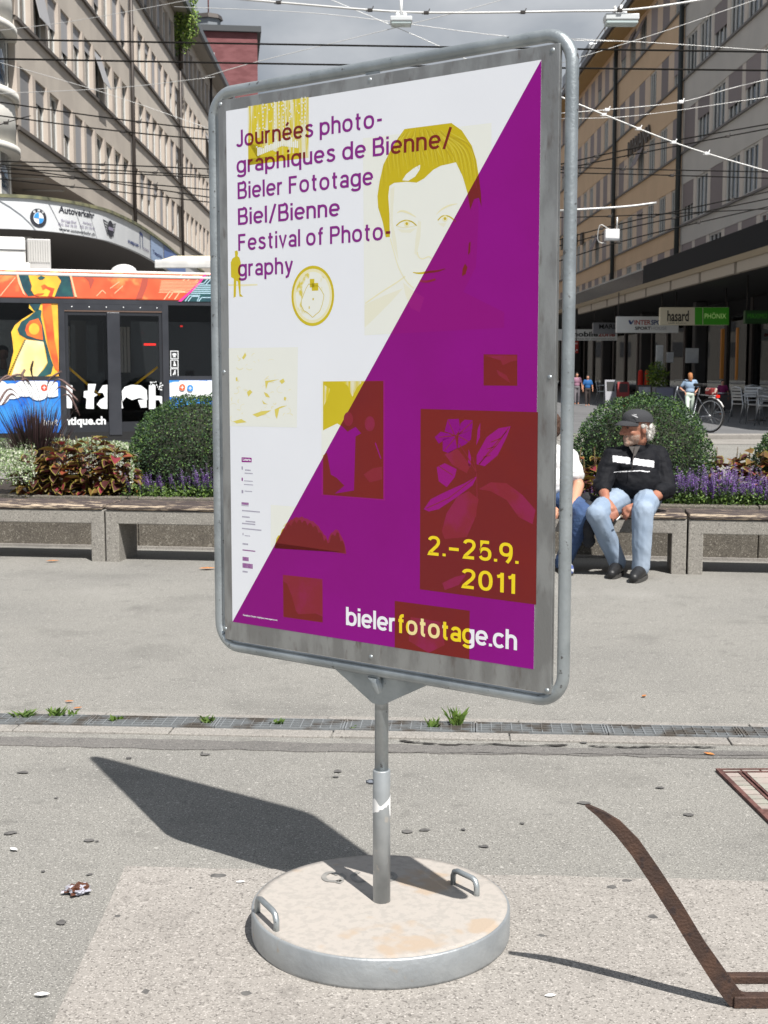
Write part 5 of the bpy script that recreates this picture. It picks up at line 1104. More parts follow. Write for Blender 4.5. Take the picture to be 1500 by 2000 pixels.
for z in ROWZ:
    for i in range(n1 + 1): link('fin', fme, lb, (0, .15 + i * (LEN1 - .3) / n1, z))
    for i in range(n1): left_window(.15 + i * (LEN1 - .3) / n1 + .20, z)
    for i in range(n2 + 1): link('fin', fme, lb, (0, LEN1 + .25 + i * 2.05, z))
    for i in range(n2): left_window(LEN1 + .25 + i * 2.05 + .20, z)
for y in (LEN1, LEN1 + 16.0, LEN1 + 31.5): mb = MB(); mb.tube([(.18, y + .05, 5), (.18, y + .05, ZE + .1)], .085, 8); mb.build('downpipe', M_METAL, lb)
mb = MB(); mb.box((-14, -.14, 6.2), (-.4, -.002, ZE)); mb.build('end_wall', M_STONE, lb)
for i in range(4):
    for j in range(3): mb = MB(); mb.box((-12.6 + j * 2.6, -.17, ROWZ[i] + .1), (-11.2 + j * 2.6, -.142, ROWZ[i] + 1.8)); mb.build('window', M_DARKIN, lb)
# recessed first floor behind the canopy: pale window surround and sloping parapet
mb = MB(); mb.box((-2.2, .2, 6.0), (-1.9, 6.5, 7.9)); mb.build('bay_wall', M_STONE, lb)
for y in (.6, 2.3, 4.4): 
    mb = MB(); mb.box((-1.9, y, 6.25), (-1.86, y + 1.3, 7.5)); o = mb.build('window', M_GLB, lb); mb = MB(); mb.box((-1.86, y + .6, 6.25), (-1.82, y + .68, 7.5)); mb.build('window_frame', M_WFR, o)
mb = MB(); mb.prism([(-1.0, .3, 6.0), (-1.0, 8.5, 5.6), (-1.0, 8.5, 6.3), (-1.0, .3, 7.75)], (-.25, 0, 0)); mb.build('parapet', M_STONE, lb)
for i in range(6): mb = MB(); mb.tube([(-1.7, 1 + i * 3, 7.93), (-.2, 1.2 + i * 3, 7.93)], .05, 6); mb.build('tube_lamp', M_WFR, lb)
# ---- rounded white corner
tw = thing('round_corner_tower', 'white rounded corner tower with curved window bands at far left', 'building', (XL - 3.54, 40.6, 0))
M_TW = mat('white render', (.66, .645, .60, 1), .7, c2=(.60, .585, .545, 1), ns=1.2); RT = 3.2
Z = lambda py: 1.374 + (722 - py) * 40.6 / FPX
def drum(name, z0, z1, r, m, lip=False): mb = MB(); mb.lathe([(r, z0), (r, z1)], seg=64, smooth=True); return mb.build(name, m, tw)
bands = [(395, 310), (195, 86), (-25, -110), (-230, -320)]
prev = 0.0
for lo, hi in bands:
    drum('wall_drum', prev, Z(lo), RT, M_TW); drum('sill_ring', Z(lo) - .28, Z(lo) - .02, RT + .12, M_TW); g = drum('window_band', Z(lo), Z(hi), RT - .25, mat('tower glass', (.05, .075, .11, 1), .06, spec=.8) if 'tower glass' not in bpy.data.materials else bpy.data.materials['tower glass'])
    for k in range(14):
        a = k * 2 * math.pi / 14 - .183; mb = MB(); c, s_ = math.cos(a), math.sin(a); w = .06
        mb.obox((c * (RT - .24) - s_ * -w, s_ * (RT - .24) + c * -w, Z(lo)), (-s_ * 2 * w, c * 2 * w, 0), (c * .05, s_ * .05, 0), (0, 0, Z(hi) - Z(lo))); mb.build('mullion', M_TW, g)
    drum('head_ring', Z(hi) - .02, Z(hi) + .2, RT + .12, M_TW); prev = Z(hi)
drum('wall_drum', prev, ZE + .4, RT, M_TW)
# ---- sign canopy
FP = [(-21, 34.6), (-15, 35.2), (-10.55, 36.0), (-9.16, 36.9), (-8.34, 38.8), (-8.10, 40.7), (-8.02, 44.2), (-8.2, 49.5), (-8.46, 54.8), (-8.7, 64)]
FPc = [tuple(p) for p in curve(FP, 6)]; ZC0, ZC1 = 5.17, 6.0
cn = thing('sign_canopy', 'curved white advertising canopy along the corner shop on the left', 'canopy', (-8.5, 40, 0)); OX, OY = -8.5, 40
M_CWHITE = mat('canopy white', (.70, .715, .73, 1), .4, c2=(.64, .66, .68, 1), ns=.7); M_MOSS = mat('mossy edge', S(128, 126, 96), .9, c2=S(90, 92, 74), ns=3)
def along(off=0.0):
    out = []
    for i, p in enumerate(FPc):
        a, b = FPc[max(i - 1, 0)], FPc[min(i + 1, len(FPc) - 1)]; d = math.hypot(b[0] - a[0], b[1] - a[1]); nx, ny = (b[1] - a[1]) / d, -(b[0] - a[0]) / d; out.append((p[0] + nx * off - OX, p[1] + ny * off - OY))
    return out
A0, A1 = along(0), along(-.12); mb = MB()
for i in range(len(A0) - 1):
    a, b, c, d = A0[i], A0[i + 1], A1[i + 1], A1[i]
    mb.add([(*a, ZC0), (*b, ZC0), (*b, ZC1), (*a, ZC1), (*d, ZC0), (*c, ZC0), (*c, ZC1), (*d, ZC1)], [(7, 6, 5, 4), (4, 5, 1, 0)])
n_ = len(A0); mb.add([(*p, ZC0) for p in A0] + [(*p, ZC1) for p in A0], [(i, i + 1, i + 1 + n_, i + n_) for i in range(n_ - 1)], 0, True)
fas = mb.build('fascia', M_CWHITE, cn)
A2 = along(.06); A3 = along(-.5); mb = MB()
for i in range(len(A0) - 1): mb.add([(*A2[i], ZC1), (*A2[i + 1], ZC1), (*A2[i + 1], ZC1 + .09), (*A2[i], ZC1 + .09), (*A3[i], ZC1), (*A3[i + 1], ZC1), (*A3[i + 1], ZC1 + .09), (*A3[i], ZC1 + .09)], [(0, 1, 2, 3), (3, 2, 6, 7), (4, 5, 1, 0)])
mb.build('top_edge', M_MOSS, cn)
mb = MB(); P = [(x, y) for x, y in along(-.13)] + [(-15 - OX, 64 - OY), (-30 - OX, 40 - OY)]
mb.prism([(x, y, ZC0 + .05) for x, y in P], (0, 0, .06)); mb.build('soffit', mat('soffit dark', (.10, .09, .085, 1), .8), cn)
mb = MB(); mb.box((-30, -1.2, 5.0), (-1.8, -1.0, ZC0 + .05)); mb.build('soffit_beam', M_WFR, cn)
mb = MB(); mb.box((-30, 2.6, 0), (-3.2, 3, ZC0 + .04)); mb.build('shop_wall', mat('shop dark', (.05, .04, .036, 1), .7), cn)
for i in range(8): mb = MB(); mb.box((-20 + i * 2.2, 2.55, .2), (-19.9 + i * 2.2, 2.6, 4.9)); mb.build('shop_mullion', M_METAL, cn)
# lettering that follows the curved fascia: param = arc position by pixel x
import bisect
PXS = [750 + FPX * p[0] / (p[1] * math.cos(PITCH) + (CH - 5.6) * math.sin(PITCH)) for p in FPc]
def fpos(px):
    i = max(0, min(len(PXS) - 2, bisect.bisect(PXS, px) - 1)); return i + (px - PXS[i]) / (PXS[i + 1] - PXS[i])
AR = [0]
for i in range(len(FPc) - 1): AR.append(AR[-1] + math.dist(FPc[i], FPc[i + 1]))
AOF = along(.012); AOF2 = along(.02); AOF3 = along(.028)
def s_of(px): f = fpos(px); i = int(f); return AR[i] + (AR[i + 1] - AR[i]) * (f - i)
def cf(L_):
    def f(s, z):
        i = max(0, min(len(AR) - 2, bisect.bisect(AR, s) - 1)); t = (s - AR[i]) / (AR[i + 1] - AR[i]); return (L_[i][0] + (L_[i + 1][0] - L_[i][0]) * t, L_[i][1] + (L_[i + 1][1] - L_[i][1]) * t, z)
    return f
def czof(px, py):
    f = fpos(px); i = int(f); t = f - i; Y = FPc[i][1] + (FPc[i + 1][1] - FPc[i][1]) * t; return at_y(px, py, Y).z
def clayer(name, polys, m, L_=None): o = layer(name, polys, cf(L_ or AOF), m, fas); o['kind'] = 'stuff'; return o
M_INK = mat('sign ink', S(52, 54, 62), .5); M_SBLUE = mat('sign blue', S(66, 150, 222), .4); M_SNAVY = mat('sign navy', S(40, 62, 120), .4)
def ctext(s, x0, x1, y, capx, m=M_INK, bold=.0): clayer('sign_lettering', fit_text(s, s_of(x0), s_of(x1), czof((x0 + x1) / 2, y), capx * 37 / FPX, bold + .012), m)
ctext('Autoverkehr', 114, 184, 420, 13, bold=.012); ctext('Brügg-Biel', 119, 148, 434.5, 5, M_GTEXT); ctext('Aarberg', 161, 178, 438, 5, M_GTEXT); ctext('032 366 78 99', 113, 149, 442.5, 5.5, M_GTEXT); ctext('032 391 70 90', 155, 184, 447, 5.5, M_GTEXT); ctext('www.autoverkehr.ch', 114, 184, 455, 7)
ctext('w.map-com', 249, 270, 478, 9, M_SNAVY, .02); ctext('com', 279, 290, 490, 9, M_GTEXT)
def disc(px, py, r, n=28): return ellipse(s_of(px), czof(px, py), r, r, n)
rb = 18 * 36.3 / FPX; c0 = (s_of(75), czof(75, 426))
clayer('car_badge', [disc(75, 426, rb)], M_INK); clayer('car_badge', [disc(75, 426, rb * .62)], M_PRW, AOF2)
def quarter(a0): return [c0] + [(c0[0] + rb * .58 * math.cos(math.radians(a0 + k * 11.25)), c0[1] + rb * .58 * math.sin(math.radians(a0 + k * 11.25))) for k in range(9)]
clayer('car_badge', [quarter(90), quarter(270)], M_SBLUE, AOF3)
for ch, a in (('B', 128), ('M', 90), ('W', 52)):
    x, y = c0[0] + rb * .80 * math.cos(math.radians(a)), c0[1] + rb * .80 * math.sin(math.radians(a)); clayer('car_badge', fit_text(ch, x - rb * .13, x + rb * .13, y - rb * .12, rb * .24, .03), M_PRW, AOF3)
c1b = (s_of(215), czof(215, 447)); r1 = 16 * 38.6 / FPX; k1 = 1.9
clayer('winged_badge', [ellipse(*c1b, r1 * .62 * k1, r1, 24)], M_INK, AOF2); clayer('winged_badge', [rect(c1b[0] - r1 * .5 * k1, c1b[1] - r1 * .2, c1b[0] + r1 * .5 * k1, c1b[1] + r1 * .2)], M_GTEXT, AOF3)
for sgn in (-1, 1):
    wg = []
    for j in range(5): y = c1b[1] + r1 * (.75 - j * .36); wg += stroke([(c1b[0] + sgn * r1 * .5 * k1, y - r1 * .1), (c1b[0] + sgn * r1 * (1.25 - j * .14) * k1, y + r1 * .08)], r1 * .12)
    wg += stroke([(c1b[0] + sgn * r1 * 1.28 * k1, c1b[1] + r1 * .9), (c1b[0] + sgn * r1 * .62 * k1, c1b[1] - r1 * .9)], r1 * .10); clayer('winged_badge', wg, M_INK)
clayer('sign_panel', [[(s_of(294), ZC0), (s_of(318), ZC0), (s_of(318), ZC1), (s_of(294), ZC1)]], mat('sign pale blue', S(168, 190, 222), .4)); clayer('sign_panel', [[(s_of(320), ZC0), (s_of(362), ZC0), (s_of(362), ZC1), (s_of(320), ZC1)]], mat('sign blue panel', S(112, 140, 196), .4))
ctext('Teppich', 297, 316, 500, 9, M_SNAVY, .02); clayer('sign_mark', stroke([(s_of(273), ZC0 + .15), (s_of(273), ZC1 - .15), (s_of(278), ZC1 - .2), (s_of(278), ZC0 + .2)], .09), M_SNAVY)
for x in (293, 319): clayer('sign_joint', [rect(s_of(x) - .03, ZC0, s_of(x) + .03, ZC1)], M_SNAVY, AOF2)
# awning at the end of the canopy
p = at_y(305, 514, 31.0); q = at_y(440, 511, 31.0); mb = MB(); mb.obox((p.x, 31.0, p.z - .05), (q.x - p.x, 0, 0), (0, 2.6, .35), (0, 0, .09)); aw = mb.build('shop_awning', mat('awning cream', (.70, .62, .44, 1), .8), None); tag(aw, 'cream fabric awning just above the bus roof beside the poster', 'awning')
mb = MB(); mb.bbox((p.x - .02, 30.9, p.z - .12), (q.x + .02, 30.99, p.z + .07), .02); mb.build('front_bar', M_BWHITE, aw)
# ================================================================== brick tower far behind
A = at_y(372, 152, 120); Bt = at_y(503, 152, 120); ztp = at_y(440, 62, 120).z
bt = thing('brick_tower', 'dark red brick tower rising behind the left building', 'building', ((A.x + Bt.x) / 2, 120, 0), .12); hw = (Bt.x - A.x) / 2
M_BRICK = mat('red brick', S(128, 82, 84), .9, c2=S(112, 68, 70), ns=.9, c3=S(96, 60, 64), ns3=5, sc=(1, 1, 3))
mb = MB(); mb.box((-hw, 0, 0), (hw, 14, ztp)); mb.build('wall', M_BRICK, bt)
mb = MB(); mb.box((-hw - .35, -.35, ztp + .0), (hw + .35, 14.35, ztp + .5)); mb.build('roof_slab', mat('slate', (.06, .065, .07, 1), .6), bt)
mb = MB(); mb.lathe([(1.1, ztp + .5), (1.1, ztp + 2.2)], (-hw * .45, 5, 0), 8, smooth=False); mb.build('lantern', mat('lantern grey', (.2, .22, .24, 1), .6), bt)
mb = MB(); mb.lathe([(1.35, ztp + 2.2), (1.2, ztp + 2.6), (.2, ztp + 2.75)], (-hw * .45, 5, 0), 8, smooth=False); mb.build('lantern_roof', M_METAL, bt)
mb = MB(); mb.tube([(-hw * .45, 5, ztp + 2.6), (-hw * .45, 5, ztp + 8)], .07, 6); mb.build('mast', mat('mast red', S(150, 80, 70), .6), bt)
mb = MB(); mb.box((hw + .002, 2, ztp - 8), (hw + .05, 3, ztp - 6.4)); mb.build('window', M_DARKIN, bt); mb = MB(); mb.box((-hw + 1.2, -.05, ztp - 4.6), (-hw + 2.2, -.002, ztp - 1.8)); mb.build('vent_panel', mat('vent grey', (.35, .34, .36, 1), .6), bt)
# roof garden shrub on the left building
c = at_y(352, 22, 78); sh = thing('roof_shrub', 'green shrub growing on the roof edge of the left building', 'shrub', (c.x, 78, c.z - 2)); mb = MB()
for i in range(2600):
    v = rdir(); r = random.random() ** .4; leaf_quad(mb, Vector((v.x * 1.1 * r, v.y * 1.1 * r, 1.7 + v.z * 2.1 * r * (1 + .2 * mnoise.noise(v * 4)))), rdir(), rdir(), .2, .1, random.choice((0, 1, 2)))
mb.build('crown', [mat('roof leaf', S(112, 140, 56), .6, trans=.2), mat('roof leaf dark', S(70, 100, 44), .6), mat('roof leaf light', S(150, 172, 84), .6)], sh); mb = MB(); mb.tube([(0, 0, -1.2), (0, 0, 1.5)], [.12, .06], 6); mb.build('trunk', M_BARK, sh)
# ================================================================== right buildings
XR = 14.4
rb_ = thing('tan_apartment_building', 'tan apartment block with MARIANA lettering on the right of the street', 'building', (XR - .836, 61, 0), -SD)
rg = thing('grey_apartment_building', 'grey beige apartment block at the right picture edge with wide windows', 'building', (XR - .836, 61, 0), -SD)
M_TAN = mat('tan render', (0.66, 0.47, 0.30, 1), .85, c2=(0.62, 0.44, 0.28, 1), ns=.6); M_GREY = mat('grey beige render', (0.55, 0.52, 0.48, 1), .85, c2=(0.51, 0.485, 0.45, 1), ns=.6); M_SHUT = mat('mauve roller shutter', (0.26, 0.22, 0.22, 1), .7, rand=.2)
M_PIER = mat('pier beige', (0.66, 0.52, 0.40, 1), .85); M_PIERG = mat('pier light', (0.62, 0.56, 0.50, 1), .85)
RZ = [5.25, 7.95, 7.95 + 3.24, 7.95 + 6.48, 7.95 + 9.72]; RWH = 1.78; RE_ = 19.7
rw = {}
def rwin(w):
    k = round(w, 2)
    if k not in rw:
        g = MB(); g.box((.11, 0, 0), (.12, w, RWH)); g = g.mesh('pane'); g.materials.append(M_GLB); f = MB()
        for a, b, c, d in ((0, .07, 0, RWH), (w - .07, w, 0, RWH), (w * .33, w * .33 + .06, 0, RWH), (w * .66, w * .66 + .06, 0, RWH), (.07, w - .07, 0, .08), (.07, w - .07, RWH - .08, RWH)): f.box((.06 + .001 * (c == 0 and d < 1), a, c), (.109, b, d))
        f = f.mesh('window_frame'); f.materials.append(M_WFR); s = MB(); s.box((.02, .02, 0), (.045, w - .02, 1)); s = s.mesh('shutter'); s.materials.append(M_SHUT)
        cu_ = MB()
        for i in range(9): cu_.box((.15 + .03 * (i % 2), w * i / 9, .05), (.17 + .03 * (i % 2), w * (i + 1) / 9, RWH)); 
        cu_ = cu_.mesh('curtain'); cu_.materials.append(mat('curtain', (.7, .7, .69, 1), .8) if 'curtain' not in bpy.data.materials else bpy.data.materials['curtain'])
        rw[k] = (g, f, s, cu_)
    return rw[k]
def right_window(par, y, z, w, mode):
    g, f, s, cu_ = rwin(w); o = link('window', f, par, (0, y, z)); link('pane', g, o)
    if mode == 'shut': h = RWH
    elif mode == 'half': h = RWH * random.uniform(.4, .75)
    else: h = 0
    if h: b = link('shutter', s, o, (0, 0, RWH - h)); b.scale = (1, 1, h)
    if mode == 'tilt': b = link('shutter', s, o, (0, 0, RWH)); b.scale = (1, 1, -RWH * .62); b.rotation_euler = (0, math.radians(24), 0)
    if h < RWH * .9: c_ = link('curtain', cu_, o)
def facade(par, y0, y1, bays, m_wall, m_pier, gw, zbase=4.9, modes=None):
    mb = MB(); mb.box((.45, y0, 4.6), (14, y1, RE_)); mb.build('core_wall', M_DARKIN, par)
    for i, z in enumerate(RZ):
        if z + RWH < zbase: continue
        zt = RZ[i + 1] if i < 4 else RE_
        mb = MB(); mb.box((0, y0, z + RWH), (.44, y1, zt - .02)); mb.build('spandrel', m_wall, par)
        mb = MB(); mb.box((-.09, y0, z - .10), (.44, y1, z - .02)); mb.build('sill_ledge', mat('zinc sill', (.16, .15, .145, 1), .6) if 'zinc sill' not in bpy.data.materials else bpy.data.materials['zinc sill'], par)
        n = len(bays); pitch = (y1 - y0) / n
        for k in range(n):
            wy = y0 + k * pitch; mb = MB(); mb.box((.02, wy, z - .02), (.43, wy + pitch * (1 - gw) / 2, z + RWH)); mb.build('pier', m_pier, par); mb = MB(); mb.box((.02, wy + pitch * (1 + gw) / 2, z - .02), (.43, wy + pitch, z + RWH)); mb.build('pier', m_pier, par)
            right_window(par, wy + pitch * (1 - gw) / 2, z, pitch * gw, random.choices(('open', 'shut', 'half', 'tilt'), modes or (4, 3, 3, 1))[0])
facade(rg, -24, 0, [0] * 10, M_GREY, M_PIERG, .80, modes=(6, 2, 3, 0))
facade(rb_, 0.02, 15.8, [0] * 6, M_TAN, M_PIER, .56); facade(rb_, 15.82, 55, [0] * 16, M_TAN, M_PIER, .56)
for y, z0 in ((.0, 5.0), (15.8, 5.0)):
    mb = MB(); mb.tube([(-.16, y, z0), (-.16, y, RE_)], .12, 8); mb.build('downpipe', mat('pipe green', (.035, .042, .042, 1), .5), rb_)
for par, y0, y1 in ((rg, -24, 0), (rb_, .02, 55)):
    mb = MB(); mb.box((-.9, y0, RE_), (14, y1, RE_ + .22)); mb.build('eaves', mat('eaves ochre', (.40, .25, .10, 1), .8) if 'eaves ochre' not in bpy.data.materials else bpy.data.materials['eaves ochre'], par)
    mb = MB(); mb.box((-1.05, y0, RE_ + .1), (-.85, y1, RE_ + .42)); mb.build('gutter', M_METAL, par)
    mb = MB(); mb.box((3, y0, RE_ + .22), (13.5, y1, RE_ + 2.9)); mb.build('attic', mat('attic', (.3, .29, .28, 1), .8) if 'attic' not in bpy.data.materials else bpy.data.materials['attic'], par)
for i in range(13):                                              # roof terrace railing
    y = 1 + i * 3.2; mb = MB(); mb.tube([(-.6, y, RE_ + .22), (-.6, y, RE_ + 1.3)], .035, 6); mb.build('railing_post', M_METAL, rb_)
for z in (.75, 1.3): mb = MB(); mb.tube([(-.6, .5, RE_ + z), (-.6, 42, RE_ + z)], .03, 6); mb.build('railing_bar', M_METAL, rb_)
for (y, s, h) in ((2.5, 1.6, 2.0), (14, 1.1, 1.5), (24, 2.2, 1.9), (33, 1.6, 2.2)): mb = MB(); mb.bbox((-.4, y, RE_ + .22), (-.4 + s, y + s * 1.3, RE_ + .22 + h), .1); mb.build('roof_vent_box', mat('roof zinc', (.33, .35, .37, 1), .45, .5) if 'roof zinc' not in bpy.data.materials else bpy.data.materials['roof zinc'], rb_)
mb = MB(); c = Vector((.3, 19, RE_ + 2.6)); mb.tube([(c.x, c.y, RE_ + .2), c], .04, 6); mb.ball(c, (.12, .42, .42), sub=2); mb.build('satellite_dish', M_BWHITE, rb_)
mb = MB()
for i in range(900): v = rdir(); leaf_quad(mb, Vector((.3 + v.x * .5, 7 + v.y * 1.6, RE_ + .8 + v.z * .7)), rdir(), rdir(), .2, .1, 0)
o = mb.build('terrace_plant', bpy.data.materials['roof leaf'], None, (XR - .836, 61, 0)); tag(o, 'green potted plant on the roof terrace at upper right', 'plant')
# MARIANA letters
def ft(u, v): return (-.02, u, v)
yl0, yl1 = at_x(1277, 250, XR - .836).y - 61, at_x(1236, 270, XR - .836).y - 61; zl_ = RZ[2] + RWH + 3.24 * 0 + .25
zl_ = at_x(1256, 290, XR - .836).z
P = fit_text('MARIANA', 0, abs(yl1 - yl0), zl_, .85, .0)
M_LET = mat('sign letters', (.10, .085, .07, 1), .5)
mb = MB()
for p in P:
    a = [(-.12, yl1 - q[0], q[1]) for q in p]; k = len(a); mb.add(a + [(-.03, y, z) for _, y, z in a], [tuple(range(k)), tuple(range(2 * k - 1, k - 1, -1))] + [(i, (i + 1) % k, (i + 1) % k + k, i + k) for i in range(k)])
mb.build('wall_letters', M_LET, rb_, kind='stuff')
for i in range(5): mb = MB(); y = at_x(1150 - i * 12, 470, XR - .9).y - 61; mb.box((-.16, y, at_x(1150 - i * 12, 476 + i * 3.5, XR - .9).z), (-.03, y + .8, at_x(1150 - i * 12, 454 + i * 3.5, XR - .9).z)); mb.build('wall_letter', M_LET, rb_)
# ---- arcade canopy and shop fronts
XC = 9.5
ac = thing('arcade_canopy', 'long dark canopy over the shops on the right pavement', 'canopy', (XC - .836, 61, 0), -SD); zt = lambda py, px: at_x(px, py, XC).z
ZT, ZBm = 1.374 + (727 - 513) / 577 * XC, 1.374 + .365 * XC * .83
ys = at_x(1292, 513, XC).y - 61
M_FASC = mat('black fascia', (0.014, 0.015, 0.017, 1), .7, spec=.15); M_BEAM = mat('beige beam', (.40, .34, .27, 1), .8)
ZM = ZT - .62
mb = MB(); mb.box((0, -36, ZM), (.12, ys, ZT)); mb.build('black_fascia', M_FASC, ac)
mb = MB(); mb.box((.02, ys + .03, ZM), (.10, 60, ZT - .12)); mb.build('glass_fascia', mat('mirror fascia', (.03, .035, .04, 1), .10, spec=.3), ac)
mb = MB(); mb.box((-.06, -36, ZM - .16), (.2, 60, ZM - .002)); mb.build('edge_beam', mat('ochre beam', (.30, .235, .15, 1), .7), ac)
for i in range(9): y = -34 + i * 3.6; mb = MB(); mb.box((-.02, y, ZM - .44), (.14, y + 3.35, ZM - .162)); mb.build('awning_cassette', M_BEAM, ac)
mb = MB(); mb.box((.13, -36, ZT - .12), (5.0, 60, ZT - .02)); mb.build('roof_slab', M_GREY, ac)
mb = MB(); mb.box((.2, -36, ZM - .05), (9, 60, ZM + .03)); mb.build('ceiling', mat('arcade ceiling', (.06, .058, .058, 1), .7), ac)
for i in range(24): mb = MB(); mb.box((4.2, -22 + i * 3.2, ZT - .02), (4.7, -21.4 + i * 3.2, ZT + .5)); mb.build('beam_stub', M_PIER, ac)
# shop front line
XS = 15.2
sf = thing('shop_arcade', 'dark glazed shop fronts in the shade under the right canopy', 'shop front', (XS - .836, 61, 0), -SD)
mb = MB(); mb.box((6, -40, 0), (6.3, 60, ZM - .06)); mb.build('back_wall', M_DARKIN, sf)
M_SGLASS = glassmat('shop glass', (.6, .62, .63, 1), .02, 1.35, .01)
for i in range(26):
    y = -38 + i * 3.6
    mb = MB(); mb.box((0, y + .3, .12), (.03, y + 3.5, 3.6)); mb.build('shop_window', M_SGLASS, sf); mb = MB(); mb.box((-.08, y - .06, .1), (.10, y + .28, ZM - .07)); mb.build('shop_mullion', M_METAL, sf)
    if i % 3 == 0: mb = MB(); mb.bbox((-1.4, y, .1), (-.9, y + .5, ZM - .07), .05); mb.build('column', mat('arcade column', (.09, .085, .085, 1), .6) if 'arcade column' not in bpy.data.materials else bpy.data.materials['arcade column'], sf)
mb = MB(); mb.box((-.05, -38, 3.6), (.12, 55, ZM - .07)); mb.build('lintel', M_DARKIN, sf)
# cross wall closing the arcade view with shop fittings (panels catching light)
def panel(px0, px1, py0, py1, D, m, name, label, cat, d=.06):
    a = at_y(px0, py1, D); b = at_y(px1, py0, D); mb = MB(); mb.bbox((a.x, D, a.z), (b.x, D + d, b.z), .008); o = mb.build(name, m, None); return o
M_ORNG = mat('orange post', S(190, 120, 40), .6)
for (x0, x1, y0, y1, D, c, nm, lb_, cat) in ((1281, 1296, 674, 722, 44, (.62, .62, .6, 1), 'shop_banner', 'tall pale banner left in the dark arcade', 'banner'), (1302, 1316, 688, 708, 44, (.6, .6, .58, 1), 'wall_notice', 'small white notice in the arcade above the walking person', 'notice'), (1339, 1365, 680, 709, 43, (.55, .55, .53, 1), 'wall_poster', 'square white poster in the arcade right above the walking person', 'poster')):
    tag(panel(x0, x1, y0, y1, D, mat(nm, c, .7, c2=(.42, .42, .42, 1), ns=2.5), nm, lb_, cat), lb_, cat)
for (x0, x1, y0, y1, D, lb_) in ((1407, 1416, 642, 740, 41, 'wide orange brown post in the arcade'), (1437, 1444, 640, 742, 39, 'narrow orange post right of the wide one in the arcade')):
    o = panel(x0, x1, y0, y1, D, M_ORNG, 'orange_post', lb_, 'post', .12); tag(o, lb_, 'post')
# things in the shop windows
random.seed(21)
for i in range(22):
    y = -36 + i * 4.1; w = random.uniform(.5, 1.5); z = random.uniform(.5, 1.6); h = random.uniform(.5, 1.5)
    mb = MB(); mb.box((.5, y, z), (.54, y + w, z + h)); mb.build('window_display', mat('display', (random.uniform(.1, .6), random.uniform(.1, .5), random.uniform(.1, .5), 1), .7), sf)
for i in range(9): mb = MB(); mb.box((.8, -30 + i * 8, 3.2), (2.6, -29.7 + i * 8, 3.26)); mb.build('added_shop_glow', mat('added shop glow', (.8, .8, .8, 1), .5, emit=((1, .95, .85, 1), 3.0)) if 'added shop glow' not in bpy.data.materials else bpy.data.materials['added shop glow'], sf)  # added glowing bars inside the shops, giving the dark glass bright spots
# hanging shop signs
def hang_sign(name, label, px0, px1, py0, py1, D, face, texts, extra=()):
    a = at_y(px0, py1, D); b = at_y(px1, py0, D); t = thing(name, label, 'sign', ((a.x + b.x) / 2, D, a.z)); w = b.x - a.x; h = b.z - a.z
    mb = MB(); mb.bbox((-w / 2, 0, 0), (w / 2, .22, h), .015); pn = mb.build('sign_box', face, t)
    for x in (-w / 2 + .08, w / 2 - .08): mb = MB(); mb.tube([(x, .11, h - .01), (x, .11, ZM - .06 - a.z)], .02, 6); mb.build('hanger_rod', M_METAL, t)
    k = 0
    for (s, x0, x1, yb, cap, m, bold) in texts:
        u0 = at_y(x0, yb, D).x - (a.x + b.x) / 2; u1 = at_y(x1, yb, D).x - (a.x + b.x) / 2; v = at_y(x0, yb, D).z - a.z; P = fit_text(s, u0, u1, v, cap * D / FPX, bold)
        o = layer('sign_lettering', P, lambda u, v_: (u, -.012, v_), m, t); o['kind'] = 'stuff'
    for (poly, m) in extra:
        P = tris([(at_y(x, y, D).x - (a.x + b.x) / 2, at_y(x, y, D).z - a.z) for x, y in poly]); k += 1
        layer('sign_panel', P, lambda u, v_, k=k: (u, -.004 - .003 * k, v_), m, t)['kind'] = 'stuff'
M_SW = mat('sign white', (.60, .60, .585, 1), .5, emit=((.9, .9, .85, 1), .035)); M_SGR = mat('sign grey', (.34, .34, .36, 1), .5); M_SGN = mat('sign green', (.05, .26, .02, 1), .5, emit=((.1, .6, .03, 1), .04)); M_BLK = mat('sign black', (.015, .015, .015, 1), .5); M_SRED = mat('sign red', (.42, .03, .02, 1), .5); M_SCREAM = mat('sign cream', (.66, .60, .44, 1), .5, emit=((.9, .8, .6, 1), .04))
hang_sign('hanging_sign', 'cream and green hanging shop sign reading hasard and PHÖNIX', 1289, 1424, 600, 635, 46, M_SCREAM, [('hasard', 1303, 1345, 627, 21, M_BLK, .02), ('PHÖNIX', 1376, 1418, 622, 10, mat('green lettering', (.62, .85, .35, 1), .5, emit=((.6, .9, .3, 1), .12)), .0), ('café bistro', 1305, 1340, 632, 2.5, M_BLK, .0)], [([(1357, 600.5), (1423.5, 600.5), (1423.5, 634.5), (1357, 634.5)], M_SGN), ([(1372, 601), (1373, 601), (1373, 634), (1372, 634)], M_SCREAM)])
hang_sign('hanging_sign', 'white hanging shop sign reading INTERSPORT SPORTHOUSE', 1204, 1326, 618, 650, 49, M_SW, [('INTER', 1239, 1271, 634, 9, M_SRED, .02), ('SPORT', 1271.5, 1305, 634, 9, M_SNAVY, .03), ('SPORT', 1240, 1271, 644, 6, M_BLK, .03), ('HOUSE', 1272, 1302, 644, 6, M_SGR, .0)], [([(1227, 626), (1231, 625), (1233, 630), (1237, 624), (1238, 627), (1233, 634), (1230, 633)], M_SNAVY)])
hang_sign('hanging_sign', 'grey hanging shop sign reading MARIANA left of the sports sign', 1158, 1206, 630, 652, 58, M_SGR, [('MARIANA', 1170, 1230, 642, 9, M_BLK, .02)])
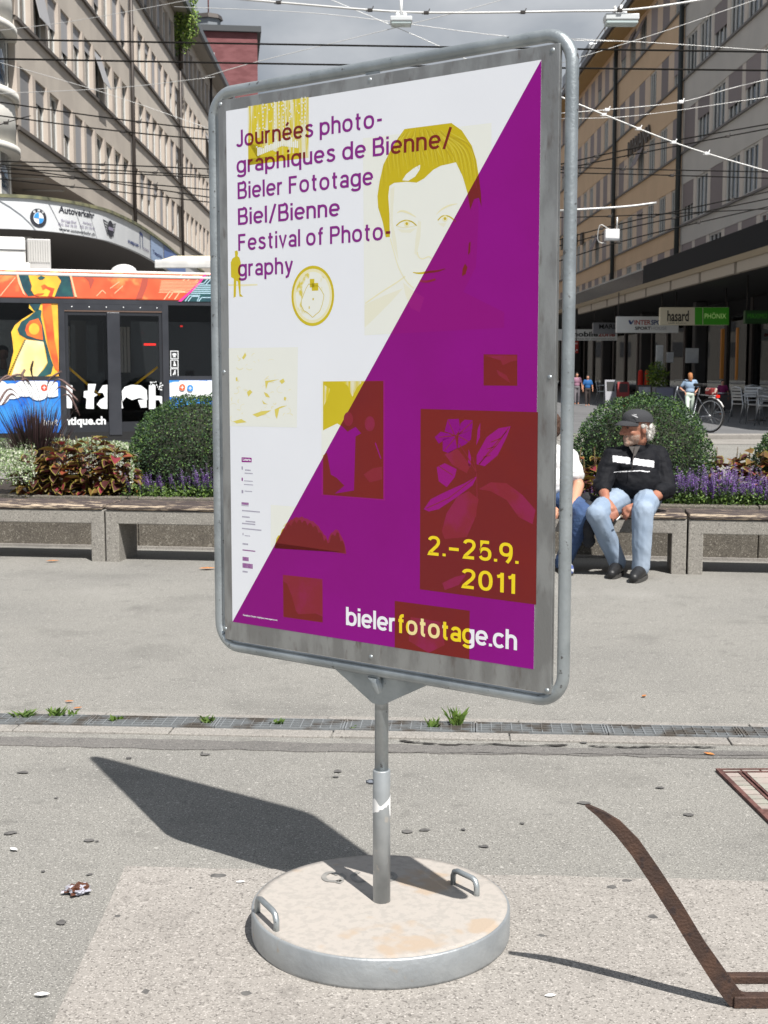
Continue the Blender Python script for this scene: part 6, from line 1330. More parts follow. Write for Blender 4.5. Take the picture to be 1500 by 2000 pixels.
hang_sign('hanging_sign', 'white hanging shop sign reading mobilezone beside the poster frame', 1085, 1206, 643, 665, 62, M_SW, [('mobile', 1114, 1168, 657, 9.5, M_BLK, .03), ('zone', 1168, 1201, 657, 9.5, M_SRED, .03), ('the best for communication', 1116, 1201, 663, 3, M_BLK, .0)])
hang_sign('hanging_sign', 'dark green hanging sign at the right picture edge', 1455, 1520, 606, 632, 40, mat('sign dark green', (.02, .09, .015, 1), .5), [('MAXIMO', 1460, 1498, 622, 10, M_SGN, .0)])
hang_sign('price_sign', 'small red price sign below the mobilezone sign', 1112, 1130, 666, 690, 60, M_SRED, [('3.-', 1118, 1128, 686, 8, M_SW, .02), ('box', 1119, 1128, 672, 4, M_SW, .02)])

# unseen block added at the street's far end to dim shop-glass reflections
fe = thing('unseen_far_block', 'unseen brown block added at the far street end to dim reflections in the shop glass', 'building', (-2, 165, 0))
mb = MB(); mb.box((-45, 0, 0), (45, 14, 19)); mb.build('wall', mat('brown far wall', (.10, .09, .08, 1), .9), fe)
fw = MB(); fw.box((-.7, -.06, 0), (.7, -.002, 1.8)); fw = fw.mesh('window'); fw.materials.append(M_DARKIN)
for i in range(26):
    for j in range(5): link('window', fw, fe, (-42 + i * 3.3, 0, 3 + j * 3.2))
mb = MB(); mb.box((-46, -1, 19.002), (46, 15, 19.5)); mb.build('roof', M_LEDGE, fe)
# ================================================================== people
def P3(px, py, D): return at_y(px, py, D)
def cap_(mb, p0, p1, r0, r1):
    p0, p1 = Vector(p0), Vector(p1); mb.tube([p0, p0.lerp(p1, .33), p0.lerp(p1, .66), p1], [r0, r0 + (r1 - r0) * .33, r0 + (r1 - r0) * .66, r1], 12); mb.ball(p0, r0, sub=2); mb.ball(p1, r1, sub=2)
def chain(mb, pts, rs):
    for i in range(len(pts) - 1): cap_(mb, pts[i], pts[i + 1], rs[i], rs[i + 1])
def ell(mb, c, r, R=None):
    M = Matrix.Translation(Vector(c)) @ (R.to_4x4() if R else Matrix.Identity(4)); mb.ball((0, 0, 0), r, sub=3, M=M)
def remesh(mb, voxel, name, mats, parent, org, smooth=4, fac=.5, paint=None, disp=None):
    me = mb.mesh('tmp'); o = bpy.data.objects.new('tmp', me)
    r = o.modifiers.new('r', 'REMESH'); r.mode = 'VOXEL'; r.voxel_size = voxel
    if smooth: s = o.modifiers.new('s', 'SMOOTH'); s.iterations = smooth; s.factor = fac
    m2 = evaluated_mesh(o); bpy.data.objects.remove(o); bpy.data.meshes.remove(me)
    m2.name = name; m2.materials.clear()
    for m in (mats if isinstance(mats, list) else [mats]): m2.materials.append(m)
    m2.polygons.foreach_set('use_smooth', [True] * len(m2.polygons))
    n_ = len(m2.vertices); cos = [0.0] * (3 * n_); m2.vertices.foreach_get('co', cos); VC = [Vector(cos[3 * i:3 * i + 3]) for i in range(n_)]
    if paint: m2.polygons.foreach_set('material_index', [paint(p.center.copy(), p.normal.copy()) for p in m2.polygons])
    if disp:
        VN = [v.normal.copy() for v in m2.vertices]; VC = [c + n * disp(c) for c, n in zip(VC, VN)]
    m2.vertices.foreach_set('co', [x for c in VC for x in (c - org)])
    m2.update(); return link(name, m2, parent)
def basis(F, U):
    F = Vector(F).normalized(); S_ = F.cross(Vector(U)).normalized(); U = S_.cross(F); return Matrix((F, S_, U)).transposed()   # columns: forward, side(right), up
def hand(mb, wrist, fwd, back, side, curl=.5, ln=.19, spread=.12):
    # wrist point, direction of the fingers, direction of the back of the hand, side=+1 thumb on the (fwd x back) side
    B = basis(fwd, back); w = Vector(wrist); k = ln / .19
    def q(f, s, u): return w + B @ Vector((f, s, u)) * k
    chain(mb, [q(-.02, 0, 0), q(.03, 0, .002), q(.085, 0, .002)], [.026 * k, .03 * k, .026 * k])
    for s in (-.027, -.009, .009, .027): cap_(mb, q(.02, s * .7, 0), q(.088, s, .004), .016 * k, .0125 * k)
    for i, (s, L_) in enumerate(((-.030, .066), (-.0105, .080), (.0095, .076), (.029, .058))):
        s_ = s * side * -1; a = 0; p = q(.088, s_, .003); pts = [p]; r = [.0098, .009, .0085, .0075]
        for j, fr in enumerate((.45, .32, .23)):
            a += curl * (.35, .75, .5)[j] + .05 * i; d = B @ Vector((math.cos(a), spread * s_ / .03 * .5, -math.sin(a))); p = p + d * L_ * fr * k; pts.append(p)
        chain(mb, pts, [x * k for x in r])
    t0 = q(.015, .028 * side, -.004); t1 = q(.055, .052 * side, -.016); t2 = q(.085, .056 * side, -.024 - .02 * curl)
    chain(mb, [q(.0, .015 * side, 0), t0, t1, t2], [.016 * k, .0145 * k, .011 * k, .009 * k])
M_SKIN = mat('skin', S(160, 110, 88), .6, c2=S(146, 94, 76), ns=18, bs=160, bstr=.08); M_SKIN2 = mat('skin pale', S(196, 142, 116), .55)
M_BEARD = mat('grey stubble', S(150, 112, 94), .85, c2=S(172, 152, 138), ns=110, lo=.3, hi=.7); M_WHAIR = mat('white hair', S(205, 202, 196), .8, c2=S(160, 156, 150), ns=50, sc=(1, 1, .3), bs=70, bstr=.8)
M_JACK = mat('black jacket', (0.007, 0.0075, 0.010, 1), .75, spec=.18, bs=14, bstr=.35, bdist=.03); M_JWHITE = mat('jacket white band', (.66, .66, .68, 1), .6); M_CAP = mat('charcoal cap', (0.028, 0.029, 0.033, 1), .85, bs=120, bstr=.2)
M_JEAN = mat('light blue jeans', S(126, 142, 162), .9, c2=S(148, 161, 177), ns=3.2, lo=.4, hi=.65, bs=10, bstr=.4, bdist=.03, spec=.15, sc=(1, 1, .45)); M_JEAN2 = mat('dark blue jeans', S(52, 74, 112), .85, c2=S(70, 94, 132), ns=6, bs=24, bstr=.5, bdist=.02)
M_SHOE = mat('black shoe', (0.013, 0.013, 0.014, 1), .5); M_SOLE = mat('shoe sole', (.05, .048, .045, 1), .8); M_SNEAK = mat('white blue sneaker', (.55, .56, .6, 1), .6, c2=S(60, 84, 150), ns=22, lo=.5, hi=.56); M_TEE = mat('white t-shirt', (.66, .66, .66, 1), .85, bs=16, bstr=.4, bdist=.02)
def seated(px0, mir, label, shirt_m, jean_m, shoe_m, skin_m, sleeve, group=None, cap=True, dD=0.0, look=-1):
    X = lambda px: px0 + mir * (px - 1243)
    Q = lambda px, py, D: P3(X(px), py, D + dD)
    gz = Q(1235, 1120, 8.75); org = Vector((gz.x, gz.y, 0)); t = thing('person', label, 'person', org)
    pel, ch, nk, H = Q(1243, 966, 9.02), Q(1240, 905, 8.98), Q(1243, 866, 8.96), Q(1243, 836, 8.92)
    sh = [Q(1197, 892, 8.95), Q(1288, 890, 9.02)]; el = [Q(1176, 948, 8.88), Q(1304, 955, 8.90)]; wr = [Q(1184, 978, 8.70), Q(1250, 987, 8.64)]
    hp_ = [Q(1216, 970, 8.98), Q(1266, 970, 8.98)]; kn = [Q(1165, 1004, 8.60), Q(1256, 998, 8.54)]; an = [Q(1206, 1096, 8.72), Q(1252, 1106, 8.55)]
    ft_ = [(at_z(X(1210), 1112), at_z(X(1190), 1126)), (at_z(X(1258), 1122), at_z(X(1226), 1141))]
    f = Vector((look * .93, -.36, -.06)); B = basis(f, (0, 0, 1)); h = lambda a, b, c: H + B @ Vector((a, b, c)); S1 = 1 if (B @ Vector((0, 1, 0))).y < 0 else -1
    # ---- skin: head, neck, core, forearms, hands, shins
    mb = MB(); ell(mb, h(-.008, 0, .03), (.098, .077, .088), B); ell(mb, h(.02, 0, -.03), (.074, .062, .085), B); chain(mb, [h(.05, 0, -.085), h(.075, 0, -.095)], [.036, .026]); chain(mb, [h(-.02, 0, -.07), nk, ch], [.058, .062, .07])
    chain(mb, [h(.085, 0, .03), h(.105, 0, -.005), h(.118, 0, -.026)], [.013, .014, .016]); ell(mb, h(.102, 0, -.028), (.016, .021, .012), B); ell(mb, h(.088, 0, -.062), (.016, .026, .007), B); ell(mb, h(.087, 0, -.076), (.014, .024, .007), B)
    for s in (-1, 1):
        ell(mb, h(-.014, s * .076, -.012), (.018, .009, .030), B); ell(mb, h(.078, s * .033, .034), (.016, .026, .011), B); ell(mb, h(.056, s * .042, -.025), (.024, .018, .02), B); ell(mb, h(.079, s * .031, .012), (.010, .014, .009), B)
    chain(mb, [ch, pel], [.06, .06])
    for i in (0, 1):
        chain(mb, [ch, sh[i], el[i]], [.05, .045, .040]); chain(mb, [el[i], el[i].lerp(wr[i], .4), wr[i]], [.040, .038, .028]); chain(mb, [pel, hp_[i], kn[i], an[i]], [.05, .05, .045, .035]); cap_(mb, an[i], ft_[i][0] + Vector((0, 0, .05)), .035, .035)
    d0 = (Q(1196, 1000, 8.62) - wr[0]); hand(mb, wr[0], d0, Vector((mir * -.1, -.55, .8)), 1 * mir, .45)
    d1 = (Q(1222, 1000, 8.60) - wr[1]); hand(mb, wr[1], d1, Vector((mir * .15, -.75, .6)), -1 * mir, 1.0)
    def pf(c, n):
        l = B.transposed() @ (c - H)
        return 1 if (cap and l.x > .012 and l.z < -.042 and l.z > -.125 and abs(l.y) < .075 and (l.x < .10)) else 0
    remesh(mb, .0055, 'body', [skin_m, M_BEARD], t, org, 3, .5, pf)
    for s in (-1, 1): mb = MB(); ell(mb, h(.086, s * .031, .010) - org, (.008, .010, .007), B); mb.build('eye', mat('eye', (.05, .04, .035, 1), .2) if 'eye' not in bpy.data.materials else bpy.data.materials['eye'], t)
    mb = MB(); ell(mb, h(-.02, 0, .02), (.105, .084, .085), B)
    if cap:
        mb = MB(); ell(mb, h(-.072, 0, -.03), (.034, .066, .05), B); ell(mb, h(-.062, S1 * .048, -.045), (.022, .022, .036), B); ell(mb, h(-.088, S1 * .02, -.02), (.022, .04, .034), B); ell(mb, h(-.005, S1 * .075, .018), (.018, .010, .022), B); ell(mb, h(-.075, S1 * .052, .0), (.02, .022, .035), B); ell(mb, h(-.03, S1 * .072, -.005), (.014, .010, .03), B)
        ho = remesh(mb, .006, 'hair', M_WHAIR, t, org, 4, .5, None, lambda c: .005 * mnoise.noise(c * 60)); mb = MB(); VV = [v.co.copy() for v in ho.data.vertices]
        for k in range(900):
            p = random.choice(VV); d = (B @ Vector((-1, S1 * random.uniform(-.2, .6), random.uniform(-1.6, .1)))).normalized(); leaf_quad(mb, p, d, rdir(), random.uniform(.012, .034), .002, 0)
        mb.build('hair_strands', mat('white strand', S(196, 192, 186), .8), ho, kind='stuff')
        mb = MB(); ell(mb, h(.088, 0, -.053), (.009, .030, .006), B); remesh(mb, .004, 'moustache', M_BEARD, t, org, 1, .5, None, lambda c: .003 * mnoise.noise(c * 90))
        mb = MB(); prof = []
        for k in range(9):                                        # crown of the cap
            a = k / 8 * math.pi / 2; prof.append((math.cos(a), math.sin(a)))
        vs = []; n = 28
        for (c_, s_) in prof:
            for j in range(n):
                th = j * 2 * math.pi / n; vs.append(h(-.012 + .112 * c_ * math.cos(th), .090 * c_ * math.sin(th), .042 + (.012 if abs(th - math.pi) < 1 else 0) * 0 + .088 * s_ ** .8 + .010 * math.cos(th) * c_) - org)
        mb.add(vs, [(i * n + j, i * n + (j + 1) % n, (i + 1) * n + (j + 1) % n, (i + 1) * n + j) for i in range(8) for j in range(n)], 0, True)
        cp = mb.build('cap_crown', M_CAP, t); mb = MB(); vs = []; m_ = 13
        for j in range(m_):
            th = -1.15 + 2.3 * j / (m_ - 1); r0 = (.096 * math.cos(th) - .012, .083 * math.sin(th)); ex = .082 * math.cos(th * 1.1) ** .7 if abs(th) < 1.14 else .004
            for (u, dz) in ((0, 0), (.5, -.008), (1, -.026)): vs.append(h(r0[0] + ex * u, r0[1] * (1 + .04 * u), .048 + dz + .012 * (1 - abs(th) ** 2 * .9)) - org)
        fs = [(j * 3 + u, (j + 1) * 3 + u, (j + 1) * 3 + u + 1, j * 3 + u + 1) for j in range(m_ - 1) for u in range(2)]; k_ = len(vs)
        mb.add(vs + [v - Vector((0, 0, .004)) for v in vs], fs + [tuple(x + k_ for x in reversed(q)) for q in fs] + [(j * 3 + 2, (j + 1) * 3 + 2, (j + 1) * 3 + 2 + k_, j * 3 + 2 + k_) for j in range(m_ - 1)], 0, True); mb.build('cap_brim', M_CAP, t)
        mb = MB(); e_ = [(.093, .1), (.1, .12), (.085, .128)]
        lg = stroke([(.02, -.008), (.035, 0), (.075, .012)], [.004, .009, .003]) + stroke([(.03, .012), (.06, .016)], [.006, .002])
        for q in lg: mb.add([h(-.012 + .115 * math.cos(S1 * .9) + .0 - (a - .045) * .6 * 0 + (a - .05) * .55, S1 * (.076 - (a - .05) * .5), .085 + b * 1.0) - org for a, b in q], [(0, 1, 2, 3)])
        mb.build('cap_emblem', M_JWHITE, cp, kind='stuff')
    else:
        mb = MB(); ell(mb, h(-.02, 0, .045), (.105, .085, .075), B); ell(mb, h(-.06, 0, -.0), (.06, .08, .08), B); remesh(mb, .008, 'hair', mat('brown hair', S(70, 48, 36), .8, bs=60, bstr=.6), t, org, 2, .5, None, lambda c: .006 * mnoise.noise(c * 40))
    # ---- jacket / shirt
    mb = MB(); ell(mb, ch.lerp(pel, .08) + Vector((0, .0, 0)), (.185, .125, .155)); ell(mb, ch.lerp(pel, .55) + Vector((0, -.035, 0)), (.175, .15, .15)); ell(mb, pel + Vector((0, .0, .03)), (.19, .15, .10))
    chain(mb, [sh[0], ch.lerp(nk, .55), sh[1]], [.066, .075, .066]); 
    for i in (0, 1):
        e = el[i].lerp(wr[i], .22) if sleeve == 'long' else sh[i].lerp(el[i], .62); rr = [.074, .066, .064, .05] if sleeve == 'long' else [.072, .066, .066, .064]
        pts = [sh[i], sh[i].lerp(el[i], .5), el[i], e] if sleeve == 'long' else [sh[i], sh[i].lerp(el[i], .3), sh[i].lerp(el[i], .5), e]
        chain(mb, pts, rr)
        if sleeve == 'long': chain(mb, [e, el[i].lerp(wr[i], .27)], [.056, .054])
    if sleeve == 'long': chain(mb, [ch.lerp(nk, .75), nk + Vector((0, .015, -.012))], [.082, .066])
    def to_px(c):
        d = c - CAMP; cc, ss = math.cos(PITCH), math.sin(PITCH); dep = d.y * cc - d.z * ss; up = d.y * ss + d.z * cc; return (750 + FPX * d.x / dep, 1000 - FPX * up / dep)
    band_ = lambda c, lo, hi: (lambda q: lo <= q[1] - (q[0] - 1240) * .14 <= hi)(to_px(c))
    def pj(c, n):
        x, y = to_px(c)
        if sleeve != 'long' or n.y > .1: return 0
        if 1197 < x < 1277 and band_(c, 895, 908) and not 1231 < x < 1236: return 1
        if 1199 < x < 1268 and abs(y - (920 + ((x - 1235) / 40) ** 2 * 3)) < .8: return 1
        return 0
    fold = lambda c: .013 * mnoise.noise(Vector((c.x * 9 + c.z * 6, c.y * 9, c.z * 13))) + .005 * mnoise.noise(Vector((c.x * 22, c.y * 22, c.z * 34)))
    jk = remesh(mb, .0048, 'jacket' if sleeve == 'long' else 't_shirt', [shirt_m, M_JWHITE], t, org, 5, .5, pj, fold)
    if sleeve == 'long':
        mb = MB(); a, b, c = Q(1240, 872, 8.86), Q(1236, 900, 8.81), Q(1234, 921, 8.79); mb.tube([p - org for p in (a, b, c)], .0025, 6); mb.build('zip', M_METAL, jk)
        mb = MB(); o_ = [Q(1228, 872, 8.875), Q(1250, 872, 8.875), Q(1240, 892, 8.835)]; mb.prism([p - org for p in o_], (0, .012, 0)); mb.build('undershirt', mat('dark undershirt', S(60, 56, 54), .8), t)
    # ---- jeans
    mb = MB(); ell(mb, pel + Vector((0, -.01, -.02)), (.175, .14, .095))
    for i in (0, 1): chain(mb, [hp_[i] + Vector((0, 0, -.01)), hp_[i].lerp(kn[i], .5), kn[i]], [.096, .088, .074]); chain(mb, [kn[i], kn[i].lerp(an[i], .3), an[i].lerp(kn[i], .12)], [.074, .071, .060]); cap_(mb, an[i].lerp(kn[i], .12), an[i] + Vector((0, 0, -.01)), .060, .062)
    remesh(mb, .0065, 'jeans', jean_m, t, org, 4, .5, None, lambda c: .007 * mnoise.noise(Vector((c.x * 9 + c.z * 5, c.y * 9, c.z * 8))) + .0025 * mnoise.noise(Vector((c.x * 30 + c.z * 20, c.y * 30, c.z * 14))))
    for i in (0, 1):
        a, b = ft_[i]; d = (b - a); d.z = 0; d = d.normalized(); L_ = .27; a0 = Vector((an[i].x, an[i].y, 0)) - d * .06; mb = MB()
        chain(mb, [a0 + d * .03 + Vector((0, 0, .05)), a0 + d * .12 + Vector((0, 0, .052)), a0 + d * .19 + Vector((0, 0, .042)), a0 + d * .245 + Vector((0, 0, .034))], [.042, .044, .044, .033]); chain(mb, [a0 + d * .05 + Vector((0, 0, .05)), an[i]], [.045, .048])
        s = remesh(mb, .006, 'shoe', shoe_m, t, org, 2); mb = MB(); sd_ = Vector((-d.y, d.x, 0)); out = []
        for k in range(24): th = k * 2 * math.pi / 24; out.append(a0 + d * (.115 + .15 * math.cos(th)) + sd_ * .047 * math.copysign(abs(math.sin(th)) ** .7, math.sin(th)) - org + Vector((0, 0, .004)))
        mb.prism(out, (0, 0, .020)); mb.build('sole', M_SOLE, s)
    return t, org, wr, Q
man, morg, mwr, MQ = seated(1243, 1, 'seated man in black jacket and cap with light blue jeans looking left', M_JACK, M_JEAN, M_SHOE, M_SKIN, 'long')
seated(1063, -1, 'seated person in white t-shirt and dark jeans mostly hidden by the poster', M_TEE, M_JEAN2, M_SNEAK, M_SKIN2, 'short', cap=False, dD=.16, look=-1)
mb = MB(); a, b = MQ(1211, 1009, 8.56), MQ(1204, 1016, 8.54); mb.tube([a, b], .0042, 8); tag(mb.build('cigarette', M_PAPER), 'white cigarette held between the fingers of the man in black', 'cigarette')
mb = MB(); c = MQ(1262, 983, 8.60); dd = (mwr[1] - MQ(1304, 955, 8.9)).normalized(); a_ = dd.orthogonal().normalized(); b_ = dd.cross(a_); ctr = mwr[1] - dd * .03
mb.tube([ctr + (a_ * math.cos(i * .524) + b_ * math.sin(i * .524)) * .036 for i in range(12)], .005, 6, closed=True); br = mb.build('bracelet', mat('bracelet', S(170, 176, 196), .4, .4)); tag(br, 'pale bracelet on the wrist of the man in black', 'bracelet')
# black bag between them
bo = P3(1150, 985, 9.0); bag = thing('black_bag', 'black cloth bag hanging over the bench between the two people', 'bag', (bo.x, bo.y, ZS)); B0_ = Vector((bo.x, bo.y, ZS)); mb = MB()
q = lambda x, y, D: P3(x, y, D)
chain(mb, [q(1128, 984, 8.95), q(1148, 978, 8.95), q(1166, 986, 8.93)], [.05, .062, .05]); chain(mb, [q(1148, 990, 8.8), q(1152, 1020, 8.70), q(1150, 1052, 8.70)], [.045, .04, .035]); ell(mb, q(1150, 1058, 8.70), (.045, .03, .04))
remesh(mb, .009, 'bag_body', mat('black cloth', (0.011, 0.012, 0.016, 1), .8, bs=20, bstr=.6, bdist=.03), bag, B0_, 3, .5, None, lambda c: .012 * mnoise.noise(c * 14))
mb = MB(); mb.tube([q(1130, 975, 8.95) - B0_, q(1145, 962, 8.97) - B0_, q(1162, 975, 8.94) - B0_], .008, 6); mb.build('strap', M_JACK, bag)
# ---- people farther away
def standing(px, pyh, pyf, D, label, shirt, legs, skin, hair, pose=0, arms='down', long_hair=False, group=None, yaw=0.0):
    base = at_z(px, pyf); base = Vector((at_y(px, pyf, D).x, D, .11)); H_ = at_y(px, pyh, D).z - .11; t = thing('person', label, 'person', base, yaw, group); k = H_ / 1.7
    v = lambda x, y, z: Vector((x, y, z)) * k
    mb = MB(); ell(mb, v(0, 0, 1.58), (.078 * k, .095 * k, .115 * k)); chain(mb, [v(0, 0, 1.5), v(0, 0, 1.35), v(0, 0, .95)], [.055 * k, .06 * k, .07 * k])
    st = .16 * pose
    for s in (-1, 1):
        e = v(s * .34, .05, 1.14) if arms == 'hips' else v(s * .26, -.02, 1.12); w_ = v(s * .17, -.06, 1.0) if arms == 'hips' else v(s * .27, -.10, .88)
        chain(mb, [v(s * .17, 0, 1.40), e, w_], [.045 * k, .038 * k, .03 * k]); chain(mb, [w_, w_ + v(0, -.03, -.10)], [.032 * k, .022 * k]); chain(mb, [v(s * .09, 0, .9), v(s * .1, s * st * .5 - .02, .48), v(s * .1, s * st, .08)], [.06 * k, .05 * k, .035 * k]); chain(mb, [v(s * .1, s * st + .03, .04), v(s * .1, s * st - .13, .03)], [.035 * k, .03 * k])
    remesh(mb, .016, 'body', skin, t, Vector((0, 0, 0)), 2)
    mb = MB(); ell(mb, v(0, 0, 1.26), (.19 * k, .12 * k, .2 * k)); ell(mb, v(0, 0, 1.06), (.165 * k, .12 * k, .14 * k)); chain(mb, [v(-.16, 0, 1.39), v(.16, 0, 1.39)], [.065 * k, .065 * k])
    for s in (-1, 1): e = v(s * .34, .05, 1.14) if arms == 'hips' else v(s * .26, -.02, 1.12); cap_(mb, v(s * .17, 0, 1.4), v(s * .17, 0, 1.4).lerp(e, .7), .068 * k, .06 * k)
    remesh(mb, .018, 'shirt', shirt, t, Vector((0, 0, 0)), 3)
    mb = MB(); ell(mb, v(0, 0, .93), (.175 * k, .125 * k, .12 * k))
    for s in (-1, 1): chain(mb, [v(s * .09, 0, .88), v(s * .1, s * st * .5 - .02, .48), v(s * .1, s * st, .12)], [.09 * k, .075 * k, .06 * k])
    remesh(mb, .018, 'trousers', legs, t, Vector((0, 0, 0)), 3)
    mb = MB(); ell(mb, v(0, .02, 1.62), (.088 * k, .10 * k, .095 * k))
    if long_hair: ell(mb, v(0, -.05, 1.53), (.085 * k, .07 * k, .13 * k)); ell(mb, v(0, -.06, 1.44), (.06 * k, .05 * k, .10 * k))
    remesh(mb, .016, 'hair', hair, t, Vector((0, 0, 0)), 2); return t
M_TEEB = mat('light blue t-shirt', S(140, 162, 186), .85, bs=14, bstr=.3); M_MINT = mat('pale mint trousers', S(206, 220, 206), .85); M_GINGER = mat('ginger hair', S(160, 104, 62), .7, bs=40, bstr=.5)
standing(1346, 728, 826, 33, 'person with ginger hair in light blue t-shirt walking away hands on hips', M_TEEB, M_MINT, M_SKIN2, M_GINGER, 1, 'hips', True)
M_DHAIR = mat('dark hair', (.03, .02, .016, 1), .7)
standing(1147, 733, 795, 46, 'person in bright blue shirt walking in the arcade shade', mat('blue shirt', S(30, 90, 150), .8), mat('dark shorts', S(52, 44, 42), .8), M_SKIN2, M_DHAIR, 1)
standing(1126, 728, 790, 48, 'person in lilac top beside the blue shirted one', mat('lilac top', S(150, 110, 130), .8), mat('grey trousers', S(110, 105, 110), .8), M_SKIN2, M_DHAIR, .6)
standing(1410, 742, 812, 37, 'person in magenta top at the cafe tables', mat('magenta top', S(130, 30, 90), .8), mat('dark trousers', S(34, 32, 38), .8), M_SKIN2, M_DHAIR, .3)
# passenger in the bus
u, v_ = UB(10, 690); pw = BO + be * u - bnn * .55; pt = thing('bus_passenger', 'passenger with light top seen behind the leftmost bus window', 'person', (pw.x, pw.y, .75)); mb = MB(); ell(mb, (0, 0, v_ - .75), (.08, .09, .11)); chain(mb, [(0, 0, v_ - .85), (0, 0, v_ - 1.0)], [.05, .06]); remesh(mb, .012, 'body', M_SKIN2, pt, Vector((0, 0, 0)), 2)
mb = MB(); ell(mb, (-.02, 0, v_ - 1.22), (.19, .14, .24)); remesh(mb, .015, 'shirt', mat('pale shirt', S(200, 210, 200), .8), pt, Vector((0, 0, 0)), 2); mb = MB(); ell(mb, (-.01, .02, v_ - .70), (.09, .095, .09)); remesh(mb, .012, 'hair', M_DHAIR, pt, Vector((0, 0, 0)), 1)
# ================================================================== bicycle, cafe furniture, boards
M_CHROME = mat('bright aluminium', (.62, .63, .64, 1), .25, .9); M_TYRE = mat('tyre', (.012, .012, .012, 1), .7); M_FRAME = mat('bike frame silver', (.22, .23, .25, 1), .4, .6); M_SHADECH = mat('chair aluminium', (.55, .56, .57, 1), .3, .9)
rw_ = at_z(1386, 856); rw_ = Vector((rw_.x, rw_.y, 0)); BD_ = Vector((-.62, .785, 0)); RW = .345
bk = thing('bicycle', 'silver bicycle with red and white bag behind the saddle beside the boxwood', 'bicycle', (rw_.x, rw_.y, .11), math.atan2(BD_.y, BD_.x))
def wheel(x):
    w = bpy.data.objects.new('wheel', None); COL.objects.link(w); w.parent = bk; w.location = (x, 0, RW)
    c = lambda r: [(r * math.cos(k * .2618), 0, r * math.sin(k * .2618)) for k in range(24)]
    mb = MB(); mb.tube(c(RW - .018), .018, 8, closed=True); mb.build('tyre', M_TYRE, w); mb = MB(); mb.tube(c(RW - .045), .011, 6, closed=True); mb.build('rim', M_CHROME, w)
    mb = MB(); mb.tube([(0, -.045, 0), (0, .045, 0)], .02, 8)
    for k in range(18): a = k * .349; mb.tube([(0, .02 * (-1) ** k, 0), ((RW - .05) * math.cos(a), 0, (RW - .05) * math.sin(a))], .0018, 4)
    mb.build('spokes', M_CHROME, w, kind='stuff')
wheel(0); wheel(1.08)
def bt_(name, pts, r, m): mb = MB(); mb.tube(pts, r, 8); return mb.build(name, m, bk)
bt_('frame', [(0, 0, RW), (.44, 0, .29), (.30, 0, .78), (.86, 0, .84), (.46, 0, .30)], .017, M_FRAME); bt_('seat_stay', [(0, .02, RW), (.32, .01, .72)], .010, M_FRAME); bt_('fork', [(.84, 0, .92), (.93, 0, .60), (1.08, 0, RW)], .016, M_FRAME); bt_('seat_post', [(.30, 0, .76), (.27, 0, .94)], .014, M_CHROME)
mb = MB(); mb.bbox((.14, -.07, .93), (.40, .07, .99), .02); mb.build('saddle', M_TYRE, bk); bt_('handlebar', [(.70, -.28, 1.02), (.82, -.1, 1.05), (.82, .1, 1.05), (.70, .28, 1.02)], .013, M_TYRE)
bt_('rack', [(-.16, 0, .74), (.26, 0, .76)], .012, M_CHROME); bt_('rear_mudguard', [(-.36 * math.cos(t), 0, RW + .37 * math.sin(t)) for t in (.5, .8, 1.1, 1.4, 1.7)], .014, M_BWHITE)
mb = MB(); mb.bbox((-.10, -.10, .76), (.08, .10, .90), .03); mb.build('bag', mat('red bag', S(110, 20, 22), .7, c2=S(170, 160, 150), ns=9, lo=.55, hi=.6), bk); mb = MB(); mb.bbox((-.19, -.05, .70), (-.15, .05, .76), .01); mb.build('rear_light', mat('rear light', (.7, .02, .01, 1), .3), bk)
bt_('crank', [(.44, -.07, .29), (.44, .07, .29)], .05, M_CHROME); bt_('pedal', [(.44, -.09, .29), (.55, -.09, .18), (.55, -.16, .18)], .01, M_CHROME); bt_('kickstand', [(.2, .03, .29), (.1, .18, .01)], .01, M_CHROME)
def make_chair():
    t = thing('cafe_chair', 'x', 'chair'); 
    for s in (-1, 1):
        mb = MB(); mb.tube([(s * .25, -.24, 0), (s * .22, -.2, .45), (s * .25, -.22, .66), (s * .25, .05, .68), (s * .23, .2, .66)], .013, 6); mb.build('front_leg', M_SHADECH, t); mb = MB(); mb.tube([(s * .24, .27, 0), (s * .21, .17, .45), (s * .20, .24, .84)], .013, 6); mb.build('rear_leg', M_SHADECH, t)
    mb = MB(); mb.bbox((-.21, -.21, .44), (.21, .2, .465), .01); mb.build('seat', M_SHADECH, t)
    for i in range(4): mb = MB(); mb.box((-.20, .20 + i * .012, .54 + i * .075), (.20, .212 + i * .012, .59 + i * .075)); mb.build('back_slat', M_SHADECH, t)
    mb = MB(); mb.tube([(-.2, .24, .83), (0, .27, .86), (.2, .24, .83)], .013, 6); mb.build('top_rail', M_SHADECH, t); return t
c0_ = make_chair()
for i, (x, y, D, rz, lb_) in enumerate(((1452, 826, 0, 1.9, 'aluminium cafe chair left of the tables beside the menu board'), (1486, 829, 0, -1.2, 'aluminium cafe chair at the table by the right picture edge'), (1505, 832, 0, .4, 'aluminium cafe chair cut off by the right picture edge'), (1470, 815, 0, 2.8, 'aluminium cafe chair behind the table in the shade'), (1178, 788, 0, 1.2, 'aluminium chair in the arcade left above the boxwood'))):
    p = at_z(x, y, .11); o = c0_ if i == 0 else copy_tree(c0_); o.location = (p.x, p.y, .11); o.rotation_euler = (0, 0, rz); o['label'] = lb_; o['group'] = 'aluminium cafe chairs'
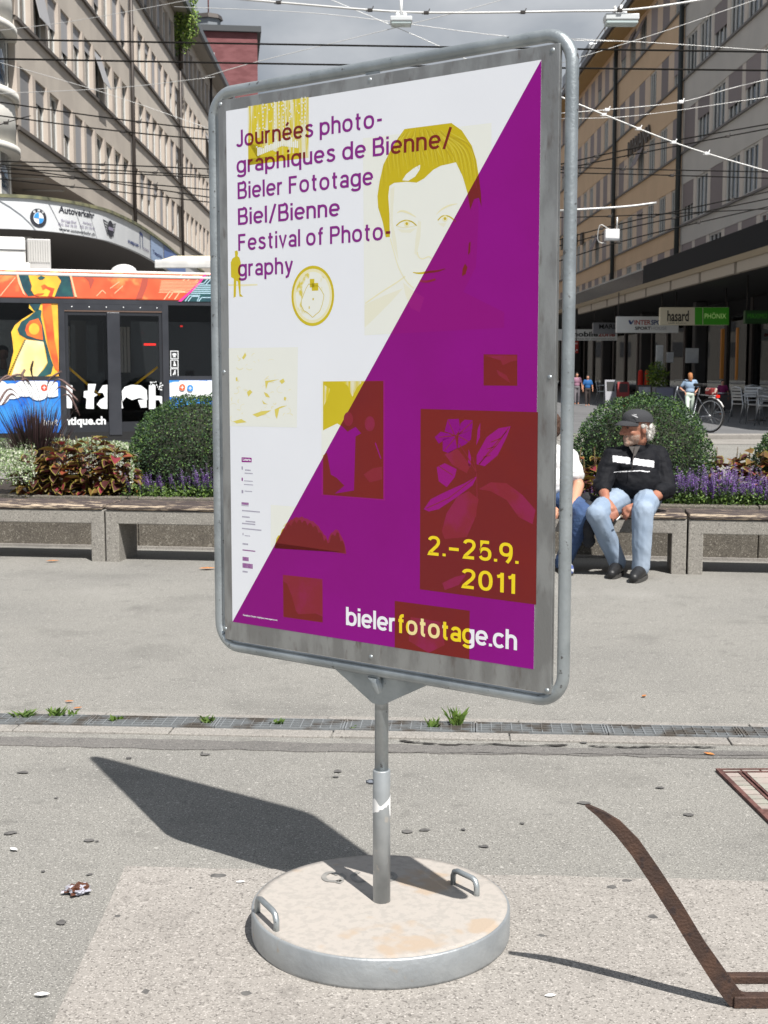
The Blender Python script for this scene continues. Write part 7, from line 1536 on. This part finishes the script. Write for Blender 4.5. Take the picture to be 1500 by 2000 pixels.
for x, y, lb_ in ((1478, 822, 'round aluminium cafe table between the chairs'), (1502, 818, 'aluminium cafe table at the right picture edge')):
    p = at_z(x, y, .11); t = thing('cafe_table', lb_, 'table', (p.x, p.y, .11), 0, 'cafe tables'); mb = MB(); mb.lathe([(.33, .70), (.35, .71), (.35, .73), (.33, .735)], seg=24); mb.build('table_top', M_SHADECH, t); mb = MB(); mb.tube([(0, 0, .02), (0, 0, .7)], .03, 8); mb.build('leg', M_SHADECH, t); mb = MB(); mb.lathe([(.24, .0), (.24, .015), (.05, .05)], seg=20); mb.build('foot', M_METAL, t)
    mb = MB(); mb.lathe([(.03, .735), (.04, .80), (.035, .83)], (.1, 0, 0), 12); tag(mb.build('cup', M_BWHITE, None, (p.x, p.y, .11)), 'white cup standing on the ' + lb_, 'cup')
def aboard(x0, x1, y0, y1, D, m, label, fm=M_METAL):
    a = at_y(x0, y1, D); b = at_y(x1, y0, D); w = b.x - a.x; h = b.z - .11; t = thing('pavement_board', label, 'sign board', ((a.x + b.x) / 2, D, .11)); 
    for s in (0, 1):
        y0_, y1_ = (0, .22) if s == 0 else (.5, .27); mb = MB(); mb.add([(-w / 2, y0_, .0), (w / 2, y0_, 0), (w / 2, y1_, h), (-w / 2, y1_, h), (-w / 2, y0_ + .03, .0), (w / 2, y0_ + .03, 0), (w / 2, y1_ + .03, h), (-w / 2, y1_ + .03, h)], [(0, 1, 2, 3), (7, 6, 5, 4), (0, 4, 5, 1), (2, 6, 7, 3), (1, 5, 6, 2), (3, 7, 4, 0)]); mb.build('frame_panel', fm, t)
    k = .22 / h; mb = MB(); mb.quad((-w / 2 + .05, .2 * k - .006 + .0, .12), (w / 2 - .05, .2 * k - .006, .12), (w / 2 - .05, (h - .06) * k - .010, h - .06), (-w / 2 + .05, (h - .06) * k - .010, h - .06)); mb.build('notice', m, t)
aboard(1183, 1205, 742, 790, 44, M_BLK, 'black pavement board in a pale frame above the boxwood', mat('board frame pale', (.3, .3, .33, 1), .6)); aboard(1208, 1231, 746, 790, 43, mat('dark notice', (.05, .03, .03, 1), .6), 'red framed pavement board right of the black one', mat('board frame red', S(150, 50, 50), .6)); aboard(1246, 1276, 752, 796, 41, mat('pale notice', (.45, .46, .5, 1), .6, c2=(.3, .3, .33, 1), ns=6), 'pale grey pavement board above the head of the seated man')
t = at_y(1412, 815, 35.5); mbn = thing('menu_stand', 'tall metal menu stand beside the bicycle', 'sign stand', (t.x, 35.5, .11)); w = 34 * 35.5 / FPX; h = at_y(1412, 768, 35.5).z - .11
for s in (-1, 1): mb = MB(); mb.tube([(s * w / 2, 0, 0), (s * w / 2, 0, h)], .02, 6); mb.build('post', M_SHADECH, mbn)
for z in (.12, h): mb = MB(); mb.tube([(-w / 2, 0, z), (w / 2, 0, z)], .02, 6); mb.build('rail', M_SHADECH, mbn)
mb = MB(); mb.box((-w / 2 + .03, -.012, .2), (w / 2 - .03, .012, h - .04)); mb.build('panel', mat('menu dark', (.05, .045, .045, 1), .6, c2=(.2, .08, .04, 1), ns=5, lo=.6, hi=.7), mbn)
pc_ = at_y(1283, 770, 43); pl = thing('potted_shrub', 'green potted shrub in the arcade above the boxwood', 'shrub', (pc_.x, 43, .11)); mb = MB(); mb.lathe([(.2, 0), (.28, .5), (.26, .5)], seg=16); mb.build('pot', M_METAL, pl); mb = MB()
for i in range(900): v = rdir(); r = random.random() ** .4; leaf_quad(mb, Vector((v.x * .38 * r, v.y * .38 * r, 1.05 + v.z * .5 * r)), rdir(), rdir(), .09, .05, random.choice((0, 1)))
mb.build('foliage', [mat('shrub lime', S(120, 140, 40), .6), mat('shrub green', S(70, 96, 36), .6)], pl)
tb_ = at_y(1316, 775, 39); bx = thing('planter_box', 'grey box planter behind the walking person', 'planter', (tb_.x, 39, .11)); mb = MB(); mb.bbox((-.55, 0, 0), (.55, .5, .75), .02); mb.build('box', mat('planter grey', (.12, .12, .14, 1), .6), bx); mb = MB(); mb.bbox((-.52, -.02, .36), (-.02, -.001, .72), .005); mb.build('panel', mat('planter panel', (.22, .22, .30, 1), .6), bx)
for (x, y, c, lb_) in ((1251, 738, S(190, 40, 24), 'red clothing item left on display in the arcade'), (1264, 738, S(200, 60, 20), 'orange red clothing item right on display in the arcade')):
    p = at_y(x, y, 45); mb = MB(); chain(mb, [(0, 0, 0), (0, 0, .5)], [.10, .08]); tag(remesh(mb, .02, 'display_garment', mat('garment', c, .8), None, Vector((0, 0, 0)), 2), lb_, 'garment').location = (p.x, 45, p.z - .3)
    mb = MB(); mb.tube([(0, 0, -(p.z - .3) + .12), (0, 0, .05)], .02, 6); mb.build('stand', M_METAL, bpy.context.scene.objects[[o.name for o in COL.objects if o.name.startswith('display_garment')][-1]])
# ================================================================== overhead wires
M_WIRE = mat('dark wire', (.012, .011, .010, 1), .9, spec=.1); M_WIREL = mat('steel span wire', (.50, .50, .49, 1), .4, .4); M_CLAMP = mat('wire clamp', (.03, .026, .024, 1), .8); M_CER = mat('white insulator', (.72, .72, .72, 1), .3)
WIRES = []
def wire(pts, D, r, m, label, clamps=(), D1=None, cm=None, sag=.0):
    D1 = D1 or D; n = len(pts); P = [at_y(x, y, D + (D1 - D) * i / (n - 1)) for i, (x, y) in enumerate(pts)]
    if n > 2: P = curve(P, 6)
    c = P[0]; t = thing('overhead_wire', label, 'wire', c, 0, 'wires strung over the street'); mb = MB(); mb.tube([p - c for p in P], r, 6); mb.build('cable', m, t)
    for q in clamps:
        f = q * (len(P) - 1); i = min(int(f), len(P) - 2); p = P[i].lerp(P[i + 1], f - i) - c; s = .034; mb = MB(); mb.bbox((p.x - s * 1.5, p.y - s, p.z - s), (p.x + s * 1.5, p.y + s, p.z + s * .8), s * .3); mb.tube([p + Vector((s, 0, 0)), p + Vector((s * 2.0, 0, s * 2.2))], s * .3, 5); mb.tube([p + Vector((-s, 0, 0)), p + Vector((-s * 2.4, 0, -s * .8))], s * .3, 5); mb.build('clamp', cm or M_CLAMP, t)
wire([(-80, 75.5), (750, 90), (1600, 103)], 26, .018, M_WIRE, 'dark wire straight across the picture just above the poster top left corner')
wire([(-80, 113.5), (750, 128), (1600, 139)], 26, .018, M_WIRE, 'dark wire straight across just below the one at the poster top')
wire([(-60, 191), (240, 234), (560, 270)], 33, .017, M_WIRE, 'dark trolley wire sloping over the middle of the left building, upper one', (.55,))
wire([(-60, 218), (240, 257), (560, 285)], 33, .017, M_WIRE, 'dark trolley wire sloping over the middle of the left building, lower one', (.5, .8))
for i, (y0, y1, lb_) in enumerate(((315, 326, 'topmost of the dark wires crossing low over the left building'), (321, 341, 'second dark wire from the top low over the left building'), (330, 343, 'third dark wire from the top low over the left building'), (334, 372, 'fourth dark wire low over the left building sloping down to the right'), (318, 395, 'steepest dark wire low over the left building'), (345, 400, 'lowest dark wire over the left building near the sign canopy'))):
    wire([(-60, y0 - 2), (230, (y0 + y1) / 2 + 2), (540, y1 + 10)], 34 + i * .8, .017, M_WIRE, lb_, ((.35, .62) if i % 2 else (.45, .7)))
wire([(-60, 66), (150, 40), (420, -10)], 30, .006, M_WIREL, 'thin pale span wire rising over the upper windows of the left building')
wire([(-60, 105), (200, 180), (420, 255)], 31, .006, M_WIREL, 'thin pale span wire falling over the left building')
wire([(-60, 185), (220, 172), (420, 150)], 31, .007, M_WIREL, 'thin pale span wire rising gently over the left building')
wire([(-20, 250), (30, 234), (60, 226)], 30, .010, M_WIRE, 'short dark bracket wire in front of the white tower', (.3,))
wire([(340, 13), (640, 28), (1000, 72), (1250, 82)], 28, .007, M_WIREL, 'thin grey span wire falling gently through the sky')
wire([(600, -20), (700, 22), (862, 92), (980, 150)], 27, .007, M_WIREL, 'thin span wire falling steeply from the top middle of the sky')
wire([(400, 150), (500, 121), (700, 72), (900, 22), (1000, -6)], 27, .007, M_WIREL, 'thin span wire rising from the brick tower to the top of the sky')
wire([(420, -6), (560, 6), (760, 22), (900, 25), (1100, 22), (1240, 18), (1420, -8)], 27, .022, M_WIREL, 'thick pale catenary cable hung across the top of the picture', (.15, .3, .42, .6, .8))
wire([(1100, 75), (1300, 85), (1600, 106)], 27, .006, M_WIREL, 'thin pale wire over the upper windows of the right building'); wire([(1090, 125), (1300, 60), (1560, -30)], 28, .007, M_WIREL, 'thin wire rising steeply over the roof edge of the right building')
wire([(1085, 185), (1200, 232), (1350, 290), (1560, 352)], 29, .017, M_WIREL, 'pale span wire falling across the right building with white insulators', (.28, .45, .6, .72), cm=M_CER)
wire([(1085, 222), (1200, 213), (1330, 199), (1430, 172), (1560, 140)], 29, .009, M_WIREL, 'pale wire rising across the right building', (.22, .5), cm=M_CER)
wire([(1085, 232), (1250, 225), (1560, 180)], 29.5, .006, M_WIREL, 'thin pale wire just under the rising pale one on the right')
wire([(1085, 323), (1260, 285), (1560, 232)], 33, .017, M_WIRE, 'dark trolley wire rising to the right edge, upper one', (.25, .6)); wire([(1085, 333), (1260, 297), (1560, 240)], 33.5, .017, M_WIRE, 'dark trolley wire rising to the right edge, lower one', (.2, .5, .78))
wire([(1085, 326), (1260, 331), (1560, 337)], 32, .014, M_WIRE, 'level dark wire over the right building, upper one', (.4,)); wire([(1085, 337), (1260, 341), (1560, 350)], 32, .014, M_WIRE, 'level dark wire over the right building, lower one', (.6,))
wire([(1085, 470), (1250, 428), (1560, 362)], 35, .017, M_WIRE, 'dark trolley wire low over the right building, upper one', (.3, .55, .8)); wire([(1085, 482), (1250, 440), (1560, 376)], 35.5, .017, M_WIRE, 'dark trolley wire low over the right building, middle one', (.25, .62)); wire([(1085, 512), (1250, 462), (1560, 390)], 36, .017, M_WIRE, 'dark trolley wire low over the right building, lowest one', (.4, .7))
wire([(1085, 412), (1216, 404), (1282, 396)], 33, .03, M_WIREL, 'thick pale stay bar low over the tan building'); wire([(1090, 425), (1250, 420), (1560, 405)], 34, .014, M_WIRE, 'level dark wire just above the white box on the right', (.35, .5))
# suspended lamps and the white box
def hang_lamp(x0, x1, y0, y1, D, label, up):
    a = at_y(x0, y1, D); b = at_y(x1, y0, D); w = b.x - a.x; h = b.z - a.z; t = thing('suspended_street_lamp', label, 'street lamp', ((a.x + b.x) / 2, D, a.z)); mb = MB(); mb.bbox((-w / 2, -.18, h * .35), (w / 2, .18, h), .02); mb.build('housing', mat('lamp housing', (.55, .57, .58, 1), .4), t)
    mb = MB(); mb.bbox((-w / 2 + .02, -.16, 0), (w / 2 - .02, .16, h * .35), .015); mb.build('diffuser', mat('lamp diffuser', (.45, .52, .52, 1), .2), t); mb = MB(); mb.tube([(0, 0, h - .01), (0, 0, h + up)], .03, 8); mb.build('hanger', M_CER, t)
    for s in (-1, 1): mb = MB(); mb.ball((s * .07, 0, h + .06), .05, sub=2); mb.build('insulator', M_CER, t)
hang_lamp(762, 805, 35, 50, 27, 'suspended street lamp in the sky above the poster', .45); hang_lamp(1180, 1246, 30, 49, 27.2, 'large flat suspended lamp by the right roof edge', .2)
a = at_y(1181, 470, 33); b = at_y(1209, 448, 33); t = thing('junction_box', 'white electrical box hanging among the wires at right', 'junction box', (a.x, 33, a.z)); mb = MB(); mb.bbox((0, -.1, 0), (b.x - a.x, .12, b.z - a.z), .015); mb.build('housing', M_CER, t); mb = MB(); mb.tube([p - Vector((a.x, 33, a.z)) for p in curve([at_y(1190, 448, 33), at_y(1172, 440, 33), at_y(1168, 470, 33), at_y(1185, 476, 33)], 6)], .012, 6); mb.build('cable_loop', M_WIREL, t); mb = MB(); mb.tube([(.3, 0, b.z - a.z - .02), (.3, 0, b.z - a.z + .3)], .02, 6); mb.build('hanger', M_WIREL, t)

bpy.data.scenes.remove(TMPS)
